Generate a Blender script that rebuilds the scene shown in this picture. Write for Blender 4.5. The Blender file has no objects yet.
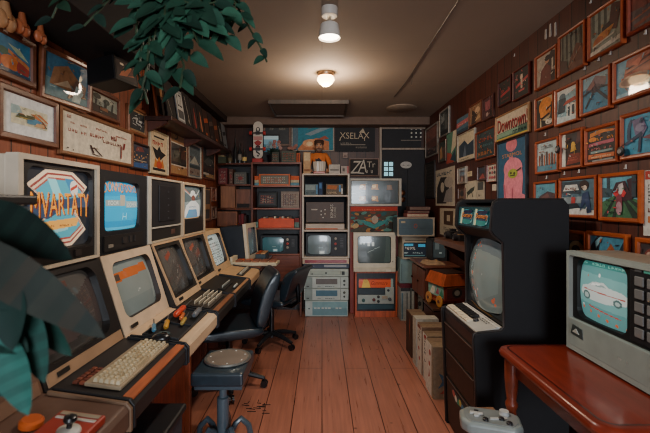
import bpy, bmesh, math, random
from mathutils import Vector, Matrix

random.seed(7)
D = bpy.data
SC = bpy.context.scene
COL = SC.collection
FX, CX, CY, EYE = 400.0, 322.0, 203.5, 1.4      # focal length in pixels, principal point, eye height
XL, XR, YB, ZC = -1.34, 1.364, 5.30, 2.50       # left wall, right wall, back wall, ceiling

def P(px, py, Y):
    return Vector(((px - CX) * Y / FX, Y, EYE - (py - CY) * Y / FX))

def lin(h):
    h = h.lstrip('#')
    out = []
    for i in (0, 2, 4):
        c = int(h[i:i + 2], 16) / 255.0
        out.append(c / 12.92 if c <= 0.04045 else ((c + 0.055) / 1.055) ** 2.4)
    return (out[0], out[1], out[2], 1.0)

# ------------------------------------------------------------------ materials
MATS = {}
def nodes_of(m):
    m.use_nodes = True
    nt = m.node_tree
    return nt, nt.nodes, nt.links, nt.nodes['Principled BSDF']

def setin(b, **kw):
    for k, v in kw.items():
        k = k.replace('_', ' ')
        if k in b.inputs:
            b.inputs[k].default_value = v

def mat(kind):
    """procedural materials whose colour comes from the mesh's own colour attribute, broken up with noise"""
    if kind in MATS:
        return MATS[kind]
    m = D.materials.new(kind)
    nt, N, L, b = nodes_of(m)
    at = N.new('ShaderNodeAttribute'); at.attribute_name = 'Col'
    tc = N.new('ShaderNodeTexCoord')
    nz = N.new('ShaderNodeTexNoise'); nz.inputs['Detail'].default_value = 4
    mp = N.new('ShaderNodeMapping')
    L.new(tc.outputs['Object'], mp.inputs['Vector']); L.new(mp.outputs['Vector'], nz.inputs['Vector'])
    ramp = N.new('ShaderNodeMapRange')
    L.new(nz.outputs['Fac'], ramp.inputs['Value'])
    mix = N.new('ShaderNodeMix'); mix.data_type = 'RGBA'; mix.blend_type = 'MULTIPLY'
    mix.inputs[0].default_value = 1.0
    L.new(at.outputs['Color'], mix.inputs[6]); L.new(ramp.outputs['Result'], mix.inputs[7])
    L.new(mix.outputs[2], b.inputs['Base Color'])
    def noise(scale, lo, hi, stretch=(1, 1, 1)):
        nz.inputs['Scale'].default_value = scale
        mp.inputs['Scale'].default_value = stretch
        ramp.inputs['From Min'].default_value = 0.3; ramp.inputs['From Max'].default_value = 0.7
        ramp.inputs['To Min'].default_value = lo; ramp.inputs['To Max'].default_value = hi
    if kind == 'plastic':
        noise(14, .86, 1.05); setin(b, Roughness=.48, Specular_IOR_Level=.35)
    elif kind == 'satin':
        noise(9, .85, 1.05); setin(b, Roughness=.3, Coat_Weight=.25, Coat_Roughness=.2)
    elif kind == 'matte':
        noise(20, .85, 1.05); setin(b, Roughness=.8)
    elif kind == 'glazed':                                    # print behind picture glass
        noise(42, .72, 1.14); setin(b, Roughness=.6, Coat_Weight=.5, Coat_Roughness=.03)
    elif kind == 'paper':
        noise(38, .8, 1.1); setin(b, Roughness=.75)
    elif kind == 'wood':
        noise(7, .62, 1.12, (5, 5, .7)); setin(b, Roughness=.45)
    elif kind == 'woodx':
        noise(7, .66, 1.1, (.7, 5, 5)); setin(b, Roughness=.4, Coat_Weight=.2, Coat_Roughness=.15)
    elif kind == 'woody':
        noise(7, .66, 1.1, (5, .7, 5)); setin(b, Roughness=.4, Coat_Weight=.15, Coat_Roughness=.2)
    elif kind == 'polished':
        noise(6, .72, 1.08, (5, .8, 5)); setin(b, Roughness=.3, Coat_Weight=.5, Coat_Roughness=.12)
    elif kind == 'metal':
        noise(30, .8, 1.05); setin(b, Metallic=.85, Roughness=.34)
    elif kind == 'leather':
        noise(40, .75, 1.08); setin(b, Roughness=.36, Coat_Weight=.3, Coat_Roughness=.25)
        bp = N.new('ShaderNodeBump'); bp.inputs['Strength'].default_value = .12
        L.new(nz.outputs['Fac'], bp.inputs['Height']); L.new(bp.outputs['Normal'], b.inputs['Normal'])
    elif kind == 'leaf':
        noise(18, .7, 1.15); setin(b, Roughness=.6, Specular_IOR_Level=.2)
    elif kind == 'screen_faint_glow':
        noise(3, .93, 1.03); setin(b, Roughness=.25, Coat_Weight=.7, Coat_Roughness=.06)
        L.new(mix.outputs[2], b.inputs['Emission Color']); setin(b, Emission_Strength=.10)  # weak glow added to the colour, on switched-off screens too
    elif kind == 'screen_dim':
        noise(3, .93, 1.03); setin(b, Roughness=.25, Coat_Weight=.5, Coat_Roughness=.06)
        L.new(mix.outputs[2], b.inputs['Emission Color']); setin(b, Emission_Strength=.30)
    elif kind == 'screen_on':
        noise(3, .95, 1.03); setin(b, Roughness=.3, Coat_Weight=.4, Coat_Roughness=.06)
        L.new(mix.outputs[2], b.inputs['Emission Color']); setin(b, Emission_Strength=.42)
    elif kind == 'lamp':
        noise(3, .97, 1.0); setin(b, Roughness=.4)
        L.new(mix.outputs[2], b.inputs['Emission Color']); setin(b, Emission_Strength=9.0)
    MATS[kind] = m
    return m

# ------------------------------------------------------------------ text outlines
_TX = {}
def text_mesh(s):
    if s in _TX:
        return _TX[s]
    cu = D.curves.new('lettering', 'FONT'); cu.body = s; cu.resolution_u = 3
    ob = D.objects.new('lettering', cu)
    COL.objects.link(ob)
    bpy.context.view_layer.update()
    me = D.meshes.new_from_object(ob.evaluated_get(bpy.context.evaluated_depsgraph_get()))
    vs = [(v.co.x, v.co.y) for v in me.vertices]
    fs = [tuple(p.vertices) for p in me.polygons]
    D.objects.remove(ob); D.curves.remove(cu); D.meshes.remove(me)
    x0 = min(v[0] for v in vs); x1 = max(v[0] for v in vs)
    y0 = min(v[1] for v in vs); y1 = max(v[1] for v in vs)
    vs = [((x - x0) / (x1 - x0), (y - y0) / (y1 - y0)) for x, y in vs]
    _TX[s] = (vs, fs, (x1 - x0) / (y1 - y0))
    return _TX[s]

# ------------------------------------------------------------------ flat art: a list of coloured shapes in a unit square
def r(c, x0, y0, x1, y1): return (c, [[(x0, y0), (x1, y0), (x1, y1), (x0, y1)]])
def p(c, *pts): return (c, [list(pts)])
def e(c, cx, cy, rx, ry=None, n=20, rot=0):
    ry = rx if ry is None else ry
    pts = []
    for i in range(n):
        a = 2 * math.pi * i / n
        x, y = rx * math.cos(a), ry * math.sin(a)
        pts.append((cx + x * math.cos(rot) - y * math.sin(rot), cy + x * math.sin(rot) + y * math.cos(rot)))
    return (c, [pts])
def ln(c, x0, y0, x1, y1, w):
    dx, dy = x1 - x0, y1 - y0
    l = math.hypot(dx, dy) or 1
    nx, ny = -dy / l * w / 2, dx / l * w / 2
    return (c, [[(x0 + nx, y0 + ny), (x0 - nx, y0 - ny), (x1 - nx, y1 - ny), (x1 + nx, y1 + ny)]])
def tx(c, s, x0, y0, x1, y1, arc=0.0, slant=0.0, taper=0.0):
    vs, fs, asp = text_mesh(s)
    def f(x, y):
        k = 1 + taper * abs(2 * x - 1)
        yy = y0 + (y1 - y0) * (.5 + (y - .5) * k) + arc * (1 - (2 * x - 1) ** 2)
        return (x0 + (x1 - x0) * x + slant * (y - .5), yy)
    return (c, [[f(*vs[i]) for i in q] for q in fs])
def gl(c, x0, y0, x1, y1, n, rows=1, seed=1):
    """small letter-like marks in rows, for printing too small to read"""
    rnd = random.Random(seed)
    out = []
    rh = (y1 - y0) / rows
    for k in range(rows):
        cw = (x1 - x0) / n
        for i in range(n):
            if rnd.random() < .14: continue
            bx, by = x0 + i * cw, y0 + k * rh
            w, h = cw * .72, rh * .62
            out.append([(bx, by), (bx + w * .3, by), (bx + w * .3, by + h), (bx, by + h)])
            s = rnd.choice((0, .38, .7))
            out.append([(bx, by + h * s), (bx + w, by + h * s), (bx + w, by + h * (s + .3)), (bx, by + h * (s + .3))])
            if rnd.random() < .6:
                out.append([(bx + w * .7, by), (bx + w, by), (bx + w, by + h), (bx + w * .7, by + h)])
    return (c, out)

def clip_poly(pts):
    for ax, lim, sg in ((0, 0, 1), (0, 1, -1), (1, 0, 1), (1, 1, -1)):
        out = []
        for i in range(len(pts)):
            a, b = pts[i], pts[(i + 1) % len(pts)]
            ia, ib = (a[ax] - lim) * sg >= 0, (b[ax] - lim) * sg >= 0
            if ia: out.append(a)
            if ia != ib:
                t = (lim - a[ax]) / (b[ax] - a[ax])
                out.append((a[0] + (b[0] - a[0]) * t, a[1] + (b[1] - a[1]) * t))
        pts = out
        if not pts: return []
    return pts

# ------------------------------------------------------------------ mesh builder
class MB:
    def __init__(s, M=None):
        s.v, s.f, s.c, s.M = [], [], [], (M or Matrix())
    def add(s, pts, faces, col):
        o = len(s.v)
        s.v += [s.M @ Vector(q) for q in pts]
        for q in faces:
            s.f.append(tuple(o + i for i in q)); s.c.append(col)
        return s
    def quad(s, a, b, c, d, col):
        return s.add([a, b, c, d], [(0, 1, 2, 3)], col)
    def box(s, x0, x1, y0, y1, z0, z1, col):
        q = [(x0, y0, z0), (x1, y0, z0), (x1, y1, z0), (x0, y1, z0), (x0, y0, z1), (x1, y0, z1), (x1, y1, z1), (x0, y1, z1)]
        return s.add(q, [(3, 2, 1, 0), (4, 5, 6, 7), (0, 1, 5, 4), (1, 2, 6, 5), (2, 3, 7, 6), (3, 0, 4, 7)], col)
    def taper(s, x0, x1, y0, y1, z0, z1, k, col, cx=None, cy=None):
        """box whose top face is scaled by k"""
        cx = (x0 + x1) / 2 if cx is None else cx; cy = (y0 + y1) / 2 if cy is None else cy
        f = lambda x, y: (cx + (x - cx) * k, cy + (y - cy) * k, z1)
        q = [(x0, y0, z0), (x1, y0, z0), (x1, y1, z0), (x0, y1, z0), f(x0, y0), f(x1, y0), f(x1, y1), f(x0, y1)]
        return s.add(q, [(3, 2, 1, 0), (4, 5, 6, 7), (0, 1, 5, 4), (1, 2, 6, 5), (2, 3, 7, 6), (3, 0, 4, 7)], col)
    def prism(s, prof, axis, a0, a1, col):
        """2-D profile pushed along an axis (profile in the other two axes, in xyz order)"""
        def mk(u, v, a):
            return {'x': (a, u, v), 'y': (u, a, v), 'z': (u, v, a)}[axis]
        n = len(prof)
        pts = [mk(u, v, a0) for u, v in prof] + [mk(u, v, a1) for u, v in prof]
        fs = [tuple(range(n)), tuple(range(2 * n - 1, n - 1, -1))]
        fs += [(i, i + n, (i + 1) % n + n, (i + 1) % n) for i in range(n)]
        return s.add(pts, fs, col)
    def lathe(s, prof, org, axis=(0, 0, 1), n=20, col='#888888', cap=True):
        ax = Vector(axis).normalized()
        t = Vector((1, 0, 0)) if abs(ax.x) < .9 else Vector((0, 1, 0))
        u = ax.cross(t).normalized(); w = ax.cross(u)
        pts = []
        for rr, h in prof:
            for i in range(n):
                a = 2 * math.pi * i / n
                pts.append(Vector(org) + ax * h + (u * math.cos(a) + w * math.sin(a)) * rr)
        fs = []
        for k in range(len(prof) - 1):
            for i in range(n):
                j = (i + 1) % n
                fs.append((k * n + i, k * n + j, (k + 1) * n + j, (k + 1) * n + i))
        if cap:
            fs.append(tuple(range(n - 1, -1, -1)))
            fs.append(tuple((len(prof) - 1) * n + i for i in range(n)))
        return s.add(pts, fs, col)
    def cyl(s, a, b, r0, r1=None, n=16, col='#888888'):
        a, b = Vector(a), Vector(b)
        r1 = r0 if r1 is None else r1
        return s.lathe([(r0, 0), (r1, (b - a).length)], a, b - a, n, col)
    def ball(s, c, rx, ry=None, rz=None, n=14, col='#888888'):
        ry = rx if ry is None else ry; rz = rx if rz is None else rz
        m = n // 2
        pts, fs = [], []
        for k in range(m + 1):
            t = math.pi * k / m
            for i in range(n):
                a = 2 * math.pi * i / n
                pts.append((c[0] + rx * math.sin(t) * math.cos(a), c[1] + ry * math.sin(t) * math.sin(a), c[2] - rz * math.cos(t)))
        for k in range(m):
            for i in range(n):
                j = (i + 1) % n
                fs.append((k * n + i, k * n + j, (k + 1) * n + j, (k + 1) * n + i))
        return s.add(pts, fs, col)
    def tube(s, pts, rad, n=8, col='#888888'):
        pts = [Vector(q) for q in pts]
        rads = rad if isinstance(rad, (list, tuple)) else [rad] * len(pts)
        ring = []
        up = None
        for i, q in enumerate(pts):
            d = (pts[min(i + 1, len(pts) - 1)] - pts[max(i - 1, 0)]).normalized()
            if up is None:
                up = Vector((0, 0, 1)) if abs(d.z) < .9 else Vector((1, 0, 0))
            u = d.cross(up).normalized(); w = u.cross(d).normalized(); up = w
            for k in range(n):
                a = 2 * math.pi * k / n
                ring.append(q + (u * math.cos(a) + w * math.sin(a)) * rads[i])
        fs = []
        for i in range(len(pts) - 1):
            for k in range(n):
                j = (k + 1) % n
                fs.append((i * n + k, i * n + j, (i + 1) * n + j, (i + 1) * n + k))
        fs.append(tuple(range(n - 1, -1, -1))); fs.append(tuple((len(pts) - 1) * n + k for k in range(n)))
        return s.add(ring, fs, col)
    def art(s, w, h, ops, x=0, y=0, z=0, eps=.0005):
        """flat art on a w by h rectangle whose lower left corner is (x, y, z), facing local +z"""
        for k, (c, polys) in enumerate(ops):
            for q in polys:
                q = clip_poly(q)
                if len(q) < 3: continue
                area = sum(q[i][0] * q[(i + 1) % len(q)][1] - q[(i + 1) % len(q)][0] * q[i][1] for i in range(len(q)))
                if abs(area) < 1e-7: continue
                if area < 0: q = q[::-1]
                s.add([(x + a * w, y + b * h, z + eps * k) for a, b in q], [tuple(range(len(q)))], c)
        return s
    def ring(s, w, h, rect, rad, col, inner=None, recess=.03, thick=.03, n=6, ex=2.0):
        """front bezel: a w by h face with a rounded opening, its outer walls and its recessed inner walls; face at z=0"""
        inner = inner or col
        x0, y0, x1, y1 = rect
        ins, outs = [], []
        for cx, cy, ox, oy, a0 in ((x1 - rad, y1 - rad, w, h, 0), (x0 + rad, y1 - rad, 0, h, 90), (x0 + rad, y0 + rad, 0, 0, 180), (x1 - rad, y0 + rad, w, 0, 270)):
            for i in range(n + 1):
                a = math.radians(a0 + 90 * i / n)
                ins.append((cx + rad * math.cos(a), cy + rad * math.sin(a)))
                t = 2 * i / n
                outs.append((ox, oy))
                # slide along the outer edge so faces stay well shaped
                q = ins[-1]
                if i == 0: outs[-1] = (ox, q[1]) if a0 in (0, 180) else (q[0], oy)
                elif i == n: outs[-1] = (q[0], oy) if a0 in (0, 180) else (ox, q[1])
        N = len(ins)
        pts = [(a, b, 0) for a, b in outs] + [(a, b, 0) for a, b in ins]
        fs = [(i, (i + 1) % N, N + (i + 1) % N, N + i) for i in range(N)]
        s.add(pts, fs, col)
        cxm, cym = (x0 + x1) / 2, (y0 + y1) / 2
        pts = [(a, b, 0) for a, b in ins] + [(cxm + (a - cxm) * .97, cym + (b - cym) * .97, -recess) for a, b in ins]
        s.add(pts, [(i, (i + 1) % N, N + (i + 1) % N, N + i) for i in range(N)], inner)
        pts = [(a, b, -thick) for a, b in outs] + [(a, b, 0) for a, b in outs]
        s.add(pts, [(i, (i + 1) % N, N + (i + 1) % N, N + i) for i in range(N)], col)
        return s
    def screen(s, rect, z, bulge, ops, nx=48, ny=40, base='#5a6666', barrel=.035):
        """bulging picture tube face; ops are drawn cell by cell into its grid"""
        grid = [[base] * nx for _ in range(ny)]
        for c, polys in ops:
            for q in polys:
                q = clip_poly(q)
                if len(q) < 3: continue
                ys0 = max(0, int(min(b for a, b in q) * ny)); ys1 = min(ny - 1, int(max(b for a, b in q) * ny))
                for j in range(ys0, ys1 + 1):
                    yy = (j + .5) / ny
                    xs = []
                    for i in range(len(q)):
                        (ax, ay), (bx, by) = q[i], q[(i + 1) % len(q)]
                        if (ay <= yy) != (by <= yy):
                            xs.append(ax + (yy - ay) * (bx - ax) / (by - ay))
                    xs.sort()
                    for k in range(0, len(xs) - 1, 2):
                        for i in range(max(0, math.ceil(xs[k] * nx - .5)), min(nx - 1, math.floor(xs[k + 1] * nx - .5)) + 1):
                            grid[j][i] = c
        x0, y0, x1, y1 = rect
        pts, fs = [], []
        for j in range(ny + 1):
            for i in range(nx + 1):
                u, v = 2 * i / nx - 1, 2 * j / ny - 1
                x = (x0 + x1) / 2 + (x1 - x0) / 2 * u * (1 - barrel * v * v)
                y = (y0 + y1) / 2 + (y1 - y0) / 2 * v * (1 - barrel * u * u)
                pts.append((x, y, z + bulge * (1 - .5 * u * u - .5 * v * v)))
        o = len(s.v)
        s.v += [s.M @ Vector(q) for q in pts]
        for j in range(ny):
            for i in range(nx):
                a = o + j * (nx + 1) + i
                s.f.append((a, a + 1, a + nx + 2, a + nx + 1)); s.c.append(grid[j][i])
        return s
    def build(s, name, kind, parent=None, bevel=0, smooth=False, seg=2):
        me = D.meshes.new(name)
        org = Vector()
        q = parent
        while q is not None:
            org += q.location; q = q.parent
        base = Vector()
        if parent is None:      # a thing that is one mesh gets its origin at its base
            lo = [min(v[i] for v in s.v) for i in range(3)]; hi = [max(v[i] for v in s.v) for i in range(3)]
            base = Vector(((lo[0] + hi[0]) / 2, (lo[1] + hi[1]) / 2, lo[2]))
        me.from_pydata([tuple(v - org - base) for v in s.v], [], s.f)
        at = me.color_attributes.new('Col', 'FLOAT_COLOR', 'CORNER')
        cache = {}
        buf = []
        for poly, c in zip(me.polygons, s.c):
            if c not in cache: cache[c] = lin(c)
            buf.extend(cache[c] * poly.loop_total)
        at.data.foreach_set('color', buf)
        me.materials.append(mat(kind) if isinstance(kind, str) else kind)
        if smooth:
            me.polygons.foreach_set('use_smooth', [True] * len(me.polygons))
            me.set_sharp_from_angle(angle=math.radians(40))
        me.update()
        o = D.objects.new(name, me)
        COL.objects.link(o)
        o.location = base
        if parent is not None: o.parent = parent
        if bevel:
            b = o.modifiers.new('edge', 'BEVEL'); b.width = bevel; b.segments = seg
            b.limit_method = 'ANGLE'; b.angle_limit = math.radians(40)
        return o

def tag(o, label, cat=None, group=None, kind=None):
    if label: o['label'] = label
    if cat: o['category'] = cat
    if group: o['group'] = group
    if kind: o['kind'] = kind
    return o

def thing(name, label, cat, loc, group=None):
    o = D.objects.new(name, None); COL.objects.link(o)
    o.empty_display_size = .05
    o.location = Vector(loc)
    return tag(o, label, cat, group)

def copy_tree(o, label=None, loc=None, parent=None):
    c = o.copy(); COL.objects.link(c)
    if parent is not None: c.parent = parent
    if label: c['label'] = label
    if loc is not None: c.location = loc
    for ch in [x for x in D.objects if x.parent == o]:
        copy_tree(ch, parent=c)
    return c

def frame(O, U, V):
    """matrix of a local frame: x along U, y along V, z out of the face"""
    U = Vector(U).normalized(); V = Vector(V).normalized(); n = U.cross(V)
    M = Matrix(((U.x, V.x, n.x, O[0]), (U.y, V.y, n.y, O[1]), (U.z, V.z, n.z, O[2]), (0, 0, 0, 1)))
    return M
def face_right(x, y0, z):   return frame((x, y0, z), (0, 1, 0), (0, 0, 1))      # a face looking along +X, left edge near
def face_left(x, y1, z):    return frame((x, y1, z), (0, -1, 0), (0, 0, 1))     # a face looking along -X, left edge far
def face_front(x0, y, z):   return frame((x0, y, z), (1, 0, 0), (0, 0, 1))      # a face looking along -Y

# ------------------------------------------------------------------ the room
def room_mat(name, build):
    m = D.materials.new(name); nt, N, L, b = nodes_of(m); build(N, L, b); return m

def sep_pos(N, L):
    g = N.new('ShaderNodeNewGeometry'); s = N.new('ShaderNodeSeparateXYZ'); L.new(g.outputs['Position'], s.inputs[0]); return s

def floor_nodes(N, L, b):
    s = sep_pos(N, L)
    c = N.new('ShaderNodeCombineXYZ'); L.new(s.outputs['Y'], c.inputs[0]); L.new(s.outputs['X'], c.inputs[1])
    br = N.new('ShaderNodeTexBrick'); L.new(c.outputs[0], br.inputs['Vector'])
    br.offset = .37; br.inputs['Scale'].default_value = 1; br.inputs['Brick Width'].default_value = 3.4
    br.inputs['Row Height'].default_value = .195; br.inputs['Mortar Size'].default_value = .0035; br.inputs['Mortar Smooth'].default_value = .3
    br.inputs['Color1'].default_value = lin('#b4745f'); br.inputs['Color2'].default_value = lin('#a56954'); br.inputs['Mortar'].default_value = lin('#4a2216')
    mp = N.new('ShaderNodeMapping'); L.new(c.outputs[0], mp.inputs[0]); mp.inputs['Scale'].default_value = (1.2, 22, 1)
    nz = N.new('ShaderNodeTexNoise'); nz.inputs['Scale'].default_value = 2.2; nz.inputs['Detail'].default_value = 6; L.new(mp.outputs[0], nz.inputs['Vector'])
    rp = N.new('ShaderNodeMapRange'); rp.inputs['From Min'].default_value = .25; rp.inputs['From Max'].default_value = .75
    rp.inputs['To Min'].default_value = .74; rp.inputs['To Max'].default_value = 1.12; L.new(nz.outputs['Fac'], rp.inputs[0])
    mx = N.new('ShaderNodeMix'); mx.data_type = 'RGBA'; mx.blend_type = 'MULTIPLY'; mx.inputs[0].default_value = 1
    L.new(br.outputs['Color'], mx.inputs[6]); L.new(rp.outputs[0], mx.inputs[7])
    # knots and worn specks
    vo = N.new('ShaderNodeTexVoronoi'); vo.inputs['Scale'].default_value = 4.6; L.new(c.outputs[0], vo.inputs['Vector'])
    kr = N.new('ShaderNodeMapRange'); kr.inputs['From Min'].default_value = .035; kr.inputs['From Max'].default_value = .07
    kr.inputs['To Min'].default_value = .38; kr.inputs['To Max'].default_value = 1; L.new(vo.outputs['Distance'], kr.inputs[0])
    m2 = N.new('ShaderNodeMix'); m2.data_type = 'RGBA'; m2.blend_type = 'MULTIPLY'; m2.inputs[0].default_value = 1
    L.new(mx.outputs[2], m2.inputs[6]); L.new(kr.outputs[0], m2.inputs[7])
    n2 = N.new('ShaderNodeTexNoise'); n2.inputs['Scale'].default_value = 1.4; n2.inputs['Detail'].default_value = 3; L.new(c.outputs[0], n2.inputs['Vector'])
    r2 = N.new('ShaderNodeMapRange'); r2.inputs['From Min'].default_value = .3; r2.inputs['From Max'].default_value = .7
    r2.inputs['To Min'].default_value = .82; r2.inputs['To Max'].default_value = 1.08; L.new(n2.outputs['Fac'], r2.inputs[0])
    m3 = N.new('ShaderNodeMix'); m3.data_type = 'RGBA'; m3.blend_type = 'MULTIPLY'; m3.inputs[0].default_value = 1
    L.new(m2.outputs[2], m3.inputs[6]); L.new(r2.outputs[0], m3.inputs[7])
    L.new(m3.outputs[2], b.inputs['Base Color'])
    rr = N.new('ShaderNodeMapRange'); rr.inputs['To Min'].default_value = .2; rr.inputs['To Max'].default_value = .42; L.new(nz.outputs['Fac'], rr.inputs[0])
    L.new(rr.outputs[0], b.inputs['Roughness'])
    bp = N.new('ShaderNodeBump'); bp.inputs['Strength'].default_value = .25; bp.inputs['Distance'].default_value = .004
    L.new(br.outputs['Fac'], bp.inputs['Height']); bp.invert = True; L.new(bp.outputs[0], b.inputs['Normal'])

def panel_nodes(axis, c1, c2, gap):
    def f(N, L, b):
        s = sep_pos(N, L)
        c = N.new('ShaderNodeCombineXYZ'); L.new(s.outputs['Z'], c.inputs[0]); L.new(s.outputs[axis], c.inputs[1])
        br = N.new('ShaderNodeTexBrick'); L.new(c.outputs[0], br.inputs['Vector'])
        br.offset = 0; br.inputs['Scale'].default_value = 1; br.inputs['Brick Width'].default_value = 9
        br.inputs['Row Height'].default_value = .115; br.inputs['Mortar Size'].default_value = .004
        br.inputs['Color1'].default_value = lin(c1); br.inputs['Color2'].default_value = lin(c2); br.inputs['Mortar'].default_value = lin(gap)
        mp = N.new('ShaderNodeMapping'); L.new(c.outputs[0], mp.inputs[0]); mp.inputs['Scale'].default_value = (1.5, 26, 1)
        nz = N.new('ShaderNodeTexNoise'); nz.inputs['Scale'].default_value = 2; nz.inputs['Detail'].default_value = 5; L.new(mp.outputs[0], nz.inputs['Vector'])
        rp = N.new('ShaderNodeMapRange'); rp.inputs['From Min'].default_value = .25; rp.inputs['From Max'].default_value = .75
        rp.inputs['To Min'].default_value = .6; rp.inputs['To Max'].default_value = 1.15; L.new(nz.outputs['Fac'], rp.inputs[0])
        mx = N.new('ShaderNodeMix'); mx.data_type = 'RGBA'; mx.blend_type = 'MULTIPLY'; mx.inputs[0].default_value = 1
        L.new(br.outputs['Color'], mx.inputs[6]); L.new(rp.outputs[0], mx.inputs[7]); L.new(mx.outputs[2], b.inputs['Base Color'])
        b.inputs['Roughness'].default_value = .5
        bp = N.new('ShaderNodeBump'); bp.inputs['Strength'].default_value = .4; bp.inputs['Distance'].default_value = .005
        L.new(br.outputs['Fac'], bp.inputs['Height']); bp.invert = True; L.new(bp.outputs[0], b.inputs['Normal'])
    return f

def ceil_nodes(N, L, b):
    s = sep_pos(N, L)
    c = N.new('ShaderNodeCombineXYZ'); L.new(s.outputs['X'], c.inputs[0]); L.new(s.outputs['Y'], c.inputs[1])
    br = N.new('ShaderNodeTexBrick'); L.new(c.outputs[0], br.inputs['Vector'])
    br.offset = .5; br.inputs['Scale'].default_value = 1; br.inputs['Brick Width'].default_value = 2.9; br.inputs['Row Height'].default_value = .72
    br.inputs['Mortar Size'].default_value = .004
    br.inputs['Color1'].default_value = lin('#968878'); br.inputs['Color2'].default_value = lin('#918375'); br.inputs['Mortar'].default_value = lin('#87796c')
    nz = N.new('ShaderNodeTexNoise'); nz.inputs['Scale'].default_value = 1.3; nz.inputs['Detail'].default_value = 5; L.new(c.outputs[0], nz.inputs['Vector'])
    rp = N.new('ShaderNodeMapRange'); rp.inputs['From Min'].default_value = .3; rp.inputs['From Max'].default_value = .7
    rp.inputs['To Min'].default_value = .9; rp.inputs['To Max'].default_value = 1.03; L.new(nz.outputs['Fac'], rp.inputs[0])
    mx = N.new('ShaderNodeMix'); mx.data_type = 'RGBA'; mx.blend_type = 'MULTIPLY'; mx.inputs[0].default_value = 1
    L.new(br.outputs['Color'], mx.inputs[6]); L.new(rp.outputs[0], mx.inputs[7]); L.new(mx.outputs[2], b.inputs['Base Color'])
    b.inputs['Roughness'].default_value = .85

Y0R = -3.8
def slab(name, x0, x1, y0, y1, z0, z1, m, label):
    o = MB().box(x0, x1, y0, y1, z0, z1, '#808080').build(name, m)
    return tag(o, label, 'room', None, 'structure')
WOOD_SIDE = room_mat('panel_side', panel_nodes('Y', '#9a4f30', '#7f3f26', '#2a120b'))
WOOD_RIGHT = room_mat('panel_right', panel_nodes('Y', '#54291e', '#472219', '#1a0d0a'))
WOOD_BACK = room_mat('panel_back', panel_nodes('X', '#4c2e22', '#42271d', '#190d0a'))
slab('floor', XL - .1, XR + .1, Y0R, YB + .1, -.08, 0, room_mat('floor_boards', floor_nodes), 'worn orange-brown wooden plank floor')
slab('ceiling', XL - .1, XR + .1, Y0R, YB + .1, ZC, ZC + .08, room_mat('ceiling_board', ceil_nodes), 'plain tan ceiling with faint board seams')
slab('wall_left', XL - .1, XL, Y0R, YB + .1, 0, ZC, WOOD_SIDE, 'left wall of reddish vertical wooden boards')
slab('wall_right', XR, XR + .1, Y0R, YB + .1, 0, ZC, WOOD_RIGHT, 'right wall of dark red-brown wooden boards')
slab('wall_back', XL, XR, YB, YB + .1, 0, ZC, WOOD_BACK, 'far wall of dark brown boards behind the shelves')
def struct_box(name, x0, x1, y0, y1, z0, z1, c, kind, label, bevel=.004):
    o = MB().box(x0, x1, y0, y1, z0, z1, c).build(name, kind, bevel=bevel)
    return tag(o, label, 'room', None, 'structure')
struct_box('trim_1', XL, XR, 5.06, YB, 2.40, ZC, '#6e5a4e', 'matte', 'boxed brown beam across the top of the far wall')
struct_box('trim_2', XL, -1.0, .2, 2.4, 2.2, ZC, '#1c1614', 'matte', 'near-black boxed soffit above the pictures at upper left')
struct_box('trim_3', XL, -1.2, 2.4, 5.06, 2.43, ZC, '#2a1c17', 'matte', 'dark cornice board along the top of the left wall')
# ------------------------------------------------------------------ pictures on the walls
ORANGE, REDF, DARKF, TANF, BRNF, GREYF = '#a34a22', '#7a3520', '#2e1d18', '#b08a5c', '#6e3a22', '#8d8a84'

def wall_rect(side, xl, xr, yt, yb, d):
    """a rectangle on a side wall measured where the photo shows it; yt, yb belong to its near edge"""
    c = (XR - d) if side == 'R' else (XL + d)
    near, far = (xr, xl) if side == 'R' else (xl, xr)
    Yn, Yf = FX * c / (near - CX), FX * c / (far - CX)
    Yf = min(Yf, YB - .01)
    zt, zb = EYE - (yt - CY) * Yn / FX, EYE - (yb - CY) * Yn / FX
    return c, Yn, Yf, zb, zt

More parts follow.
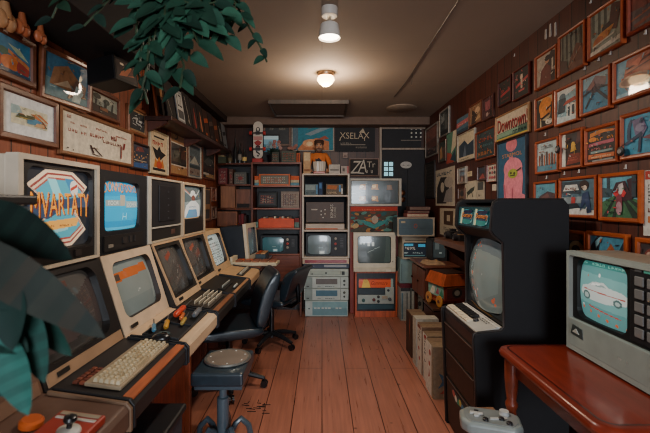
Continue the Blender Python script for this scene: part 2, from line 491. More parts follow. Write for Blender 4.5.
def picture(label, side, box, ops, fc=None, fw=.022, cat='framed picture', group=None, mat_c=None, mat_w=.05, d=.022, kind='glazed', yaw=0, fkind='woody', name=None):
    if side == 'R' and fc and name is None: fw *= .68
    if side == 'B':
        x0, x1, yt, yb, Y = box
        a, b_ = P(x0, yb, Y), P(x1, yt, Y)
        w, h = b_.x - a.x, b_.z - a.z
        M = face_front(a.x, Y + d, a.z); base = Vector(((a.x + b_.x) / 2, Y + d, a.z))
    else:
        c, Yn, Yf, zb, zt = wall_rect(side, *box, d)
        w, h = Yf - Yn, zt - zb
        M = face_left(c + d - .001, Yf, zb) if side == 'R' else face_right(c - d + .001, Yn, zb)
        base = Vector((c + (d if side == 'R' else -d), (Yn + Yf) / 2, zb))
    if yaw:
        M = M @ Matrix.Rotation(yaw[0], 4, 'Y') @ Matrix.Rotation(yaw[1], 4, 'X')
    if kind == 'glazed' and len(ops) > 3:                # small broken-up detail in the printing
        rn = random.Random(label); pal = [q[0] for q in ops]
        for _ in range(16):
            x, y, a, l = rn.uniform(.06, .94), rn.uniform(.06, .94), rn.choice((0, .3, 1.2, 1.57, 2.2, 2.9)), rn.uniform(.03, .12)
            ops = ops + [ln(rn.choice(pal), x, y, x + l * math.cos(a), y + l * math.sin(a), rn.uniform(.012, .04))]
    if fc is None:                                       # an unframed sheet
        b = MB(M).box(0, w, 0, h, .0, .003, '#cfc6b4').art(w, h, ops, z=.0036, eps=.0004)
        o = b.build(name or 'art_poster', kind)
        return tag(o, label, cat, group)
    t = thing(name or 'framed_picture', label, cat, base, group)
    f = MB(M)
    o_, i_ = [(0, 0), (w, 0), (w, h), (0, h)], [(fw, fw), (w - fw, fw), (w - fw, h - fw), (fw, h - fw)]
    bev = min(.006, fw * .3)
    m_ = [(bev, bev), (w - bev, bev), (w - bev, h - bev), (bev, h - bev)]
    n_ = [(fw - bev, fw - bev), (w - fw + bev, fw - bev), (w - fw + bev, h - fw + bev), (fw - bev, h - fw + bev)]
    L = [(o_, 0), (o_, d * .75), (m_, d), (n_, d * .94), (i_, d * .55)]
    pts = [(x, y, z) for q, z in L for x, y in q]
    fs = []
    for k in range(len(L) - 1):
        for i in range(4):
            j = (i + 1) % 4
            fs.append((k * 4 + i, k * 4 + j, k * 4 + 4 + j, k * 4 + 4 + i))
    fs.append((3, 2, 1, 0))
    f.add(pts, fs, fc)
    f.build('frame', fkind, t)
    g = MB(M)
    z = d * .45
    if mat_c:
        mb = MB(M).quad((fw * .8, fw * .8, z), (w - fw * .8, fw * .8, z), (w - fw * .8, h - fw * .8, z), (fw * .8, h - fw * .8, z), mat_c)
        mb.build('mount_board', 'paper', t)
        k = fw + mat_w
        z += .0015
    else:
        k = fw * .8
    g.quad((k, k, z), (w - k, k, z), (w - k, h - k, z), (k, h - k, z), ops[0][0])
    g.art(w - 2 * k, h - 2 * k, ops, x=k, y=k, z=z + .0004, eps=.0004)
    g.build('print', kind, t)
    return t

GR_TOP, GR_2, GR_3, GR_4, GR_FAR = 'orange-framed pictures in the top row of the right wall', 'orange-framed pictures in the second row of the right wall', \
    'orange-framed pictures in the third row of the right wall', 'orange-framed pictures in the fourth row of the right wall', 'small pictures at the far end of the right wall'
# top row, far to near
picture('small dark red-lettered picture, thin red frame, left of the pair above the city sign', 'R', (497.5, 510.5, 74, 100.8),
        [r('#26292a', 0, 0, 1, 1), gl('#b03a40', .14, .5, .86, .72, 5, 1, 3), p('#a8343a', (.1, .44), (.9, .56), (.86, .44), (.12, .33)), gl('#8f4a44', .2, .14, .8, .26, 7, 1, 4)], '#5a2018', .018, group=GR_TOP)
picture('small dark picture of a pink and white cross, right of the pair above the sign', 'R', (512.3, 528.5, 61, 93.4),
        [r('#1f292b', 0, 0, 1, 1), p('#c0484e', (.1, .38), (.9, .56), (.9, .66), (.1, .48)), r('#cfc0b0', .44, .3, .56, .8), r('#c4575c', .3, .2, .7, .27), e('#d9cbb8', .5, .7, .09)], '#6a2a1c', .018, group=GR_TOP)
picture('orange-framed picture of a figure in a dark red jacket against a pale backdrop', 'R', (534, 556, 43, 80),
        [r('#b7ac9c', 0, 0, 1, 1), p('#39282a', (.3, 0), (1, 0), (1, .9), (.75, 1), (.5, .7)), p('#6e2b26', (.15, 0), (.75, 0), (.72, .5), (.5, .66), (.25, .5)), e('#c08c6c', .55, .75, .11, .1), e('#2a2022', .57, .82, .14, .09), p('#d5cdbf', (.78, .35), (.86, .35), (.86, .75), (.78, .72))],
        ORANGE, .024, group=GR_TOP)
picture('orange-framed dim green-grey picture of dark upright bars', 'R', (557, 584, 18.5, 65),
        [r('#767a6e', 0, 0, 1, 1)] + [r('#33352f', x, .35, x + .07, .98) for x in (.08, .26, .44, .64, .82)] + [p('#6a3c2c', (.3, 0), (1, 0), (1, .5), (.7, .62), (.45, .3)), p('#4a302a', (0, 0), (.4, 0), (.3, .3), (0, .4)), ln('#8a5a44', .4, .1, .9, .5, .05)],
        ORANGE, .024, group=GR_TOP)
picture('orange-framed picture of an orange and white machine before pale columns', 'R', (586.5, 622, -9, 43),
        [r('#97a091', 0, 0, 1, 1)] + [r('#4c5349', x, .45, x + .09, 1) for x in (.06, .26, .46)] + [p('#55302a', (.6, .45), (.85, .35), (1, .9), (.7, 1)), p('#c5803a', (.08, .22), (.6, .3), (.78, .5), (.5, .52), (.15, .36)), e('#b06030', .3, .3, .15, .1), p('#3a2e2c', (.4, .46), (.7, .5), (.64, .62), (.42, .56)), p('#e0dccd', (0, 0), (1, .1), (1, .2), (0, .1)), ln('#d8cdb8', .1, .2, .8, .3, .04)],
        ORANGE, .026, group=GR_TOP)
picture('orange-framed brown and red picture cut off by the upper right corner', 'R', (625.5, 670, -32, 12.6),
        [r('#6a5c5a', 0, 0, 1, 1), p('#7c3a30', (0, .6), (1, .5), (1, 1), (0, 1)), p('#8a4434', (.1, .05), (1, .2), (1, .35), (.1, .15)), e('#584a4c', .4, .4, .3, .16), ln('#9a5a44', 0, .3, 1, .5, .06)], '#93402a', .026, group=GR_TOP)
# second row
picture('orange-framed picture of a bold orange shape with black swirls', 'R', (534, 553, 90, 125.5),
        [r('#c9b78f', 0, 0, 1, 1), p('#2a2624', (0, 0), (.2, 0), (.28, .9), (.05, 1), (0, 1)), e('#e0872b', .55, .66, .4, .32), p('#e0872b', (.25, .25), (.8, .35), (.9, .6), (.2, .6)), p('#201c1c', (.3, 0), (1, 0), (1, .4), (.62, .18), (.3, .26)), ln('#1e1a1a', .88, .2, .95, .75, .12), e('#d9d2c2', .75, .14, .2, .1), ln('#221c1c', .3, .28, .8, .4, .07), ln('#2a2220', .6, .55, .95, .65, .06)], ORANGE, .024, group=GR_2)
picture('orange-framed pale blue picture of a building with a red roof', 'R', (554, 577, 79.5, 120),
        [r('#8fb7c2', 0, 0, 1, 1), p('#dfe4df', (0, .7), (1, .9), (1, 1), (0, 1)), e('#58707a', .28, .78, .16, .1), p('#2f4450', (.05, .3), (.4, .3), (.46, .72), (.1, .74)), p('#b34a3a', (.3, .5), (.95, .55), (.9, .66), (.5, .62)), r('#e8e6dc', .5, .1, .94, .5), r('#384e58', .56, .14, .66, .42), r('#384e58', .76, .16, .88, .44), p('#c9d8d8', (0, 0), (1, 0), (1, .1), (0, .22))], ORANGE, .024, group=GR_2)
picture('orange-framed blue picture of a purple-grey creature with long dark legs', 'R', (579, 609.5, 63, 107.5),
        [r('#3f84a4', 0, 0, 1, 1), p('#7fa9b8', (0, .65), (1, .85), (1, 1), (0, 1)), p('#6c5a68', (.12, .62), (.5, .95), (.9, .8), (.85, .58), (.5, .55)), e('#4b3f4f', .5, .6, .2, .12), ln('#2b3444', .45, .55, .12, .12, .07), ln('#2b3444', .55, .55, .95, .2, .08), ln('#2b3444', .4, .6, .02, .5, .06), ln('#2b3444', .6, .6, .98, .55, .05), p('#8a5a58', (.2, .66), (.45, .82), (.5, .7), (.35, .6))], ORANGE, .026, group=GR_2)
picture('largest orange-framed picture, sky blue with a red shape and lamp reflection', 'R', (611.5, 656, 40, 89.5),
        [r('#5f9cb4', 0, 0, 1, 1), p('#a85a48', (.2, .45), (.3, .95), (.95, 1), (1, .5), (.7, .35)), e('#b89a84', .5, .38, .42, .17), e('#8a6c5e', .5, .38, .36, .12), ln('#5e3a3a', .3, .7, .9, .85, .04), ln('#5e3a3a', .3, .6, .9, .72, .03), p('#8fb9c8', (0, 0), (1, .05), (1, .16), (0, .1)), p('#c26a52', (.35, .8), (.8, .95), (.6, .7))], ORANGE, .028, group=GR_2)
# third row
picture('orange-framed pale picture of a row of brown upright pillars', 'R', (534.5, 557.5, 135.7, 171.7),
        [r('#a9bcbf', 0, 0, 1, 1), gl('#5d6a70', .2, .76, .8, .9, 6, 2, 8), p('#4f8296', (0, 0), (1, 0), (1, .26), (0, .22))] + [r(c, x, .2, x + .07, y) for x, c, y in ((.1, '#8a4a38', .56), (.22, '#4a3a3c', .62), (.34, '#a06048', .55), (.46, '#5a4040', .66), (.58, '#a85a40', .58), (.7, '#6a4642', .6), (.82, '#9a5642', .54))], ORANGE, .024, group=GR_3)
picture('orange-framed dark picture with a yellow figure and a white left margin', 'R', (558.5, 581.7, 126.5, 167),
        [r('#2c2224', 0, 0, 1, 1), r('#cfd3cc', 0, 0, .2, 1), e('#d0a238', .58, .6, .1, .12), p('#c89a3a', (.45, .42), (.75, .46), (.66, .62), (.5, .6)), p('#7c3428', (.25, .05), (.95, .1), (.9, .36), (.4, .38)), gl('#b06050', .34, .16, .85, .3, 6, 2, 9), p('#55302c', (.7, .6), (1, .7), (1, 1), (.8, .95))], ORANGE, .024, group=GR_3)
picture('orange-framed dark poster of stacked orange and pink lettering bands', 'R', (583.5, 616.8, 120, 161.5),
        [r('#2c2a2c', 0, 0, 1, 1), p('#c8762c', (.1, .78), (.6, .86), (.9, .84), (.9, .9), (.5, .96), (.1, .9)), gl('#d5852e', .12, .64, .92, .78, 7, 1, 11), e('#d08030', .2, .7, .14, .07), p('#b0586a', (.06, .48), (.92, .52), (.92, .62), (.06, .58)), gl('#c87a78', .16, .36, .86, .46, 8, 1, 5), p('#7f9a9a', (.14, .26), (.88, .28), (.88, .34), (.14, .33)), p('#c2683c', (.06, .1), (.94, .1), (.94, .22), (.06, .24)), gl('#ead0a8', .16, .12, .86, .2, 9, 1, 6), p('#8a9090', (.2, .0), (.9, .0), (.9, .07), (.2, .05))], ORANGE, .026, group=GR_3)
picture('orange-framed bright blue picture with a purple arching form, at the right edge', 'R', (619, 665, 102, 154),
        [r('#3a93b4', 0, 0, 1, 1)] + [ln('#2f4a66', .12 + .1 * math.cos(a) + .12, .55 + .34 * math.sin(a), .12 + .1 * math.cos(a + .5) + .12, .55 + .34 * math.sin(a + .5), .09) for a in (.6, 1.1, 1.6, 2.1, 2.6, 3.1)] + [p('#6d6688', (.24, .86), (.5, .92), (.62, .62), (.5, .42), (.32, .5)), ln('#2b3c58', .05, .3, .5, .52, .08), ln('#2b3c58', .46, .5, .42, .06, .07), e('#8a86a0', .45, .66, .12, .1), p('#7a4a5a', (.5, .4), (.9, .5), (.8, .3))], ORANGE, .028, group=GR_3)
# fourth row
picture('small blue-topped picture half hidden behind the black arcade cabinet', 'R', (533, 556, 180, 218),
        [r('#5a97ac', 0, 0, 1, 1), p('#4a3a44', (0, .2), (1, .2), (1, .65), (.6, .75), (.2, .6)), p('#6d4a4a', (.2, .5), (.7, .55), (.6, .7)), r('#40607a', 0, 0, 1, .2)], '#9c4522', .024, group=GR_4)
picture('orange-framed street scene with a white car and a figure in dark blue', 'R', (558, 595.5, 174.5, 219),
        [r('#4d6e80', 0, 0, 1, 1), p('#d9dbd6', (0, 0), (1, 0), (1, .14), (.5, .2), (0, .12)), r('#2f404c', 0, .6, .62, .95), p('#cfd2cf', (.06, .68), (.55, .7), (.5, .86), (.14, .86)), gl('#7a3a3a', .14, .72, .5, .82, 5, 1, 2), p('#8898a0', (0, .3), (.7, .34), (.66, .52), (0, .5)), e('#2b1f22', .7, .82, .13, .14), e('#d2c4b4', .72, .75, .06, .07), p('#2a3f66', (.58, .1), (.66, .6), (.82, .66), (.9, .1), (.78, .06), (.74, .35)), p('#b23a3a', (.33, .28), (.45, .28), (.46, .5), (.34, .52)), p('#27323c', (.0, .16), (.6, .22), (.5, .34), (0, .3))], ORANGE, .026, group=GR_4)
picture('orange-framed picture of green field rows meeting at a red and white figure', 'R', (597.5, 640, 170, 223.5),
        [r('#5faac0', 0, 0, 1, 1), r('#2b4350', .14, .55, .24, 1), p('#33505c', (0, .5), (.3, .5), (.3, .7), (0, .75)), p('#3d7350', (0, 0), (1, 0), (1, .42), (.6, .56), (.4, .56), (0, .38)), p('#22382f', (0, 0), (.14, 0), (.44, .55), (.4, .55)), p('#22382f', (.3, 0), (.4, 0), (.49, .55), (.46, .55)), p('#22382f', (.86, 0), (1, 0), (1, .08), (.58, .55), (.54, .55)), p('#22382f', (1, .22), (1, .34), (.62, .55), (.6, .54)), p('#3a2230', (.3, .62), (.42, .85), (.66, .88), (.78, .6), (.7, .9), (.9, .95), (.85, .45), (.6, .4)), p('#c9c4c4', (.4, .64), (.5, .8), (.6, .84), (.64, .62), (.54, .56)), p('#d0323c', (.34, .58), (.46, .7), (.5, .56), (.44, .5)), p('#d0323c', (.56, .52), (.62, .68), (.7, .6), (.64, .5)), p('#7d3546', (.42, .3), (.6, .3), (.58, .56), (.44, .54)), e('#b08894', .51, .24, .08, .16), r('#2a3c48', .84, .5, .95, 1)], '#b0521f', .03, group=GR_4)
picture('white printed sheet with a red heading, pinned at the right edge', 'R', (643, 690, 166, 240),
        [r('#cfd0cb', 0, 0, 1, 1), p('#b0392f', (.05, .86), (.95, .86), (.95, .99), (.05, .99)), gl('#e8dccb', .12, .89, .8, .97, 5, 1, 4), gl('#59595c', .12, .5, .85, .8, 12, 6, 5), gl('#8a4a3a', .12, .36, .85, .46, 9, 1, 7), r('#c07040', .12, .2, .5, .3)], None, cat='poster', kind='paper', d=.006)
# fifth row, partly behind the white television
picture('small orange-framed picture with a curled tan shape beside the arcade cabinet', 'R', (560, 585, 231.5, 268),
        [r('#35343a', 0, 0, 1, 1), e('#b99368', .62, .45, .34, .3), e('#4a3430', .6, .42, .2, .18), p('#7a4a34', (0, .7), (1, .8), (1, 1), (0, 1))], '#a84a1e', .03)
picture('orange-framed blue and orange abstract picture just above the white television', 'R', (585.5, 626.4, 234.5, 280),
        [r('#4f95b2', 0, 0, 1, 1), p('#27303c', (0, 0), (.2, 0), (.34, 1), (.24, 1), (0, .6)), p('#b26034', (.36, .35), (.62, .8), (.8, .5), (.62, .28)), p('#2b3c50', (.5, 0), (.66, .3), (.56, .6), (.42, .3)), ln('#263848', .7, .2, 1, .9, .08), p('#86b8c6', (.2, .6), (.4, .95), (.34, .98), (.16, .8))], '#b0521f', .034)
picture('orange-framed picture with a dark shape, low at the right edge by the sheet', 'R', (634, 680, 242, 300),
        [r('#3a3034', 0, 0, 1, 1), e('#7a3a34', .4, .6, .3, .3), e('#c0a090', .3, .7, .12, .1), p('#201c20', (0, 0), (.5, 0), (.4, .5), (0, .6))], '#b0521f', .034)
# bold posters beside the cabinet
picture('wide cream sign with red city lettering over a green band', 'R', (495, 528, 101.5, 131.5),
        [r('#cfc3ae', 0, 0, 1, 1), p('#4a6a5c', (0, .0), (1, .0), (1, .36), (0, .28)), p('#7fa38c', (0, .1), (.7, .12), (.7, .32), (0, .26)), tx('#3a1c1c', 'Downtown!', .045, .3, .975, .84), tx('#a3262c', 'Downtown!', .03, .33, .96, .87), gl('#22403c', .46, .1, .95, .3, 6, 1, 14), r('#c7b23c', 0, .0, 1, .05)], '#b88a5a', .016, cat='sign', kind='paper')
picture('tall blue poster of a rounded pink figure with a yellow-green patch', 'R', (496.5, 525.5, 133.5, 205),
        [r('#2a5878', 0, 0, 1, 1), e('#c9717f', .5, .93, .2, .11), tx('#d08a3e', 'STARMOL', .16, .74, .86, .8), r('#c9717f', .42, .66, .56, .74), e('#d97f90', .55, .55, .33, .17), p('#d97f90', (.24, .05), (.86, .05), (.9, .4), (.86, .6), (.28, .58), (.22, .3)), e('#d97f90', .85, .08, .16, .07), e('#d97f90', .2, .04, .12, .05), ln('#b85a70', .3, .05, .24, .3, .04), e('#9aa53e', .56, .47, .17, .075), e('#4a4a2a', .5, .48, .035, .02), e('#4a4a2a', .62, .47, .035, .02), ln('#4a4a2a', .48, .44, .64, .44, .02), ln('#3c3a2c', .7, .5, .86, .54, .02), ln('#b85a70', .55, .05, .55, .25, .02)], '#2a2a2e', .012, cat='poster', kind='paper', name='framed_poster')
# far cluster
S = lambda *a: list(a)
picture('grey-framed reddish picture nearest the far corner under the ceiling', 'R', (425, 437, 121, 153.5),
        S(r('#6e4a44', 0, 0, 1, 1), p('#8e5a50', (0, .5), (1, .6), (1, .95), (0, .9)), r('#3f3438', 0, 0, 1, .25), gl('#a89084', .2, .1, .8, .2, 5, 1, 3)), GREYF, .03, group=GR_FAR)
picture('grey-framed narrow picture of a pale building against the ceiling line', 'R', (439, 448.4, 105.5, 133),
        S(r('#39444a', 0, 0, 1, 1), p('#8d9a9c', (.1, .5), (.5, .6), (.5, .9), (.1, .85)), r('#59666a', .55, .2, .8, .8), r('#232a2e', 0, 0, 1, .2)), GREYF, .025, group=GR_FAR)
picture('small blue and pink card next left of the two high brown pictures', 'R', (456.5, 468, 113, 129),
        S(r('#4e6e84', 0, 0, 1, 1), p('#b8646a', (0, .4), (1, .5), (1, .75), (0, .7)), gl('#d8c8bc', .15, .5, .85, .64, 6, 1, 5), r('#31465a', 0, 0, 1, .2)), None, cat='poster', group=GR_FAR, d=.006, kind='paper')
picture('brown picture of pale figures, left of the high pair at the far right', 'R', (468.5, 481, 99, 121),
        S(r('#8a6a50', 0, 0, 1, 1), p('#3a2e2c', (.1, 0), (.5, 0), (.6, .5), (.2, .8)), e('#d0b090', .65, .65, .2, .18), p('#caa880', (.4, .1), (.9, .2), (.8, .45))), '#7c4630', .02, group=GR_FAR)
picture('maroon picture with a pink panel, right of the high pair at the far right', 'R', (481.7, 492.4, 92.5, 116.5),
        S(r('#4c2c34', 0, 0, 1, 1), r('#96545e', .2, .4, .7, .85), e('#b09a92', .4, .2, .14, .1), p('#2a1c22', (.6, 0), (1, 0), (1, .7), (.75, .5))), '#5a3226', .02, group=GR_FAR)
picture('narrow green and tan picture beside the grey-framed far one', 'R', (438, 445.5, 138.5, 160.8),
        S(r('#3b4640', 0, 0, 1, 1), p('#b58a60', (.1, .1), (.5, .2), (.4, .8), (.1, .6)), r('#6a4436', .6, .1, .8, .7)), '#4a2f26', .02, group=GR_FAR)
picture('unframed poster with green and pale slanting bands in the far cluster', 'R', (446.3, 456, 129.5, 161),
        S(r('#5a8a78', 0, 0, 1, 1), p('#d2cdb8', (.5, .3), (1, .5), (1, 1), (.7, 1)), p('#a84a40', (0, 0), (.8, 0), (.5, .3), (0, .4)), p('#2c4658', (.4, .1), (1, .0), (.9, .4))), None, cat='poster', d=.006, kind='paper', group=GR_FAR)
picture('white-bordered poster of a dark blue shape under a cream sky', 'R', (457, 474, 127.5, 158),
        S(r('#c8bfa8', 0, 0, 1, 1), p('#2c3e52', (.05, .14), (.95, .14), (.95, .66), (.6, .55), (.4, .75), (.05, .6)), p('#5c6c80', (.3, .14), (.5, .14), (.44, .6)), gl('#4a4a4c', .1, .03, .7, .1, 8, 1, 4)), '#b9b3a4', .012, cat='poster', kind='paper', name='framed_poster', group=GR_FAR)
picture('orange-edged dark picture lettered in rust beside the cream city sign', 'R', (475, 494.5, 124.5, 156),
        S(r('#30424a', 0, 0, 1, 1), gl('#b0523e', .12, .62, .9, .86, 5, 1, 4), gl('#5c8a90', .12, .42, .9, .56, 7, 1, 6), gl('#c47a44', .1, .1, .9, .34, 5, 1, 9)), '#8a4326', .025, group=GR_FAR)
picture('large white poster of a black and grey figure below the far cluster', 'R', (435.5, 454.5, 165.5, 206),
        S(r('#bdb6a6', 0, 0, 1, 1), gl('#3a5468', .08, .82, .9, .96, 6, 1, 2), p('#2b2a2e', (.08, .06), (.6, .06), (.75, .5), (.62, .76), (.3, .78), (.1, .5)), e('#a8a29a', .72, .62, .22, .14), p('#8c8a8a', (.45, .1), (.9, .1), (.9, .5), (.6, .4)), e('#bdb6a6', .4, .5, .1, .14)), None, cat='poster', d=.006, kind='paper')
picture('white poster with a brown ring shape behind the arcade cabinet', 'R', (439.7, 463, 209, 240),
        S(r('#b9b09c', 0, 0, 1, 1), p('#4a3428', (.2, .4), (.6, .4), (.62, .92), (.2, .9)), r('#b9b09c', .34, .54, .48, .76), gl('#5c5a58', .2, .08, .9, .34, 9, 4, 3)), None, cat='poster', d=.006, kind='paper')
picture('small pale-framed print with a grey doorway, left in the small mid cluster', 'R', (457, 465.5, 166, 183.3),
        S(r('#8f8682', 0, 0, 1, 1), r('#5a4a4a', .25, .1, .75, .85), p('#a88a80', (.3, .1), (.6, .1), (.5, .6))), '#a89c8c', .014, group=GR_FAR)
picture('small square cream note pinned alone in the small mid cluster', 'R', (467.3, 471.6, 171, 176), S(r('#cfc3a2', 0, 0, 1, 1), gl('#6a5a4a', .15, .3, .85, .8, 4, 2, 3)), None, cat='note', d=.006, kind='paper', name='mounted_note')
picture('small dark reddish print left of the white one with pink rows', 'R', (476.8, 485, 165, 180),
        S(r('#4a343a', 0, 0, 1, 1), r('#2c3a4a', .1, .5, .9, .9), p('#a0504c', (.1, .1), (.9, .1), (.6, .5))), '#5c3a30', .012, group=GR_FAR)
picture('small white print with rows of pink and dark figures', 'R', (486.3, 496.2, 162.5, 181.6),
        S(r('#c8beb0', 0, 0, 1, 1), *[e(c, x, y, .1, .09) for x, y, c in ((.25, .8, '#a84a54'), (.5, .8, '#4a3a40'), (.75, .8, '#a84a54'), (.25, .52, '#3a3a40'), (.5, .52, '#a0525a'), (.75, .52, '#3a3a44'), (.25, .24, '#b0525c'), (.5, .24, '#b0525c'), (.75, .24, '#8a3a48'))]), '#7a3a2c', .012, group=GR_FAR)
picture('tiny brown print low beside the large white poster', 'R', (457.7, 464, 187.7, 199),
        S(r('#5c4034', 0, 0, 1, 1), e('#2a2224', .5, .5, .3, .3), r('#8a6a50', .1, .05, .9, .2)), '#6a4432', .012, group=GR_FAR)
picture('pale print of a dark running animal shape, low in the small cluster', 'R', (464.7, 476.4, 180.2, 199.8),
        S(r('#bdb8a6', 0, 0, 1, 1), p('#39443f', (.15, .4), (.5, .6), (.85, .7), (.8, .5), (.55, .36), (.3, .25)), ln('#39443f', .3, .4, .2, .12, .06), ln('#39443f', .6, .45, .7, .15, .06)), None, cat='poster', d=.006, kind='paper', group=GR_FAR)
picture('pale print with a dark upper half, next right of the animal print', 'R', (476.8, 484, 180, 199.3),
        S(r('#b4ad9c', 0, 0, 1, 1), r('#4a4e50', .1, .5, .9, .92), gl('#4a4646', .2, .14, .8, .34, 4, 1, 3)), None, cat='poster', d=.006, kind='paper', group=GR_FAR)
picture('dark louvred panel picture standing in the far right corner', 'R', (425.2, 434, 160, 198),
        S(r('#2b2a2c', 0, 0, 1, 1), *[r('#3a3836', .1, y, .9, y + .03) for y in (.1, .2, .3, .4, .5, .6, .7, .8, .9)]), '#2a2220', .02, cat='panel', kind='matte', name='louvred_panel')
picture('torn white paper scrap pinned beside the pink poster', 'R', (492, 496, 184, 190.5), S(r('#c9c2b4', 0, 0, 1, 1)), None, cat='note', d=.006, kind='paper', name='mounted_note')

# ---- left wall
GL = 'pictures on the left wall'
picture('picture of red and orange toys on blue, at the left edge', 'L', (-22, 37, 11, 66),
        S(r('#3a7fa0', 0, 0, 1, 1), p('#b9c9a0', (.5, .8), (.75, .75), (.95, .5), (.7, .6)), e('#c24a34', .2, .3, .2, .22), e('#d9702e', .55, .3, .2, .2), e('#a8382e', .82, .25, .14, .24), p('#d8854a', (.5, .55), (.95, .3), (.95, .4), (.5, .65)), e('#4a6a50', .4, .55, .1, .1), p('#2c4a62', (0, 0), (1, 0), (1, .1), (0, .16)), e('#d8d2c2', .1, .7, .1, .12)), BRNF, .03, group=GL)
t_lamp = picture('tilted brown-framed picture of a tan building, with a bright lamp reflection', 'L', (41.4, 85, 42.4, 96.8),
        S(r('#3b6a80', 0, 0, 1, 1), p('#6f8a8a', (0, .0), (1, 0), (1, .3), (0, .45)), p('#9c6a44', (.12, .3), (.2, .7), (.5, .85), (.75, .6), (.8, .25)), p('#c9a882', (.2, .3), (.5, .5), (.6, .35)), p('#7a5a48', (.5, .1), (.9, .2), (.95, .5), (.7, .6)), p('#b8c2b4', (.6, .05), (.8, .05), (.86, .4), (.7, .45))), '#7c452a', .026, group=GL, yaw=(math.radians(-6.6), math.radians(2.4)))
picture('white-matted picture of a green and yellow machine with orange stripes', 'L', (-1, 59.5, 80, 136.5),
        S(r('#e6dcb8', 0, 0, 1, 1), p('#a9c2c0', (0, .5), (.3, .6), (.2, 1), (0, 1)), p('#6a6a34', (.1, .35), (.2, .6), (.62, .62), (.66, .34)), r('#3a3c28', .14, .46, .62, .5), r('#3a3c28', .16, .54, .6, .57), p('#b8983a', (.2, .36), (.6, .36), (.58, .42), (.22, .42)), p('#d87a3c', (.5, .72), (.62, .76), (.98, .3), (.9, .26)), p('#d87a3c', (.66, .8), (.76, .82), (1, .5), (1, .4)), p('#4a8cab', (.4, .14), (.62, .16), (.84, .4), (.66, .5), (.4, .36)), p('#d8a878', (.6, .08), (.9, .1), (.92, .3), (.66, .28)), ln('#3a2c2a', .82, .45, .96, .1, .03)), BRNF, .03, mat_c='#f2f0ea', mat_w=.045, group=GL)
picture('wide cream framed scroll of red and black brush marks', 'L', (61, 134, 104, 153.5),
        S(r('#e2d4bb', 0, 0, 1, 1), *[gl(c, x, y, x + w, y + h, n, 1, sd) for c, x, y, w, h, n, sd in (('#b0564a', .04, .52, .26, .12, 7, 1), ('#a8382e', .34, .54, .2, .14, 6, 2), ('#c06a5c', .1, .72, .2, .07, 7, 3), ('#8a3a34', .52, .46, .3, .13, 8, 4), ('#b85a50', .42, .76, .22, .08, 5, 5), ('#b04a40', .72, .74, .2, .06, 5, 6), ('#c88878', .06, .84, .05, .12, 1, 7), ('#a84a40', .64, .6, .1, .2, 2, 8))], ln('#4a2c28', .34, .3, .38, .1, .025), ln('#4a2c28', .38, .26, .5, .06, .02), ln('#4a2c28', .33, .22, .44, .24, .02), ln('#4a2c28', .36, .08, .46, .05, .02), ln('#8a3430', .8, .5, .8, .12, .02), ln('#8a3430', .86, .6, .84, .4, .03), e('#3a2a2a', .06, .1, .01, .02), e('#3a2a2a', .12, .07, .008, .016)), '#8c5a38', .022, cat='scroll', kind='paper', name='framed_scroll')
picture('small brown-framed print of pale smoke and dark trees', 'L', (90.7, 120.5, 84, 113),
        S(r('#8e968a', 0, 0, 1, 1), e('#bfc0b0', .5, .75, .3, .16), p('#3a2a24', (0, 0), (1, 0), (1, .3), (0, .42)), ln('#2a2c28', .15, .3, .2, .9, .06), ln('#2a2c28', .5, .3, .55, .8, .09), ln('#2a2c28', .75, .2, .8, .7, .06), e('#2f3630', .2, .8, .14, .12), e('#3a443c', .55, .68, .12, .14), p('#8a5a3c', (.3, .22), (.6, .2), (.6, .36), (.3, .38))), BRNF, .026, group=GL)
picture('small framed black print of a white scribble below the hanging vine', 'L', (129, 147.7, 103, 131.5),
        S(r('#22262a', 0, 0, 1, 1), ln('#c8ccc8', .2, .6, .5, .7, .06), ln('#c8ccc8', .5, .7, .4, .4, .06), ln('#b8c0c0', .4, .4, .8, .3, .07), e('#c0c6c4', .7, .55, .14, .08), ln('#c8ccc8', .15, .3, .4, .25, .04)), '#8a5232', .024, mat_c='#9c7c58', mat_w=.012, group=GL)
picture('small print of a night town with a red sky and blue street', 'L', (132.8, 149.6, 140.5, 168.5),
        S(r('#2c3648', 0, 0, 1, 1), p('#7a3a3a', (.2, .7), (.8, .75), (.6, .95), (.3, .9)), *[r('#d09a5c', x, y, x + .06, y + .08) for x, y in ((.1, .4), (.25, .5), (.4, .42), (.55, .5), (.7, .44), (.85, .5))], p('#365a90', (0, 0), (1, 0), (1, .26), (0, .2)), r('#b8a890', .1, .3, .9, .34)), '#33221e', .018, group=GL)
picture('cream arched-top poster with red lettering and a black bird over flames', 'L', (150.7, 169, 127.5, 173),
        S(r('#d6c2a0', 0, 0, 1, 1), r('#2a2020', .2, .86, .8, .9), gl('#b02c2c', .14, .68, .9, .84, 5, 1, 12), p('#1f1c1e', (.12, .62), (.4, .56), (.5, .68), (.62, .56), (.9, .5), (.7, .4), (.52, .3), (.3, .38)), p('#d07a30', (.2, .14), (.8, .14), (.7, .36), (.6, .28), (.5, .42), (.38, .28), (.28, .36)), e('#c04a2c', .5, .2, .16, .1), r('#2a2222', .14, .06, .86, .12)), '#cdbb98', .014, cat='poster', kind='paper', name='framed_poster')
picture('tan framed board holding a dark square picture, left wall under the shelf', 'L', (170.6, 188.7, 127.5, 174.6),
        S(r('#b98a5c', 0, 0, 1, 1), r('#d8cfc0', .03, .2, .97, .76), r('#32302e', .06, .23, .94, .73), p('#4a4a3c', (.1, .3), (.6, .3), (.5, .6), (.2, .55)), p('#5a3a30', (.6, .4), (.9, .4), (.85, .66), (.65, .6))), BRNF, .02, group=GL)
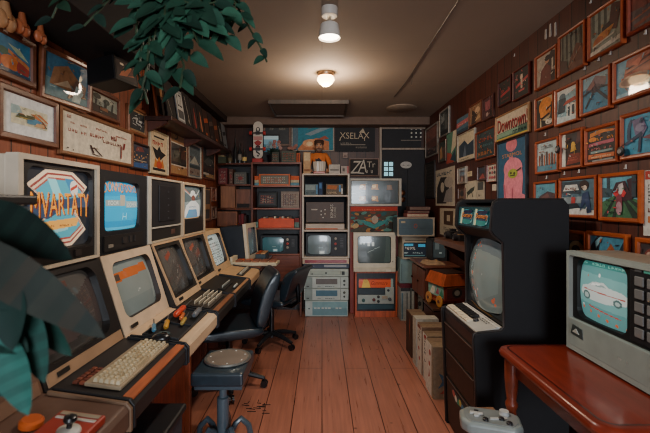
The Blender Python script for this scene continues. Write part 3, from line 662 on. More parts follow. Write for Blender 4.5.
picture('slim white-framed print of a grey hill under the wall shelf', 'L', (189, 201.6, 141, 177),
        S(r('#6c7c84', 0, 0, 1, 1), p('#c2c4b8', (.1, .4), (.5, .66), (.9, .4)), r('#9c8c80', .05, .05, .95, .26), gl('#5a2c2c', .12, .08, .88, .22, 5, 1, 3), r('#3f4c52', 0, .26, 1, .36)), '#b9b4a8', .02, group=GL)
picture('dark print with a tan strip along its foot, last under the wall shelf', 'L', (203, 215.4, 143, 178.5),
        S(r('#33363a', 0, 0, 1, 1), p('#5c5f60', (.1, .5), (.5, .7), (.9, .6), (.8, .45), (.4, .4)), r('#4a3c38', 0, .26, 1, .38), r('#bf9c6c', .25, .03, 1, .15), r('#d8d2c2', .05, .1, .5, .17)), '#7c4a34', .02, group=GL)
picture('small grey and tan print low beside the last upper monitor', 'L', (205, 211.4, 186.6, 222),
        S(r('#b08660', 0, 0, 1, 1), r('#4c4a4a', .05, .5, .95, .95), r('#3f4446', .05, .05, .9, .34)), BRNF, .02, group=GL)
picture('small pinkish framed sketch at the far end of the left wall, upper one', 'L', (212, 216.6, 187, 201.5),
        S(r('#8c4e40', 0, 0, 1, 1), p('#b88878', (.2, .2), (.8, .3), (.7, .8), (.3, .7)), ln('#4a2824', .2, .3, .8, .7, .05)), '#a88070', .016, group=GL)
picture('small dark framed sketch at the far end of the left wall, lower one', 'L', (212, 216.6, 206.5, 219.5),
        S(r('#5a3a34', 0, 0, 1, 1), p('#a89484', (.3, .1), (.7, .2), (.6, .8), (.4, .7))), '#94786a', .016, group=GL)

# ---- things pinned to the walls
for k, (px, py, lab) in enumerate(((556.8, 149.6, 'round black medallion pinned between the pillar and yellow-figure pictures'), (620, 151.4, 'round black medallion pinned left of the bright blue picture'))):
    Y = FX * (XR - .035) / (px - CX); c = P(px, py, Y)
    t = thing('round_medallion', lab, 'medallion', (XR, c.y, c.z - .02), 'round black medallions on the right wall')
    MB().lathe([(.018, 0), (.021, .004), (.021, .008), (.016, .011), (.012, .011)], (XR - .027, c.y, c.z), (-1, 0, 0), 20, '#1c1a1c').build('rim', 'plastic', t, smooth=True)
    MB().tube([(XR - .002, c.y, c.z + .055), (XR - .01, c.y, c.z + .035), (XR - .03, c.y, c.z + .02)], .0015, 5, '#141214').build('hanging_cord', 'plastic', t)
    MB().lathe([(.011, 0), (.010, .003)], (XR - .0375, c.y, c.z), (-1, 0, 0), 16, '#8c8480').build('centre', 'plastic', t)
for k, (px, py, h, lab) in enumerate(((545.5, 34, 9, 'left'), (550, 30, 12, 'middle'), (555, 29, 13, 'right'))):
    Y = FX * (XR - .004) / (px - CX); c = P(px, py, Y); hh = h * Y / FX
    o = MB(face_left(XR - .001, c.y + .012, c.z - hh / 2)).prism([(0, 0), (.012, -.006), (.022, .0), (.018, hh), (.004, hh)], 'z', 0, .003, '#b9b3aa').build('paper_tag', 'paper')
    tag(o, '%s white paper tag of the three hung above the top picture row' % lab, 'paper tag', 'white paper tags on the right wall')
for px, py, where in ((514, 56.5, 'above the cross picture of the dark pair'), (566, 75, 'above the pale blue building picture'), (584, 70, 'above the blue creature picture, left one'), (598, 61, 'above the blue creature picture, right one'), (609.6, 55, 'at the upper left corner of the sky-blue picture'), (590, 3.5, 'beside the orange and white machine picture'), (644.7, 34.6, 'above the sky-blue picture'),
    (578.4, 173, 'above the white car picture, right one'), (563.8, 175, 'above the white car picture, left one'), (625, 169, 'above the green field picture'), (546, 179, 'above the picture half hidden by the cabinet'), (561.4, 124, 'above the yellow figure picture'), (544.8, 136, 'above the brown pillar picture'), (538, 60, 'left of the dark red jacket picture')):
    Y = FX * (XR - .006) / (px - CX); c = P(px, py, Y)
    o = MB(face_left(XR - .0005, c.y + .004, c.z)).prism([(0, 0), (.008, 0), (.007, .02), (.001, .02)], 'z', 0, .004, '#c4bcb2').prism([(.002, .0), (.006, .0), (.006, .005), (.002, .005)], 'z', .004, .010, '#a8a098').build('picture_hook', 'plastic')
    tag(o, 'tiny white hook on the right wall ' + where, 'hook', 'white hooks on the right wall')
for k, (px, py, lab) in enumerate(((5, 15, 'carved tan wooden ornament cut off by the left edge'), (22, 24, 'carved two-lobed orange wooden ornament on the soffit edge'), (40.5, 34, 'smaller carved orange ornament beside the tilted picture'))):
    Y = FX * (-1.26) / (px - CX); c = P(px, py, Y); s = (.062, .05, .043)[k]
    m = MB()
    m.ball((c.x, c.y - s * .35, c.z - s * .35), s * .35, s * .5, s * .62, 14, ('#b98458', '#b0603a', '#b0603a')[k])
    m.ball((c.x, c.y + s * .35, c.z - s * .35), s * .35, s * .5, s * .62, 14, ('#b98458', '#a85834', '#b0603a')[k])
    m.cyl((c.x, c.y, c.z - s * .3), (c.x, c.y, c.z + s * 1.15), s * .42, s * .2, 12, ('#a87850', '#96502e', '#96502e')[k])
    m.cyl((XL + .001, c.y, c.z), (c.x, c.y, c.z), s * .15, s * .15, 8, '#5c3018')
    o = m.build('carved_ornament', 'wood', smooth=True)
    tag(o, lab, 'ornament', 'carved ornaments on the left wall')
# ------------------------------------------------------------------ the row of desk terminals on the left
ZT = 1.16                                            # top of the terminals
def terminal(label, Y0, Y1, body, bez, inner, deck, lip, screen_ops, scr_kind, lipz=.685, rect=None, bx=-.887, group=None, base_c='#b0583a', strip=None, edge=None, post=True, base_x=-.72, far_x=None, strip_w=.06, res=(44, 36), rad=.05, name='desk_terminal', bottom_strip=None, bulge=.022):
    W = Y1 - Y0 - .006
    y0, y1 = Y0 + .003, Y1 - .003
    t = thing(name, label, 'computer terminal', (-.95, (Y0 + Y1) / 2, 0), group)
    # body: everything behind the sloping face
    c = MB()
    dx, dz = -1.0 - bx, ZT - .80
    off = .05
    c.prism([(bx - off, .70), (bx - off, .80), (-1.0 - off, ZT - .002), (-1.0 - .004, ZT), (XL + .015, ZT), (XL + .015, .70)], 'y', y0, y1, body)
    c.build('casing', 'plastic', t, bevel=.004)
    # deck with its front lip
    d = MB()
    d.prism([(-.613, lipz), (-.606, .70), (-.606, .748), (-.62, .765), (bx - .01, .80), (bx - off, .80), (bx - off, lipz + .015), (-.70, lipz)], 'y', y0, y1, deck)
    d.build('deck', 'plastic', t, bevel=.005)
    if lip:
        for ya, yb in ((y0, y0 + .014), (y1 - .014, y1)):
            MB().prism([(-.6, lipz - .006), (-.6, .752), (-.616, .772), (bx + .02, .808), (bx + .02, .796), (-.63, .757), (-.63, lipz - .006)], 'y', ya, yb, lip).build('deck_rim', 'plastic', t, bevel=.003)
    if strip:
        MB().prism([(-.612, .764), (-.612, .7705), (-.612 - strip_w, .7705 + strip_w * .152), (-.612 - strip_w, .764 + strip_w * .152)], 'y', y0 + .016, y1 - .016, strip).build('wooden_strip', 'woody', t)
    # sloping bezel
    L = math.hypot(dx, dz)
    M = frame((bx, y0, .80), (0, 1, 0), (dx, 0, dz))
    rc = rect or (.045, .055, W - .05, L - .035)
    b = MB(M).ring(W, L, rc, rad, bez, inner, recess=.026, thick=.05)
    if edge:
        b.box(0, .016, 0, L, 0, .008, edge); b.box(W - .016, W, 0, L, 0, .008, edge)
        b.box(.016, W - .016, L - .014, L, 0, .006, edge)
    if bottom_strip:
        b.box(.016, W - .016, .0, .042, 0, .006, bottom_strip)
    b.build('bezel', 'plastic', t)
    MB(M).screen((rc[0] - .006, rc[1] - .006, rc[2] + .006, rc[3] + .006), -.036, bulge, screen_ops, res[0], res[1], screen_ops[0][0]).build('screen', scr_kind, t, smooth=True)
    MB(M).box(W * .12, W * .12 + .06, .016, .032, .004, .011, '#2a2622').build('badge', 'plastic', t)
    # stand below the deck
    MB().box(-1.26, base_x, y0, y0 + .03, 0, lipz - .001, base_c).build('side_panel', 'wood', t, bevel=.003)
    MB().box(-1.26, far_x or base_x - .03, y1 - .03, y1, 0, lipz - .001, base_c).build('side_panel', 'wood', t, bevel=.003)
    if post:
        MB().box(base_x - .03, base_x - .012, y0 + .03, y1 - .03, 0, lipz - .001, base_c).build('front_panel', 'wood', t)
    return t

def key_rows(mb, M, w, h, nx, ny, col, alt=None, kh=.012, gap=.18, seed=3):
    rnd = random.Random(seed)
    mb.M = M
    for j in range(ny):
        i = 0
        while i < nx:
            span = 4 if (nx > 8 and j == 0 and i == nx // 3) else 1
            x0 = i * w / nx; x1 = (i + span) * w / nx
            g = gap * w / nx
            col2 = alt if (alt and rnd.random() < .2) else col
            x0 += g / 2; x1 -= g / 2
            y0_, y1_ = j * h / ny + g * .5, (j + 1) * h / ny - g * .5
            q = .0028
            mb.add([(x0, y0_, 0), (x1, y0_, 0), (x1, y1_, 0), (x0, y1_, 0), (x0 + q, y0_ + q, kh), (x1 - q, y0_ + q, kh), (x1 - q, y1_ - q, kh), (x0 + q, y1_ - q, kh)],
                   [(4, 5, 6, 7), (0, 1, 5, 4), (1, 2, 6, 5), (2, 3, 7, 6), (3, 0, 4, 7)], col2)
            i += span
    mb.M = Matrix()
    return mb

def deck_frame(y, x=-.66, bx=-.887):
    """frame lying on a deck: local x away from the camera along +Y, local y towards the screens, z up"""
    sl = (.80 - .765) / (bx + .62)
    z = .765 + (x + .62) * sl
    return frame((x, y, z + .0015), (0, 1, 0), (-1, 0, -sl))

dark_refl = lambda tone='#4c4844', streak='#8a4636': [r(tone, 0, 0, 1, 1), p('#55514c', (.0, .3), (.6, .6), (1, .9), (1, 1), (0, 1)), p(streak, (.35, .7), (.6, .82), (.58, .9), (.3, .78)), ln('#8a867e', .45, .3, .7, .55, .012), ln('#77736c', .55, .62, .64, .7, .02), p('#3c3936', (0, 0), (1, 0), (1, .2), (0, .1))]  # dark glass with its reflections painted as tones and streaks

TG = 'sloping desk terminals along the left wall'
u1 = terminal('brown-decked terminal in the left foreground with the joystick box, behind big leaves', .50, 1.275, '#6b4d3c', '#7a5a48', '#241c1a', '#6e5244', '#80654f', dark_refl('#4a3836', '#6a4034'), 'screen_faint_glow', group=TG, bottom_strip='#8c6a54', rect=(.07, .06, .70, .345))
u2 = terminal('black-decked terminal with the beige keyboard and a wide dark screen', 1.278, 1.795, '#2a2523', '#262221', '#1c1918', '#2c292a', '#1d1e22', dark_refl('#4b413e', '#66443a'), 'screen_faint_glow', group=TG, strip='#c0683e', strip_w=.034, bottom_strip='#b08c6c', post=False, base_c='#8a4a34', rect=(.03, .058, .45, .35), rad=.06)
u3 = terminal('cream terminal with an orange band across its grey screen, tools on its deck', 1.80, 2.325, '#d3bb9c', '#dcc2a4', '#3a2f2a', '#dabb98', '#23252b',
              [r('#86908c', 0, 0, 1, 1), r('#7c8886', 0, 0, 1, .3), p('#c9682c', (.03, .64), (.92, .70), (.92, .86), (.03, .80)), r('#5a4a40', .1, .68, .2, .79), ln('#b4bab4', .5, .38, .58, .42, .02), p('#969e98', (.9, .1), (1, .1), (1, .9), (.9, .9))], 'screen_faint_glow', group=TG, base_c='#bc5a38', base_x=-.775, rect=(.06, .06, .47, .335), rad=.05)
u4 = terminal('tan-framed terminal with a dark screen and rows of thick white keys', 2.33, 2.795, '#a8b3ae', '#2a2724', '#1f1c1b', '#2d2824', '#22242a', dark_refl(), 'screen_faint_glow', group=TG, edge='#c6a37e', bottom_strip='#cfae88', base_c='#a8502f', bx=-.85, strip='#8a5a3e', strip_w=.03, post=False, base_x=-.77, far_x=-.98, rad=.05)
u5 = terminal('tan-framed terminal with a dark streaked screen and grey bar keys', 2.80, 3.365, '#2c3038', '#2a2724', '#1f1c1b', '#2a2826', '#1e2026', dark_refl('#47443f', '#96503c'), 'screen_faint_glow', group=TG, edge='#c6a37e', bottom_strip='#cfae88', base_c='#8e4329', strip='#b08058', strip_w=.02, post=False, base_x=-.98, rect=(.05, .055, .47, .345))
u6 = terminal('cream terminal whose white screen shows lines of text', 3.37, 3.90, '#c9ab82', '#cfae84', '#2c2624', '#cda97e', '#2a2a2c',
              [r('#b9c9c6', 0, 0, 1, 1), r('#5a6668', .1, .8, .5, .9), gl('#4c5a5c', .1, .08, .9, .74, 12, 9, 5)], 'screen_dim', group=TG, base_c='#7c3b26', post=False, base_x=-.98, rect=(.05, .06, .47, .34))

# keyboards and other loose things on the decks
t = thing('keyboard', 'long beige keyboard with pale keys lying on the black deck', 'keyboard', (-.70, 1.52, .77))
M = deck_frame(1.335, -.672)
MB(M).box(0, .42, .0, .125, .0, .014, '#a89478').build('keyboard_body', 'plastic', t, bevel=.004)
key_rows(MB(), M @ Matrix.Translation((.008, .008, .0142)), .404, .096, 16, 5, '#d9c9a6', '#c4b08c').build('keys', 'plastic', t)
Mf_ = deck_frame(1.34, -.80)
m = MB(Mf_)
for i in range(6):
    for j in range(2): m.box(i * .022, i * .022 + .017, j * .022, j * .022 + .016, 0, .009, ('#8a4a34', '#6e3a2c')[(i + j) % 2])
m.build('function_keys', 'plastic', u2, bevel=.002)
t = thing('computer_mouse', 'rounded black mouse at the far end of the beige keyboard', 'mouse', (-.69, 1.79, .78))
m = MB(); m.ball((-.71, 1.765, .807), .042, .03, .021, 16, '#17181b'); m.build('mouse_body', 'satin', t, smooth=True)
MB().tube([(-.745, 1.77, .812), (-.79, 1.77, .814), (-.83, 1.765, .815)], .0035, 6, '#17181b').build('cord', 'plastic', t)

def keyboard_simple(label, y, x, w, h, nx, ny, col, body, kh, name='keyboard', bx=-.887):
    t = thing(name, label, 'keyboard', (x, y + w / 2, .77), 'bar keyboards on the farther decks')
    M = deck_frame(y, x, bx)
    MB(M).box(0, w, 0, h, 0, .008, body).build('keyboard_body', 'plastic', t, bevel=.003)
    key_rows(MB(), M @ Matrix.Translation((.005, .005, .008)), w - .01, h - .01, nx, ny, col, None, kh, .16).build('keys', 'plastic', t, bevel=.003)
    return t
keyboard_simple('keyboard of thick white cylindrical bars on the tan-framed terminal', 2.37, -.665, .36, .12, 2, 4, '#d8cdb4', '#3a332e', .022, bx=-.85)
keyboard_simple('keyboard of long grey bars on the streaked dark terminal', 2.87, -.70, .28, .05, 1, 1, '#a7aca6', '#2a2826', .018)
keyboard_simple('small pale key block on the streaked dark terminal', 2.96, -.64, .12, .028, 3, 1, '#b9bcb4', '#2a2826', .014)
keyboard_simple('wide pale grey key bar on the white-screened terminal', 3.45, -.68, .38, .06, 2, 1, '#b4b09f', '#3a3632', .018)

t = thing('parts_tray', 'black tray set into the cream deck, holding small tools', 'tray', (-.70, 2.0, .77))
M = deck_frame(1.825, -.655)
m = MB(M).box(0, .47, 0, .17, 0, .004, '#25272a')
for a in ((0, .47, 0, .008), (0, .47, .162, .17), (0, .008, .008, .162), (.462, .47, .008, .162), (.2, .206, .008, .162)): m.box(*a, .004, .014, '#2c2e32')
m.build('tray_body', 'plastic', t, bevel=.002)
def screwdriver(label, y, x, yaw, hc, ln_=.1, hr=.012, name='screwdriver', shaft='#8a8d90'):
    M = deck_frame(1.825, -.655) @ Matrix.Translation((y, x, .0145)) @ Matrix.Rotation(yaw, 4, 'Z')
    base = M @ Vector((0, 0, 0))
    t = thing(name, label, 'screwdriver', base, 'tools in the black tray')
    MB(M).lathe([(hr * .6, 0), (hr, .012), (hr * .9, ln_ * .5), (hr, ln_ * .85), (hr * .55, ln_)], (0, 0, hr), (1, 0, 0), 10, hc).build('handle', 'satin', t, smooth=True)
    MB(M).cyl((ln_, 0, hr), (ln_ * 1.9, 0, hr), .004, .003, 8, shaft).build('shaft', 'metal', t)
    return t
screwdriver('biggest screwdriver with a thick red-orange handle, far end of the tray', .26, .115, .06, '#d8462a', .17, .017)
screwdriver('screwdriver with a short orange handle beside the thick red one', .23, .075, .2, '#cf6a34', .10, .011)
screwdriver('screwdriver with a yellow handle in the near part of the tray', .07, .09, .3, '#d49a34', .11, .013)
screwdriver('screwdriver with a pale yellow handle close to the deck edge', .16, .045, .15, '#b99a4a', .10, .011)
screwdriver('screwdriver with a blue handle, nearest to the keyboard', .02, .125, .4, '#5690b0', .09, .011)
screwdriver('long grey-handled screwdriver along the far tray edge', .3, .03, .05, '#6a6e74', .13, .016)
t = thing('tape_roll', 'small dark teal roll among the tools at the near tray end', 'tape', (-.73, 1.86, .78), 'tools in the black tray')
MB(deck_frame(1.845, -.70)).lathe([(.012, 0), (.026, 0), (.026, .018), (.012, .018)], (.0, .03, .005), (0, 0, 1), 14, '#39535a', cap=False).build('tape', 'satin', t)

# joystick box on the nearest deck
t = thing('joystick_box', 'red and white joystick box with black knobs on the nearest deck', 'game controller', (-.67, 1.0, .775))
M = deck_frame(.86, -.622)
MB(M).box(0, .29, 0, .13, 0, .026, '#a83828').build('box_body', 'plastic', t, bevel=.006)
MB(M).box(.245, .255, .01, .12, .0262, .0285, '#c6bfb2').box(.265, .28, .01, .12, .0262, .028, '#a89880').build('stripe', 'plastic', t)
for (x, y) in ((.195, .05), (.085, .05)):
    b = MB(M).lathe([(.03, 0), (.028, .006), (.02, .01)], (x, y, .026), (0, 0, 1), 20, '#cfcabd').build('joystick_base', 'plastic', t, smooth=True)
    MB(M).lathe([(.007, 0), (.007, .012), (.014, .016), (.017, .022), (.015, .030), (.007, .034)], (x, y, .036), (0, 0, 1), 18, '#18181a').build('joystick_knob', 'satin', t, smooth=True)
o = MB(deck_frame(1.10, -.80)).lathe([(.03, 0), (.03, .014), (.024, .02)], (0, 0, 0), (0, 0, 1), 20, '#d8642a').build('round_button', 'satin', smooth=True)
tag(o, 'single round orange push button on the nearest brown deck', 'button')

# ------------------------------------------------------------------ the upper row of sets standing on the terminals
def upper_set(label, Y0, Y1, h, body, face, inner, rect, ops, scr_kind, rim=None, rad=.04, res=(72, 60), bulge=.02, depth=.31, name='television', cat='television', group='upper row of sets on the left', x=-1.0):
    z0 = ZT + .003
    W = Y1 - Y0
    t = thing(name, label, cat, (x - .15, (Y0 + Y1) / 2, z0), group)
    c = MB(); c.box(x - depth, x - .03, Y0, Y1, z0, z0 + h, body); c.build('casing', 'plastic', t, bevel=.006)
    M = face_right(x, Y0, z0)
    b = MB(M).ring(W, h, rect, rad, face, inner, recess=.016, thick=.03)
    if rim:
        k = .02
        b.box(-.003, .0, 0, h, -.031, .011, rim); b.box(0, W, h, h + .003, -.031, .011, rim)
        b.box(0, k, 0, h, 0, .012, rim); b.box(W - k, W, 0, h, 0, .012, rim); b.box(k, W - k, h - k * .8, h, 0, .012, rim); b.box(k, W - k, 0, k * .6, 0, .012, rim)
    b.build('bezel', 'plastic', t)
    if ops:
        MB(M).screen((rect[0] - .004, rect[1] - .004, rect[2] + .004, rect[3] + .004), -.021, bulge, ops, res[0], res[1], ops[0][0]).build('screen', scr_kind, t, smooth=True)
    return t, M, W

octo = lambda k, y0=0: [(.22 - k, .98 + k * .4), (.74 + k, .98 + k * .4), (.96 + k, .80), (.72 + k, .56), (.72 + k, .42), (.96 + k, .20), (.74 + k, .02 - k * .4), (.22 - k, .02 - k * .4), (0 - k, .20), (.26 - k, .42), (.26 - k, .56), (0 - k, .80)]
def shrink(pts, k, cx=.48, cy=.5): return [(cx + (x - cx) * k, cy + (y - cy) * k) for x, y in pts]
logo = [r('#23262c', 0, 0, 1, 1)]
og = [(.28, .97), (.7, .97), (.95, .80), (.72, .55), (.72, .45), (.92, .21), (.68, .03), (.26, .03), (.05, .2), (.3, .45), (.3, .55), (.04, .79)]
logo += [p('#e3c8a6', *og), p('#8c3a34', *shrink(og, .91)), p('#dcc3a4', *shrink(og, .86)), p('#a84a3c', *shrink(og, .80)), p('#4fa3b4', *shrink(og, .76)),
         p('#8ccdd0', (.3, .86), (.42, .86), (.52, .62), (.4, .62)), p('#3c7fa6', (.55, .88), (.7, .88), (.78, .78), (.66, .66)),
         e('#dcd2c4', .7, .76, .07, .1), p('#b0402c', (.64, .72), (.76, .78), (.76, .82), (.64, .76)), p('#8ac6c8', (.3, .2), (.6, .24), (.6, .3), (.3, .28))]
logo += [p('#3a4c66', (.0, .33), (.14, .42), (.3, .38), (.5, .5), (.96, .52), (.99, .76), (.9, .66), (.5, .62), (.2, .56), (.03, .64)),
         tx('#7a2f1c', 'MVARTATY', .105, .395, .985, .655, arc=.02, taper=.25), tx('#f09a2c', 'MVARTATY', .09, .41, .97, .67, arc=.02, taper=.25),
         p('#e8a850', (.22, .24), (.74, .28), (.78, .39), (.2, .35)), gl('#8a4a2a', .34, .285, .68, .325, 11, 1, 3)]
t, M, W = upper_set('biggest upper set, showing an orange logo over a cream and blue emblem', 1.305, 1.778, .402, '#d8c7ae', '#2c2a2a', '#221f1f', (.052, .062, .44, .37), logo, 'screen_on', rim='#dccbb2', res=(150, 130), bulge=.014)
MB(M).box(.05, .43, .02, .055, .001, .006, '#241f1e').box(.3, .34, .026, .05, .006, .012, '#3a3431').box(.2, .27, .03, .046, .006, .01, '#2e2a28').build('control_panel', 'plastic', t)
s2 = [r('#1690c0', 0, 0, 1, 1), p('#1fa2cc', (0, .2), (1, .2), (1, .7), (0, .7)), p('#1f2228', (0, .9), (.06, .97), (.5, 1), (.94, .94), (1, .85), (1, 1), (0, 1)),
      tx('#7a3422', 'DONNO', .04, .74, .54, .94, arc=.035, slant=.02), tx('#e0964a', 'DONNO', .05, .75, .53, .95, arc=.035, slant=.02), tx('#7a3422', 'DOMO', .57, .77, .98, .93, arc=.01, slant=-.04), tx('#d98a44', 'DOMO', .58, .78, .97, .94, arc=.01, slant=-.04),
      r('#8e9c98', .08, .5, .46, .62), r('#a9a08c', .42, .5, .56, .72), r('#8aa4a8', .58, .46, .98, .6), tx('#cfd6cc', 'TOOR', .12, .52, .38, .6), tx('#c9cfc6', 'DOMER', .62, .48, .94, .57), r('#d8e4e0', .0, .46, .05, .5), ln('#8fd4e4', .5, .28, .6, .28, .012), ln('#8fd4e4', .5, .22, .5, .36, .012), ln('#8fd4e4', .6, .22, .6, .36, .012), r('#35b0d6', 0, 0, 1, .08)]
t, M, W = upper_set('black upper set with a bright blue title screen', 1.785, 2.282, .392, '#26262a', '#25262a', '#1a1b1e', (.055, .105, .405, .345), s2, 'screen_on', res=(130, 100), rad=.03)
MB(M).box(.04, .43, .014, .085, .001, .008, '#2b2827').box(.07, .11, .03, .045, .008, .012, '#8c8478').box(.2, .24, .04, .07, .008, .014, '#3a3634').box(.27, .29, .04, .07, .008, .014, '#3a3634').box(.32, .34, .04, .07, .008, .014, '#3a3634').build('control_panel', 'plastic', t)
# closed cabinet set
z0 = ZT + .003
t = thing('wall_cabinet_unit', 'black door-fronted cabinet with a pale frame, between the two lit sets', 'cabinet', (-1.15, 2.57, z0), 'upper row of sets on the left')
MB().box(-1.31, -1.02, 2.29, 2.85, z0, z0 + .395, '#27262a').build('casing', 'plastic', t, bevel=.004)
M = face_right(-1.02, 2.29, z0); w, h = .56, .395
m = MB(M)
m.box(0, .05, 0, h, 0, .024, '#c9c3b6').box(.05, w, h - .014, h, 0, .024, '#c9b9a0').box(.05, w, 0, .012, 0, .024, '#c9b9a0').box(.05, w, .085, .095, 0, .022, '#b9b3a8')
m.build('pale_frame', 'plastic', t, bevel=.002)
d_ = MB(M).box(.055, w - .005, .1, h - .018, 0, .016, '#2a2a2e').box(.17, .44, .125, h - .045, .016, .022, '#242428')
d_.build('door', 'plastic', t, bevel=.003)
m = MB(M)
for k in range(5): m.box(.3, .315, .14 + k * .042, .147 + k * .042, .022, .025, '#4c4c50')
m.build('indicator_dots', 'plastic', t)
MB(M).box(.055, w - .005, .014, .083, 0, .014, '#2a2826').box(.37, .44, .035, .065, .014, .018, '#5c4038').build('drawer_panel', 'plastic', t)
s4 = [r('#8e9c9a', 0, 0, 1, 1), p('#5c6a6c', (0, .5), (1, .62), (1, 1), (0, 1)), ln('#b0b8b4', 0, .95, .5, .65, .05), ln('#c07a68', .06, .96, .4, .72, .03), ln('#b0b8b4', 1, .95, .6, .66, .05), e('#e0e2dc', .52, .74, .18, .06), e('#d9dcd6', .52, .8, .12, .08), e('#7c4c40', .52, .64, .1, .09), p('#dfe4e2', (.08, .06), (.18, .42), (.4, .56), (.64, .56), (.88, .42), (.98, .06)), p('#5e9ac0', (.18, .04), (.3, .3), (.7, .3), (.84, .04)), gl('#6a8aa0', .3, .36, .7, .44, 6, 1, 4), p('#c9a06c', (0, 0), (1, 0), (1, .05), (0, .05))]
t, M, W = upper_set('last upper set, showing a figure in a white cap and shirt', 2.855, 3.39, .39, '#2b2a2a', '#2a2929', '#1b1a1a', (.03, .12, .475, .365), s4, 'screen_dim', rim='#cbb394', res=(80, 64), rad=.04)
MB(M).box(.03, .5, .02, .1, .001, .005, '#242222').build('control_panel', 'plastic', t)

# near grey set cut off by the left edge
t = thing('grey_monitor', 'grey monitor with a dark hood cut off by the left edge above the leaves', 'monitor', (-.98, .93, ZT + .003))
MB().prism([(-1.28, ZT + .003), (-.86, ZT + .003), (-.80, ZT + .09), (-.80, ZT + .235), (-1.28, ZT + .235)], 'y', .76, 1.10, '#7f8688').build('casing', 'plastic', t, bevel=.006)
MB().box(-1.29, -.785, .75, 1.108, ZT + .236, ZT + .262, '#2c2826').build('hood', 'plastic', t, bevel=.006)
M = face_right(-.799, .78, ZT + .1)
MB(M).ring(.30, .13, (.02, .015, .28, .115), .02, '#8c9496', '#2a2a2c', recess=.0, thick=.002).build('bezel', 'plastic', t)
MB(M).screen((.02, .015, .28, .115), -.0005, .001, [r('#39504c', 0, 0, 1, 1)], 8, 6).build('screen', 'screen_faint_glow', t)

# small black box set under the soffit
t = thing('black_speaker_monitor', 'small black box with a glossy front showing an orange picture, under the dark soffit', 'speaker', (-1.2, 2.12, 1.98))
Mr = Matrix.Translation((-1.12, 2.14, 2.09)) @ Matrix.Rotation(-.25, 4, 'Z') @ Matrix.Rotation(-.12, 4, 'Y') @ Matrix.Scale(.88, 4)
MB(Mr).taper(-.10, .10, -.10, .10, -.075, .075, .94, '#0e0d0e').build('casing', 'plastic', t, bevel=.006)
M2 = Mr @ frame((.099, -.08, -.055), (0, 1, 0), (-.04, 0, 1))
MB(M2).art(.16, .11, [r('#2c1d1a', 0, 0, 1, 1), p('#b0603a', (.1, .1), (.9, .3), (.8, .9), (.4, .7)), p('#5a3024', (.5, .2), (.9, .4), (.85, .8)), e('#f0d8b0', .3, .8, .1, .07), e('#e0b080', .7, .75, .07, .05)], z=.001).build('glossy_front', 'glazed', t)  # orange picture drawn on the box front
MB().box(-1.15, -1.1, 2.11, 2.17, 2.14, 2.199, '#1c1a1b').build('hanging_bracket', 'metal', t)

# ------------------------------------------------------------------ the long wall shelf on the left and what stands on it
SZ = 2.06
t = thing('wall_shelf', 'long dark brown shelf high on the left wall, running to the far corner', 'shelf', (-1.17, 3.7, SZ - .03))
MB().box(XL, -1.13, 3.0, 5.0, SZ - .035, SZ, '#3c1f18').build('shelf_board', 'woody', t, bevel=.004)
for y in (3.02, 3.85, 4.6):
    MB().prism([(XL, SZ - .036), (-1.17, SZ - .036), (-1.17, SZ - .055), (XL + .04, SZ - .11), (XL, SZ - .11)], 'y', y, y + .03, '#5c2f22').build('bracket', 'wood', t)
sl = [('#1c1a1c', '#1c1a1c', 'plain black'), ('#7e8286', '#2a2c30', 'grey sleeve with dark letters, '), ('#1d1c1f', '#c9c4bc', 'black sleeve with a white streak, '), ('#262022', '#8a3a34', 'black sleeve with a red figure, '), ('#241e1e', '#b07050', 'dark sleeve with an orange shape, '), ('#3a2620', '#a85030', 'orange-edged '), ('#2a2224', '#5a4a44', 'dull dark '), ('#4a2c22', '#9a5a3a', 'brown picture ')]
labs = ['plain black record sleeve standing nearest on the wall shelf', 'grey record sleeve with dark block letters on the wall shelf', 'black record sleeve with a thin white streak on the wall shelf', 'black record sleeve with a small red figure on the wall shelf',
        'dark record sleeve with an orange flame shape on the wall shelf', 'maroon record sleeve between the flame and the brown ones', 'charcoal record sleeve with a faded band on the wall shelf', 'brown record sleeve near the far end of the wall shelf', 'black record sleeve with two white bars on the wall shelf', 'last dark record sleeve by the far shelf corner']
ys = [3.02, 3.24, 3.43, 3.62, 3.81, 4.0, 4.19, 4.38, 4.57, 4.76]
for k, y in enumerate(ys):
    w, h = .18, (.3, .29, .31, .3, .31, .3, .31, .3, .3, .3)[k]
    bg, fg, _ = sl[k % 8]
    M = face_right(-1.16, y, SZ + .001) @ Matrix.Rotation(math.radians(-9), 4, 'X')
    ops = [r(bg, 0, 0, 1, 1)]
    if k == 1: ops += [r('#b0b4b4', .08, .1, .92, .9), tx('#2a2c30', 'LZ', .2, .5, .8, .86), r('#4a4c50', .15, .15, .85, .4)]
    elif k == 0: ops += [ln('#a9a4a0', .1, .6, .5, .1, .02)]
    elif k == 2: ops += [ln('#d0ccc4', .3, .9, .6, .1, .03), e('#8a8680', .5, .2, .1, .06)]
    elif k in (3, 4): ops += [p(fg, (.4, .1), (.65, .15), (.6, .6), (.5, .8), (.42, .5)), ln(fg, .2, .2, .4, .5, .03)]
    elif k == 8: ops += [r('#c0bab0', .3, .2, .38, .8), r('#c0bab0', .5, .2, .58, .7)]
    else: ops += [p(fg, (.1, .5), (.9, .6), (.9, .75), (.1, .65)), r(fg, .1, .1, .5, .18)]
    b = MB(M).box(0, w, 0, h, -.006, 0, bg).art(w, h, ops, z=.0006, eps=.0004)
    o = b.build('record_sleeve', 'paper')
    tag(o, labs[k], 'record', 'record sleeves standing on the left wall shelf')
lab2 = ['orange-framed picture leaning behind the nearest sleeves on the shelf', 'orange-framed reddish picture behind the white-streak sleeve', 'tan-framed picture behind the flame sleeve', 'orange-framed picture behind the charcoal sleeve', 'tan-framed picture behind the last sleeves']
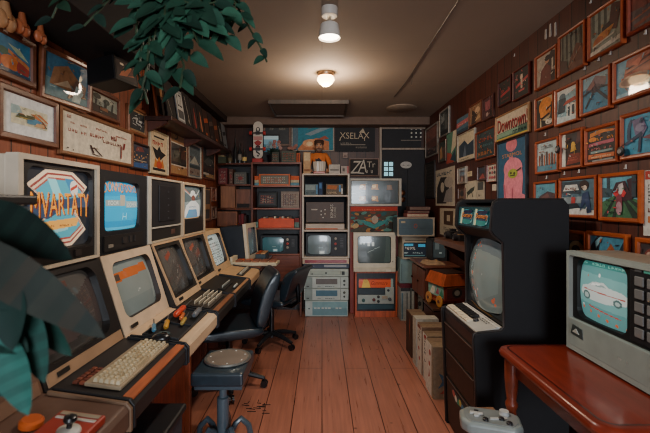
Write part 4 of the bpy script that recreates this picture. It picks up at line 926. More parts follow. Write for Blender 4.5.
for k, y in enumerate((3.05, 3.42, 3.8, 4.18, 4.56)):
    w, h = .33, .36
    M = face_right(-1.25, y, SZ + .004) @ Matrix.Rotation(math.radians(-8), 4, 'X')
    t = thing('framed_picture', lab2[k], 'framed picture', (-1.26, y + w / 2, SZ), 'framed pictures leaning at the back of the left wall shelf')
    c = ('#a5562e', '#9c4a28', '#a87a4c', '#9c5230', '#98683e')[k]
    MB(M).ring(w, h, (.03, .03, w - .03, h - .03), .004, c, recess=.012, thick=.016, n=2).build('frame', 'wood', t)
    MB(M).art(w - .05, h - .05, [r('#5c3a30', 0, 0, 1, 1), p(('#b08058', '#8a3a30', '#6a5a50', '#a06848', '#5a5a58')[k], (.1, .5), (.9, .6), (.8, .95), (.2, .9)), p('#2c2222', (.1, .05), (.8, .05), (.6, .5), (.2, .4)), e('#b89070', .6, .7, .14, .1)], x=.025, y=.025, z=-.011).build('print', 'glazed', t)

# ------------------------------------------------------------------ seats
def star_base(t, c, R, z0, hub, col='#1d1e21', n=5, a0=.3, casters=True):
    for k in range(n):
        a = a0 + 2 * math.pi * k / n
        d = Vector((math.cos(a), math.sin(a), 0))
        pc = Vector((c[0], c[1], 0))
        l = MB().tube([pc + d * .02 + Vector((0, 0, z0 + .03)), pc + d * R * .5 + Vector((0, 0, z0 + .02)), pc + d * R + Vector((0, 0, z0 - .015))], [.026, .022, .015], 8, col).build('leg', 'plastic', t, smooth=True)
        if casters:
            q = pc + d * R
            s_ = Vector((-d.y, d.x, 0))
            m = MB()
            m.cyl(q + s_ * -.02 + Vector((0, 0, .028)), q + s_ * -.006 + Vector((0, 0, .028)), .027, .027, 14, '#141517')
            m.cyl(q + s_ * .006 + Vector((0, 0, .028)), q + s_ * .02 + Vector((0, 0, .028)), .027, .027, 14, '#141517')
            m.cyl(q + Vector((0, 0, .03)), q + Vector((0, 0, z0 - .012)), .007, .007, 8, '#141517')
            m.build('caster', 'satin', l, smooth=True)

def office_chair(label, c, ang, bh, tone='#1a2730', group='swivel chairs at the left desk row', w=.46):
    """c: centre on the floor, ang: direction it faces"""
    t = thing('office_chair', label, 'chair', (c[0], c[1], 0), group)
    R_ = Matrix.Translation((c[0], c[1], 0)) @ Matrix.Rotation(ang, 4, 'Z')      # local +x = facing direction
    star_base(t, c, .27, .085, None, a0=ang + .3)
    MB().lathe([(.036, .075), (.036, .13), (.026, .14), (.026, .40)], (c[0], c[1], 0), (0, 0, 1), 14, '#1a1b1e').build('gas_column', 'satin', t, smooth=True)
    def pad(name, prof, w, edge, kind='leather'):
        """profile in the local xz plane, pushed sideways, with rounded flanks"""
        m = MB(R_)
        n = len(prof)
        ks = ((-1, .86), (-.93, .96), (-.8, 1), (.8, 1), (.93, .96), (1, .86))
        cx = sum(q[0] for q in prof) / n; cz = sum(q[1] for q in prof) / n
        pts = []
        for s_, k in ks:
            for x, z in prof: pts.append((cx + (x - cx) * k, s_ * w / 2, cz + (z - cz) * k))
        fs = [tuple(range(n - 1, -1, -1)), tuple(n * (len(ks) - 1) + i for i in range(n))]
        for a in range(len(ks) - 1):
            for i in range(n):
                j = (i + 1) % n
                fs.append((a * n + i, a * n + j, (a + 1) * n + j, (a + 1) * n + i))
        m.add(pts, fs, edge)
        o = m.build(name, kind, t, smooth=True)
        sb = o.modifiers.new('soft', 'SUBSURF'); sb.levels = sb.render_levels = 2
        return o
    pad('seat', [(-.22, .42), (.20, .41), (.25, .44), (.22, .485), (.0, .495), (-.22, .50), (-.25, .46)], w, tone)
    pad('backrest', [(-.20, .47), (-.17, .50), (-.185, .60), (-.22, .74), (-.30, bh - .02), (-.34, bh), (-.38, bh - .02), (-.33, .74), (-.285, .6), (-.25, .48)], w * .92, tone)
    MB(R_).tube([(-.05, 0, .405), (-.22, 0, .40), (-.29, 0, .45), (-.28, 0, .62)], [.02, .022, .022, .018], 8, '#17181a').build('back_support', 'metal', t, smooth=True)
    MB(R_).box(-.1, .1, -.1, .1, .385, .425, '#17181a').build('seat_plate', 'metal', t, bevel=.005)
    return t
office_chair('nearer black leather swivel chair with a shiny tall backrest, drawn up to the desk', (-.71, 3.06), math.radians(197), .90)
office_chair('farther black swivel chair tucked beside the end of the desk row', (-.50, 3.98), math.radians(160), .80)

# a dark garment hung over the nearer chair
m = MB()
t = thing('pedestal_stool', 'square blue-black padded stool on a steel pole, grey disc on its seat', 'stool', (-.565, 2.285, 0))
MB().box(-.70, -.42, 2.12, 2.47, .424, .498, '#2c3a44').build('seat', 'leather', t, bevel=.014, seg=3)
MB().box(-.69, -.43, 2.15, 2.45, .394, .423, '#4c5a64').build('seat_frame', 'satin', t, bevel=.006)
MB().lathe([(.05, .395), (.05, .40), (.022, .39), (.022, .30), (.034, .295), (.034, .04)][::-1], (-.565, 2.285, 0), (0, 0, 1), 16, '#55656f').build('pole', 'satin', t, smooth=True)
for k in range(5):
    a = .35 + 2 * math.pi * k / 5
    d = Vector((math.cos(a), math.sin(a), 0)); pc = Vector((-.565, 2.285, 0))
    MB().tube([pc + d * .03 + Vector((0, 0, .05)), pc + d * .07 + Vector((0, 0, .13)), pc + d * .10 + Vector((0, 0, .155)), pc + d * .145 + Vector((0, 0, .11)), pc + d * .165 + Vector((0, 0, .018))], .017, 8, '#4c5b65').build('leg', 'satin', t, smooth=True)
t = thing('round_tray', 'round grey glass-topped disc lying on the pedestal stool', 'tray', (-.535, 2.32, .499))
MB().lathe([(.128, 0), (.134, .008), (.13, .015), (.118, .013)], (-.545, 2.315, .4992), (0, 0, 1), 36, '#b9bdb8').build('rim', 'metal', t, smooth=True)
MB().lathe([(.118, 0), (.117, .0015)], (-.545, 2.315, .5115), (0, 0, 1), 36, '#857a70').build('disc', 'satin', t)
m = MB()
for k in range(7):
    a = .4 + k * .9
    m.ball((-.545 + .1 * math.cos(a), 2.315 + .1 * math.sin(a), .5135), .005, .005, .003, 8, '#e6e2d8')
m.build('studs', 'satin', t)

t = thing('plastic_bin', 'black lidded plastic bin on the floor under the keyboard deck', 'bin', (-.70, 1.62, 0))
MB().taper(-.78, -.61, 1.44, 1.73, 0, .5, 1.06, '#2c3a44').build('body', 'plastic', t, bevel=.01)
MB().box(-.80, -.59, 1.42, 1.75, .5, .53, '#191b1e').build('lid', 'plastic', t, bevel=.01)
MB().box(-.588, -.578, 1.52, 1.64, .40, .43, '#47565e').build('handle', 'plastic', t, bevel=.003)

# ------------------------------------------------------------------ far end of the desk row
t = thing('corner_desk', 'dark wooden desk at the far left carrying the turned monitor', 'desk', (-.9, 4.4, 0))
MB().box(XL + .01, -.60, 3.92, 4.85, .735, .775, '#6a3a28').build('desk_top', 'woody', t, bevel=.004)
for x, y in ((-1.28, 3.98), (-.98, 3.98), (-1.28, 4.70), (-.66, 4.70)):
    MB().box(x - .025, x + .025, y - .025, y + .025, 0, .735, '#4c2a1e').build('leg', 'wood', t)
MB().box(XL + .03, -.68, 4.74, 4.76, .3, .735, '#3c2219').build('back_panel', 'wood', t)
t = thing('turned_monitor', 'dark-sided monitor with a cream front, turned away at the row end', 'monitor', (-.90, 4.44, .776))
Mt = Matrix.Translation((-.90, 4.44, .776)) @ Matrix.Rotation(-.10, 4, 'Z')
MB(Mt).prism([(-.17, .02), (.12, .02), (.085, .39), (-.17, .37)], 'y', -.19, .19, '#2b3139').build('casing', 'plastic', t, bevel=.008)
Mf = Mt @ frame((.15, -.2, .01), (0, 1, 0), (-.095, 0, 1))
MB(Mf).ring(.40, .40, (.05, .06, .35, .35), .03, '#d3c8b0', '#2a2a2c', recess=.02, thick=.035).build('bezel', 'plastic', t, bevel=.003)
MB(Mf).screen((.045, .055, .355, .355), -.028, .014, [r('#6d7c80', 0, 0, 1, 1)], 16, 14).build('screen', 'screen_faint_glow', t, smooth=True)
MB(Mt).box(-.12, .1, -.12, .12, 0, .019, '#2b3139').build('foot', 'plastic', t)
t = thing('cream_keyboard', 'angular cream keyboard case with a raised end, at the far desk edge', 'keyboard', (-.70, 4.05, .776))
Mk = Matrix.Translation((-.69, 4.0, .811)) @ Matrix.Rotation(math.radians(-3), 4, 'Z')
MB(Mk).box(-.24, .24, -.02, .19, -.034, .0, '#cfc5a8').box(-.24, -.205, -.02, .19, 0, .05, '#d6ccb0').build('keyboard_body', 'plastic', t, bevel=.006)
m = MB(); key_rows(m, Mk @ Matrix.Translation((-.19, .0, .0)), .42, .17, 5, 2, '#8a5a44', '#c2643e', .016, .2)
m.build('keys', 'plastic', t)
t = thing('round_clock', 'small round dark clock with a tan face between terminal and turned monitor', 'clock', (-.82, 3.93, .777))
MB().lathe([(.052, 0), (.06, .01), (.06, .03), (.05, .035)], (-.975, 3.975, .84), (.25, -1, .1), 20, '#4a3a30').build('case', 'satin', t, smooth=True)
MB().lathe([(.046, 0), (.044, .003)], Vector((-.975, 3.975, .84)) + Vector((.25, -1, .1)).normalized() * .035, (.25, -1, .1), 20, '#a48c70').build('dial', 'plastic', t)
MB().box(-1.0, -.95, 3.955, 3.995, .777, .80, '#4a3a30').build('foot', 'plastic', t)
t = thing('desk_toolbox', 'small dark toolbox with orange and tan trays beside the cream keyboard', 'toolbox', (-.66, 4.45, .776))
MB().box(-.72, -.61, 4.32, 4.6, .776, .85, '#3a4c56').build('body', 'plastic', t, bevel=.005)
MB().box(-.715, -.67, 4.33, 4.59, .851, .865, '#a4502f').build('lid', 'plastic', t, bevel=.003)
MB().box(-.665, -.615, 4.33, 4.59, .851, .862, '#c89a6c').build('tray', 'plastic', t, bevel=.003)

# ------------------------------------------------------------------ plants
def leaf(mb, root, d, up, L, W, col, fold=.25, droop=.3, n=7):
    """a pointed leaf: midrib along d, drooping, folded about the midrib"""
    d = Vector(d).normalized(); up = Vector(up)
    s_ = d.cross(up).normalized(); nrm = s_.cross(d).normalized()
    pts = []
    for i in range(n + 1):
        u = i / n
        w = W * .5 * (math.sin(math.pi * u ** .82) ** .68 if 0 < u < 1 else 0) * (1 - .18 * u)
        ctr = Vector(root) + d * L * u - Vector((0, 0, 1)) * droop * L * u * u
        for s in (-1, -.55, 0, .55, 1):
            pts.append(ctr + s_ * w * s + nrm * (abs(s) * w * fold))
    fs = []
    for i in range(n):
        for k in range(4):
            a = i * 5 + k
            fs.append((a, a + 1, a + 6, a + 5))
    if isinstance(col, str): col = (col,)
    mb.add(pts, fs, col[0])
    for q in range(len(fs)): mb.c[len(mb.c) - len(fs) + q] = col[(q // 4) % len(col)]

rnd = random.Random(21)
t = thing('hanging_plant', 'leafy green vine hanging from the ceiling at upper left', 'plant', (-.45, 1.42, 2.44))
PC = Vector((-.55, 1.45, 2.42))
MB().lathe([(.06, -.17), (.13, -.155), (.16, -.02), (.165, .0), (.15, .0)], PC + Vector((0, 0, .02)), (0, 0, 1), 20, '#2c1d17').build('pot', 'matte', t, smooth=True)
MB().tube([PC + Vector((0, 0, .02)), (PC.x, PC.y, ZC)], .006, 6, '#1f1a18').build('hook', 'metal', t)
stems, leaves = MB(), MB()
GREENS = ('#274a39', '#2f5544', '#213e30', '#386650', '#1c362b')
def vine(pix, dens=1.0, size=.075, lw=.68, tone=GREENS):
    """a stem through points (px, py, Y); leaves alternate along it"""
    pts = [P(*q) for q in pix]
    fine = []
    for a, b in zip(pts[:-1], pts[1:]):
        for k in range(6): fine.append(a.lerp(b, k / 6))
    fine.append(pts[-1])
    stems.tube(fine, .0035, 5, '#3a4a34')
    dist = 0; step = size * .55 / dens; side = 1
    for a, b in zip(fine[:-1], fine[1:]):
        dist += (b - a).length
        while dist > step:
            dist -= step
            dirn = (b - a).normalized()
            ang = rnd.uniform(-.5, .5)
            out = Vector((side * rnd.uniform(.6, 1), rnd.uniform(-.7, .15), rnd.uniform(-.75, .25)))
            L = size * rnd.uniform(.7, 1.1)
            leaf(leaves, b, out + dirn * .5, (rnd.uniform(-.3, .3), -1, rnd.uniform(.3, .9)), L, L * lw, rnd.choice(tone), .22, rnd.uniform(.15, .55))
            side = -side
pot = (170, -25, 1.45)
vine([pot, (158, -5, 1.35), (150, 30, 1.25), (149, 60, 1.22), (146, 92, 1.2)], .9, .075)
vine([pot, (185, 0, 1.3), (178, 35, 1.2), (176, 60, 1.2), (172, 74, 1.2)], .9, .08)
vine([pot, (200, -4, 1.35), (205, 18, 1.3), (212, 32, 1.3)], 1.4, .085)
vine([pot, (215, -10, 1.4), (238, 8, 1.4), (246, 22, 1.4), (254, 36, 1.4), (260, 46, 1.4), (267, 62, 1.4)], .9, .05)
vine([pot, (190, -15, 1.4), (225, -4, 1.4), (234, 14, 1.38)], 1.3, .08)
vine([pot, (140, -12, 1.35), (112, -4, 1.3), (96, 14, 1.28), (84, 26, 1.27)], .8, .07, .55, ('#22392f', '#1c3028', '#2a473a'))
vine([pot, (120, -16, 1.3), (75, -12, 1.3), (58, 4, 1.3), (52, 18, 1.3)], .8, .07, .55, ('#1f352c', '#1a2d26', '#26402f'))
vine([pot, (165, -8, 1.3), (165, 12, 1.2), (163, 30, 1.18)], 1.2, .08)
vine([pot, (180, -12, 1.3), (192, 10, 1.22), (194, 34, 1.2), (200, 46, 1.2)], 1.2, .08)
vine([pot, (150, -16, 1.35), (130, -8, 1.3), (138, 10, 1.25), (136, 34, 1.22)], .9, .075)
vine([pot, (200, -15, 1.4), (215, 0, 1.35), (220, 10, 1.35)], 1.6, .08)
vine([pot, (170, -12, 1.3), (150, 4, 1.25), (176, 8, 1.22), (200, 6, 1.22), (216, 2, 1.25)], 1.7, .085)
vine([pot, (170, -12, 1.3), (160, 16, 1.2), (185, 22, 1.2), (205, 22, 1.22)], 1.6, .085)
for q in (((188, -8, 1.3), (182, 12, 1.24), (190, 28, 1.22)), ((205, -10, 1.32), (198, 8, 1.26), (214, 22, 1.25), (226, 36, 1.26)), ((168, 0, 1.3), (158, 22, 1.22), (152, 44, 1.2), (156, 58, 1.2)), ((228, -14, 1.38), (236, 4, 1.36), (232, 26, 1.34)), ((150, -10, 1.34), (142, 14, 1.26), (133, 24, 1.24)), ((176, -10, 1.28), (170, 20, 1.2), (182, 46, 1.18), (190, 56, 1.2)), ((160, -6, 1.32), (186, 2, 1.22), (212, 12, 1.22), (238, 14, 1.26)), ((146, -8, 1.4), (180, 14, 1.3), (210, 30, 1.3))):
    vine((pot,) + q, 1.5, .068, .68)
for q in (((160, -2, 1.3), (150, 34, 1.2), (147, 66, 1.16), (140, 100, 1.15)), ((172, -2, 1.3), (176, 40, 1.2), (184, 66, 1.18), (180, 88, 1.18)), ((158, 4, 1.3), (143, 40, 1.2), (138, 72, 1.18), (148, 104, 1.17))):
    vine((pot,) + q, .72, .064, .7)
stems.build('stems', 'leaf', t, smooth=True)
lv = leaves.build('foliage', 'leaf', t, smooth=True)

t = thing('potted_plant', 'big-leaved dark green plant blurred in the left foreground', 'plant', (-.76, .42, .80))
pc = Vector((-.76, .42, .785))
MB().lathe([(.07, 0), (.095, .02), (.11, .15), (.115, .155), (.10, .155)], pc, (0, 0, 1), 20, '#4a342a').build('pot', 'matte', t, smooth=True)
MB().lathe([(.098, 0), (.0, .004)], pc + Vector((0, 0, .135)), (0, 0, 1), 16, '#241a16').build('soil', 'matte', t)
stems, leaves = MB(), MB()
def bigleaf(base_px, tip_px, W, col, up=(.2, -.6, .8), fold=.14, droop=.1, split=False):
    a, b = P(*base_px), P(*tip_px)
    stems.tube([pc + Vector((0, 0, .14)), (pc + a) / 2 + Vector((0, 0, .08)), a], [.008, .006, .004], 6, '#2f4a3a')
    d = b - a
    leaf(leaves, a, d + Vector((0, 0, droop * d.length)), up, d.length, W, col, fold, droop, 12)
bigleaf((-45, 208, .62), (66, 258, .64), .085, ('#0f211d', '#132722'), (-.1, -.75, .65), .1, .15)
bigleaf((-60, 236, .54), (97, 334, .58), .07, ('#202a22', '#2c2a20', '#1c2620', '#262c24'), (-.35, -.75, .55), .06, .1)
bigleaf((-50, 268, .6), (60, 300, .63), .07, ('#0c1614',), (-.1, -.75, .6), .1, .15)
bigleaf((-30, 300, .55), (80, 303, .6), .055, ('#10302b', '#0f2a25'), (0, -.7, .7), .12, .2)
bigleaf((14, 296, .58), (42, 376, .58), .05, ('#174139', '#1b4a41'), (.3, -.9, .2), .14, .1)
bigleaf((-6, 330, .55), (26, 410, .55), .05, ('#205a51', '#27665c'), (.3, -.9, .25), .16, .08)
bigleaf((15, 305, .6), (66, 352, .62), .045, ('#153a32',), (-.2, -.9, .3), .14, .15)
bigleaf((-40, 316, .55), (24, 350, .56), .06, ('#123029', '#15382f'), (.1, -.8, .6), .12, .15)
bigleaf((5, 280, .56), (12, 345, .54), .05, ('#112d28',), (.2, -.9, .2), .12, .1)
bigleaf((-50, 350, .56), (8, 392, .57), .06, ('#1c4e47', '#17423d'), (.1, -.8, .6), .12, .15)
stems.build('stems', 'leaf', t, smooth=True)
leaves.build('foliage', 'leaf', t, smooth=True)
# ------------------------------------------------------------------ far wall: pictures
BY = YB - .03
picture('dark framed poster with a faint title, above the skateboard shelf', 'B', (263, 291, 119.5, 146, BY),
        [r('#2f3234', 0, 0, 1, 1), gl('#8e8676', .2, .62, .86, .8, 7, 1, 3), r('#3f5666', .05, .05, .6, .4)], '#7a5e50', .03, mat_c=None)
picture('wide teal sunset poster on the far wall behind the orange-shirted figurine', 'B', (291.5, 334, 120, 151, BY),
        [r('#2f7f90', 0, 0, 1, 1), p('#8a9aa0', (.3, .55), (1, .95), (1, .8), (.45, .5)), p('#c27a50', (.1, .0), (.9, 0), (.9, .3), (.6, .42), (.3, .3)), e('#e0a070', .45, .24, .2, .14), e('#f0d0a0', .42, .22, .08, .08), p('#5c6870', (.35, .7), (1, 1), (.6, 1)), p('#b05a44', (.5, .3), (.8, .5), (.9, .4)), r('#56707c', 0, 0, .14, 1)], '#b9aea0', .014, kind='paper')
picture('black poster lettered in pale angular capitals on the far wall', 'B', (335, 375, 120, 151.5, BY),
        [r('#1f2024', 0, 0, 1, 1), tx('#b9a88e', 'XSELAX', .12, .42, .86, .62, arc=-.02), p('#b9a88e', (.6, .6), (.7, .74), (.76, .58)), ln('#b9a88e', .74, .44, .74, .34, .02), ln('#b9a88e', .14, .44, .12, .34, .025), gl('#8a8478', .14, .76, .34, .86, 4, 2, 2), r('#8a8478', .36, .76, .5, .785), r('#77726a', .5, .85, .8, .87), gl('#8a8074', .14, .24, .42, .32, 6, 1, 4), r('#8a8074', .14, .2, .76, .23), gl('#8a8074', .52, .1, .8, .19, 6, 1, 8)], None, cat='poster', kind='paper', d=.006)
picture('framed black sign of large white graffiti letters below the black poster', 'B', (349, 379.5, 158, 176.5, BY),
        [r('#231f1f', 0, 0, 1, 1), tx('#c2b8a8', 'Z', .06, .12, .36, .9, slant=.12), tx('#c2b8a8', 'A', .3, .2, .62, .98, slant=.05), tx('#b8ae9e', 'Tr', .6, .5, .9, .86), gl('#b8ae9e', .56, .14, .92, .44, 4, 1, 7), ln('#c2b8a8', .02, .2, .5, .12, .08)], '#7a5c4c', .02, kind='paper', cat='sign', name='framed_sign')
picture('small pinkish-grey card on the far wall left of the black sign', 'B', (343, 347.5, 152.5, 158, BY), [r('#a08a80', 0, 0, 1, 1), r('#7a645c', .2, .2, .8, .5)], None, cat='note', kind='paper', d=.006, name='mounted_note')

# ------------------------------------------------------------------ dark door in the far right corner
t = D.objects.new('door_1', None); COL.objects.link(t); a = P(381, 268, YB - .02)
t.location = (1.02, YB - .02, 0); tag(t, 'dark corner door with a small lit window of six panes', 'door', None, 'structure')
x0, x1 = P(381.5, 0, YB - .02).x, XR - .005
zt = P(0, 150, YB - .02).z
MB().box(x0, x1, YB - .03, YB - .002, 0, zt, '#2b2c30').build('door_panel', 'matte', t)
f = MB(); f.box(x0 - .03, x0, YB - .05, YB - .002, 0, 2.40, '#a08f7c').box(x0, x1, YB - .05, YB - .002, zt, zt + .025, '#a08f7c').box(x0, x1, YB - .05, YB - .002, 2.38, 2.40, '#8c7c6c')
f.build('door_frame', 'wood', t, bevel=.003)
for i, px in enumerate((386, 391)):
    for j, py in enumerate((164, 169, 174)):
        c = P(px, py, YB - .03)
        MB().box(c.x - .026, c.x + .026, YB - .036, YB - .0305, c.z - .026, c.z + .026, '#8fd0dc').build('pane', 'screen_on', t)
for py in (193, 199.5):
    c = P(402, py, YB - .03)
    MB().lathe([(.012, 0), (.012, .02), (.034, .03), (.036, .045), (.02, .056)], (c.x, YB - .03, c.z), (0, -1, 0), 16, '#8a5638').build('knob', 'metal', t, smooth=True)
MB().box(P(407, 0, YB).x - .006, P(407, 0, YB).x + .006, YB - .034, YB - .03, .3, 1.85, '#17181b').build('seam_strip', 'matte', t)
c = P(406, 165, YB - .03)
o = MB(face_front(c.x - .075, YB - .0305, c.z - .045)).add([(.075 + .075 * math.cos(a), .045 + .045 * math.sin(a), z) for z in (0, .008) for a in [2 * math.pi * k / 24 for k in range(24)]],
    [tuple(range(24, 48))] + [(i, (i + 1) % 24, 24 + (i + 1) % 24, 24 + i) for i in range(24)], '#b9b6ae').art(.15, .09, [gl('#4a4a4c', .2, .36, .8, .62, 6, 1, 3)], z=.0085).build('oval_sign', 'paper')
tag(o, 'white oval sign on the dark corner door', 'sign')
t = thing('peg_board', 'black board above the corner door with nine white dots', 'board', (1.05, YB - .03, zt + .03))
a, b_ = P(382.5, 148, YB - .03), P(421, 122, YB - .03)
MB().box(a.x, b_.x, YB - .03, YB - .004, a.z + .01, b_.z, '#26282c').build('board', 'matte', t)
m = MB()
for i in range(3):
    for j in range(3):
        c = P(411.5 + 4.6 * i, 129 + 4 * j, YB - .03)
        m.cyl((c.x, YB - .03, c.z), (c.x, YB - .035, c.z), .012, .012, 10, '#c4c2ba')
m.build('dots', 'plastic', t)
c0, c1 = P(401, 140.5, YB - .03), P(421, 140, YB - .03)
MB().box(c0.x, c1.x, YB - .05, YB - .03, c0.z - .006, c0.z + .006, '#6e6256').build('ledge', 'wood', t)
picture('small dark sign with pale marks wedged under the ceiling in the corner', 'B', (406, 425, 116, 123, YB - .06), [r('#2c3230', 0, 0, 1, 1), gl('#7f948e', .08, .3, .92, .8, 9, 1, 5)], None, cat='sign', kind='paper', d=.006, name='paper_sign')

# ------------------------------------------------------------------ brown bookcase
BF = 4.95
def bx(px0, px1, py0, py1, Y):
    """x0, x1, z0, z1 of a front face measured on the photo at depth Y"""
    a, b = P(px0, py1, Y), P(px1, py0, Y); return a.x, b.x, a.z, b.z
t = thing('bookcase', 'brown wooden bookcase with open shelves, left on the far wall', 'bookcase', (-.58, 5.12, 0))
xa, xb = P(252.5, 0, BF).x, P(300, 0, BF).x
zs = [P(0, y, BF).z for y in (164, 187, 209.5, 229.5, 255.5)]
m = MB(); m.box(xa - .02, xa + .005, BF, YB - .01, 0, zs[0], '#6a3826').box(xb - .005, xb + .02, BF, YB - .01, 0, zs[0], '#6a3826'); m.build('side_panel', 'wood', t, bevel=.002)
MB().box(xa - .02, xb + .02, BF - .01, YB - .01, zs[0], zs[0] + .022, '#743c28').build('top_board', 'woodx', t, bevel=.002)
for z in zs[1:]:
    MB().box(xa + .005, xb - .005, BF, YB - .012, z, z + .02, '#8a4a30').build('shelf', 'woodx', t, bevel=.002)
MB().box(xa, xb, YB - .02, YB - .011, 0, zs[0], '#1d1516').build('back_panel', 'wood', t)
dr = MB().box(xa + .006, xb - .006, BF + .005, BF + .025, zs[4] - .32, zs[4] - .004, '#7a4230').build('drawer', 'woodx', t, bevel=.003)
MB().box(-.68, -.56, BF - .012, BF + .005, zs[4] - .10, zs[4] - .085, '#c39a6c').build('drawer_pull', 'wood', dr)
# corner shelf left of it
t = thing('corner_shelf', 'low-lit wooden corner shelf left of the bookcase', 'shelf', (-1.1, 5.1, 0))
for y in (165, 186, 210, 228):
    z = P(0, y, 5.05).z
    MB().prism([(XL + .004, 5.10), (-1.20, 4.99), (xa - .024, BF + .02), (xa - .024, YB - .012), (XL + .004, YB - .012)], 'z', z, z + .02, '#6a3826').build('shelf_board', 'woodx', t)
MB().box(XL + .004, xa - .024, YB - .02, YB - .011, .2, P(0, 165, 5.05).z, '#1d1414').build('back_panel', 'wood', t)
z186, z210, z228 = (P(0, y, 5.05).z + .021 for y in (210, 228, 240))
t = thing('wooden_box', 'plain brown wooden cabinet box on the corner shelf', 'box', (-1.2, 5.1, z186))
MB().box(XL + .07, -1.085, 5.0, 5.24, z186, z186 + .28, '#8c5a3c').build('carcass', 'wood', t, bevel=.004)
MB().box(XL + .08, -1.095, 4.985, 4.999, z186 + .01, z186 + .27, '#94603f').build('door', 'wood', t, bevel=.003)
t = thing('wooden_speaker', 'brown wooden speaker box with a dark slot, right end of the corner shelf', 'speaker', (-1.0, 5.1, z186))
MB().box(-1.075, xa - .03, 5.0, 5.24, z186, z186 + .24, '#7c4c36').build('cabinet', 'wood', t, bevel=.004)
MB().box(-1.06, xa - .045, 4.99, 5.0, z186 + .01, z186 + .06, '#241e1e').build('slot', 'matte', t)
t = thing('wooden_box', 'lower brown wooden box on the corner shelf, under the speaker', 'box', (-1.2, 5.1, z210))
MB().box(XL + .03, -1.06, 5.0, 5.24, z210, z210 + .19, '#855238').build('carcass', 'wood', t, bevel=.004)
MB().box(XL + .05, -1.08, 4.99, 4.999, z210 + .02, z210 + .17, '#7a4a32').build('door', 'wood', t)
RB = 'small boxes and books on the corner shelf'
for k, (x, w, h, c, lab) in enumerate(((-1.045, .03, .15, '#5c2026', 'dark red book standing beside the lower wooden box'), (-1.01, .03, .16, '#74262c', 'brighter red book standing beside the lower wooden box'), (-.975, .028, .14, '#3a2326', 'brown-black book at the end of the red books'))):
    o = MB().box(x, x + w, 5.0, 5.16, z210, z210 + h, c).build('book', 'paper', bevel=.002); tag(o, lab, 'book', RB)
zc = P(0, 186, 5.05).z + .021
for k, (x, w, h, c, lab) in enumerate(((-1.30, .11, .2, '#6a2a2e', 'dark red patterned box on the upper corner shelf'), (-1.17, .05, .19, '#5a3a30', 'narrow brown box between red and grey ones on the corner shelf'), (-1.10, .15, .15, '#5c605c', 'grey patterned box on the upper corner shelf'))):
    b = MB(face_front(x, 5.02, zc)).box(0, w, 0, h, -.16, 0, c).art(w, h, [gl('#a08c80', .15, .1, .85, .9, 4, 4, k), e('#8a3a3a', .5, .5, .2, .16)], z=.001)
    tag(b.build('patterned_box', 'paper'), lab, 'box', RB)
# things on the corner shelf top and bookcase top
zt_ = zs[0] + .0225
zk = P(0, 165, 5.05).z + .021
GB = 'bottles and jars on top of the corner shelf'
for k, (x, rr, h, c, cc, lab) in enumerate(((-1.10, .022, .30, '#1c2122', '#1c1c1c', 'tall thin black bottle on the corner shelf top'), (-1.045, .026, .24, '#262a2c', '#8a8478', 'dark bottle with a grey cap on the corner shelf top'), (-.985, .03, .17, '#32302e', '#d8b870', 'squat dark bottle with a yellow label on the corner shelf top'), (-1.17, .03, .14, '#4a4436', '#6a5a3c', 'short brown jar on the corner shelf top'))):
    t = thing('bottle', lab, 'bottle', (x, 5.08, zk), GB)
    MB().lathe([(rr * .95, 0), (rr, .01), (rr, h * .6), (rr * .4, h * .75), (rr * .4, h)], (x, 5.08, zk), (0, 0, 1), 14, c).build('body', 'satin', t, smooth=True)
    MB().lathe([(rr * 1.02, h * .18), (rr * 1.02, h * .48)], (x, 5.08, zk), (0, 0, 1), 14, cc, cap=False).build('paper_band', 'paper', t, smooth=True)
    MB().cyl((x, 5.08, zk + h), (x, 5.08, zk + h + .02), rr * .45, rr * .45, 12, '#3a3632').build('cap', 'plastic', t)
t = thing('small_crate', 'small olive box with a pale lid at the left of the bottles', 'box', (-1.26, 5.1, zk))
MB().box(-1.31, -1.21, 5.03, 5.16, zk, zk + .08, '#3f4634').build('body', 'paper', t, bevel=.003)
MB().box(-1.30, -1.23, 5.02, 5.15, zk + .081, zk + .1, '#a89468').build('lid', 'paper', t)
# skateboard on its red stand
t = thing('skateboard_stand', 'red block stand under the upright white skateboard', 'stand', (-.81, 5.02, zt_))
MB().box(-.87, -.74, 4.97, 5.09, zt_, zt_ + .05, '#a8302c').build('block', 'satin', t, bevel=.006)
MB().box(-.84, -.77, 5.055, 5.085, zt_ + .05, zt_ + .09, '#8a2824').build('back_lip', 'satin', t, bevel=.003)
t = thing('skateboard', 'white skateboard with black and red graphics standing upright on a red block', 'skateboard', (-.81, 5.02, zt_ + .051))
zb = zt_ + .051; L = .47
out = []
for k in range(13):
    a = math.pi * k / 12; out.append((.06 * math.cos(a), L - .06 + .06 * math.sin(a)))
out2 = [(.06 * math.cos(math.pi + math.pi * k / 12), .06 + .06 * math.sin(math.pi + math.pi * k / 12)) for k in range(13)]
Ms = face_front(-.805, 5.03, zb)
m = MB(Ms); poly = out + out2
m.prism(poly, 'z', -.012, 0, '#cfc6b8')
m.art(.12, L, [r('#d3cabc', .04, .1, .96, .88), e('#d3cabc', .5, .9, .46, .1), e('#26262a', .5, .78, .22, .07), e('#cfc6b8', .5, .79, .12, .04), r('#26262a', .3, .66, .7, .7), p('#c28a84', (.04, .5), (.96, .5), (.96, .6), (.04, .6)), p('#a83a38', (.1, .44), (.5, .5), (.9, .44), (.7, .36), (.3, .36)), e('#2a2426', .5, .3, .26, .06), e('#8a3230', .5, .3, .14, .03), ln('#2a2426', .3, .2, .7, .12, .05), r('#2a2426', .4, .06, .6, .1)], x=-.06, z=.001)
m.build('deck', 'satin', t)
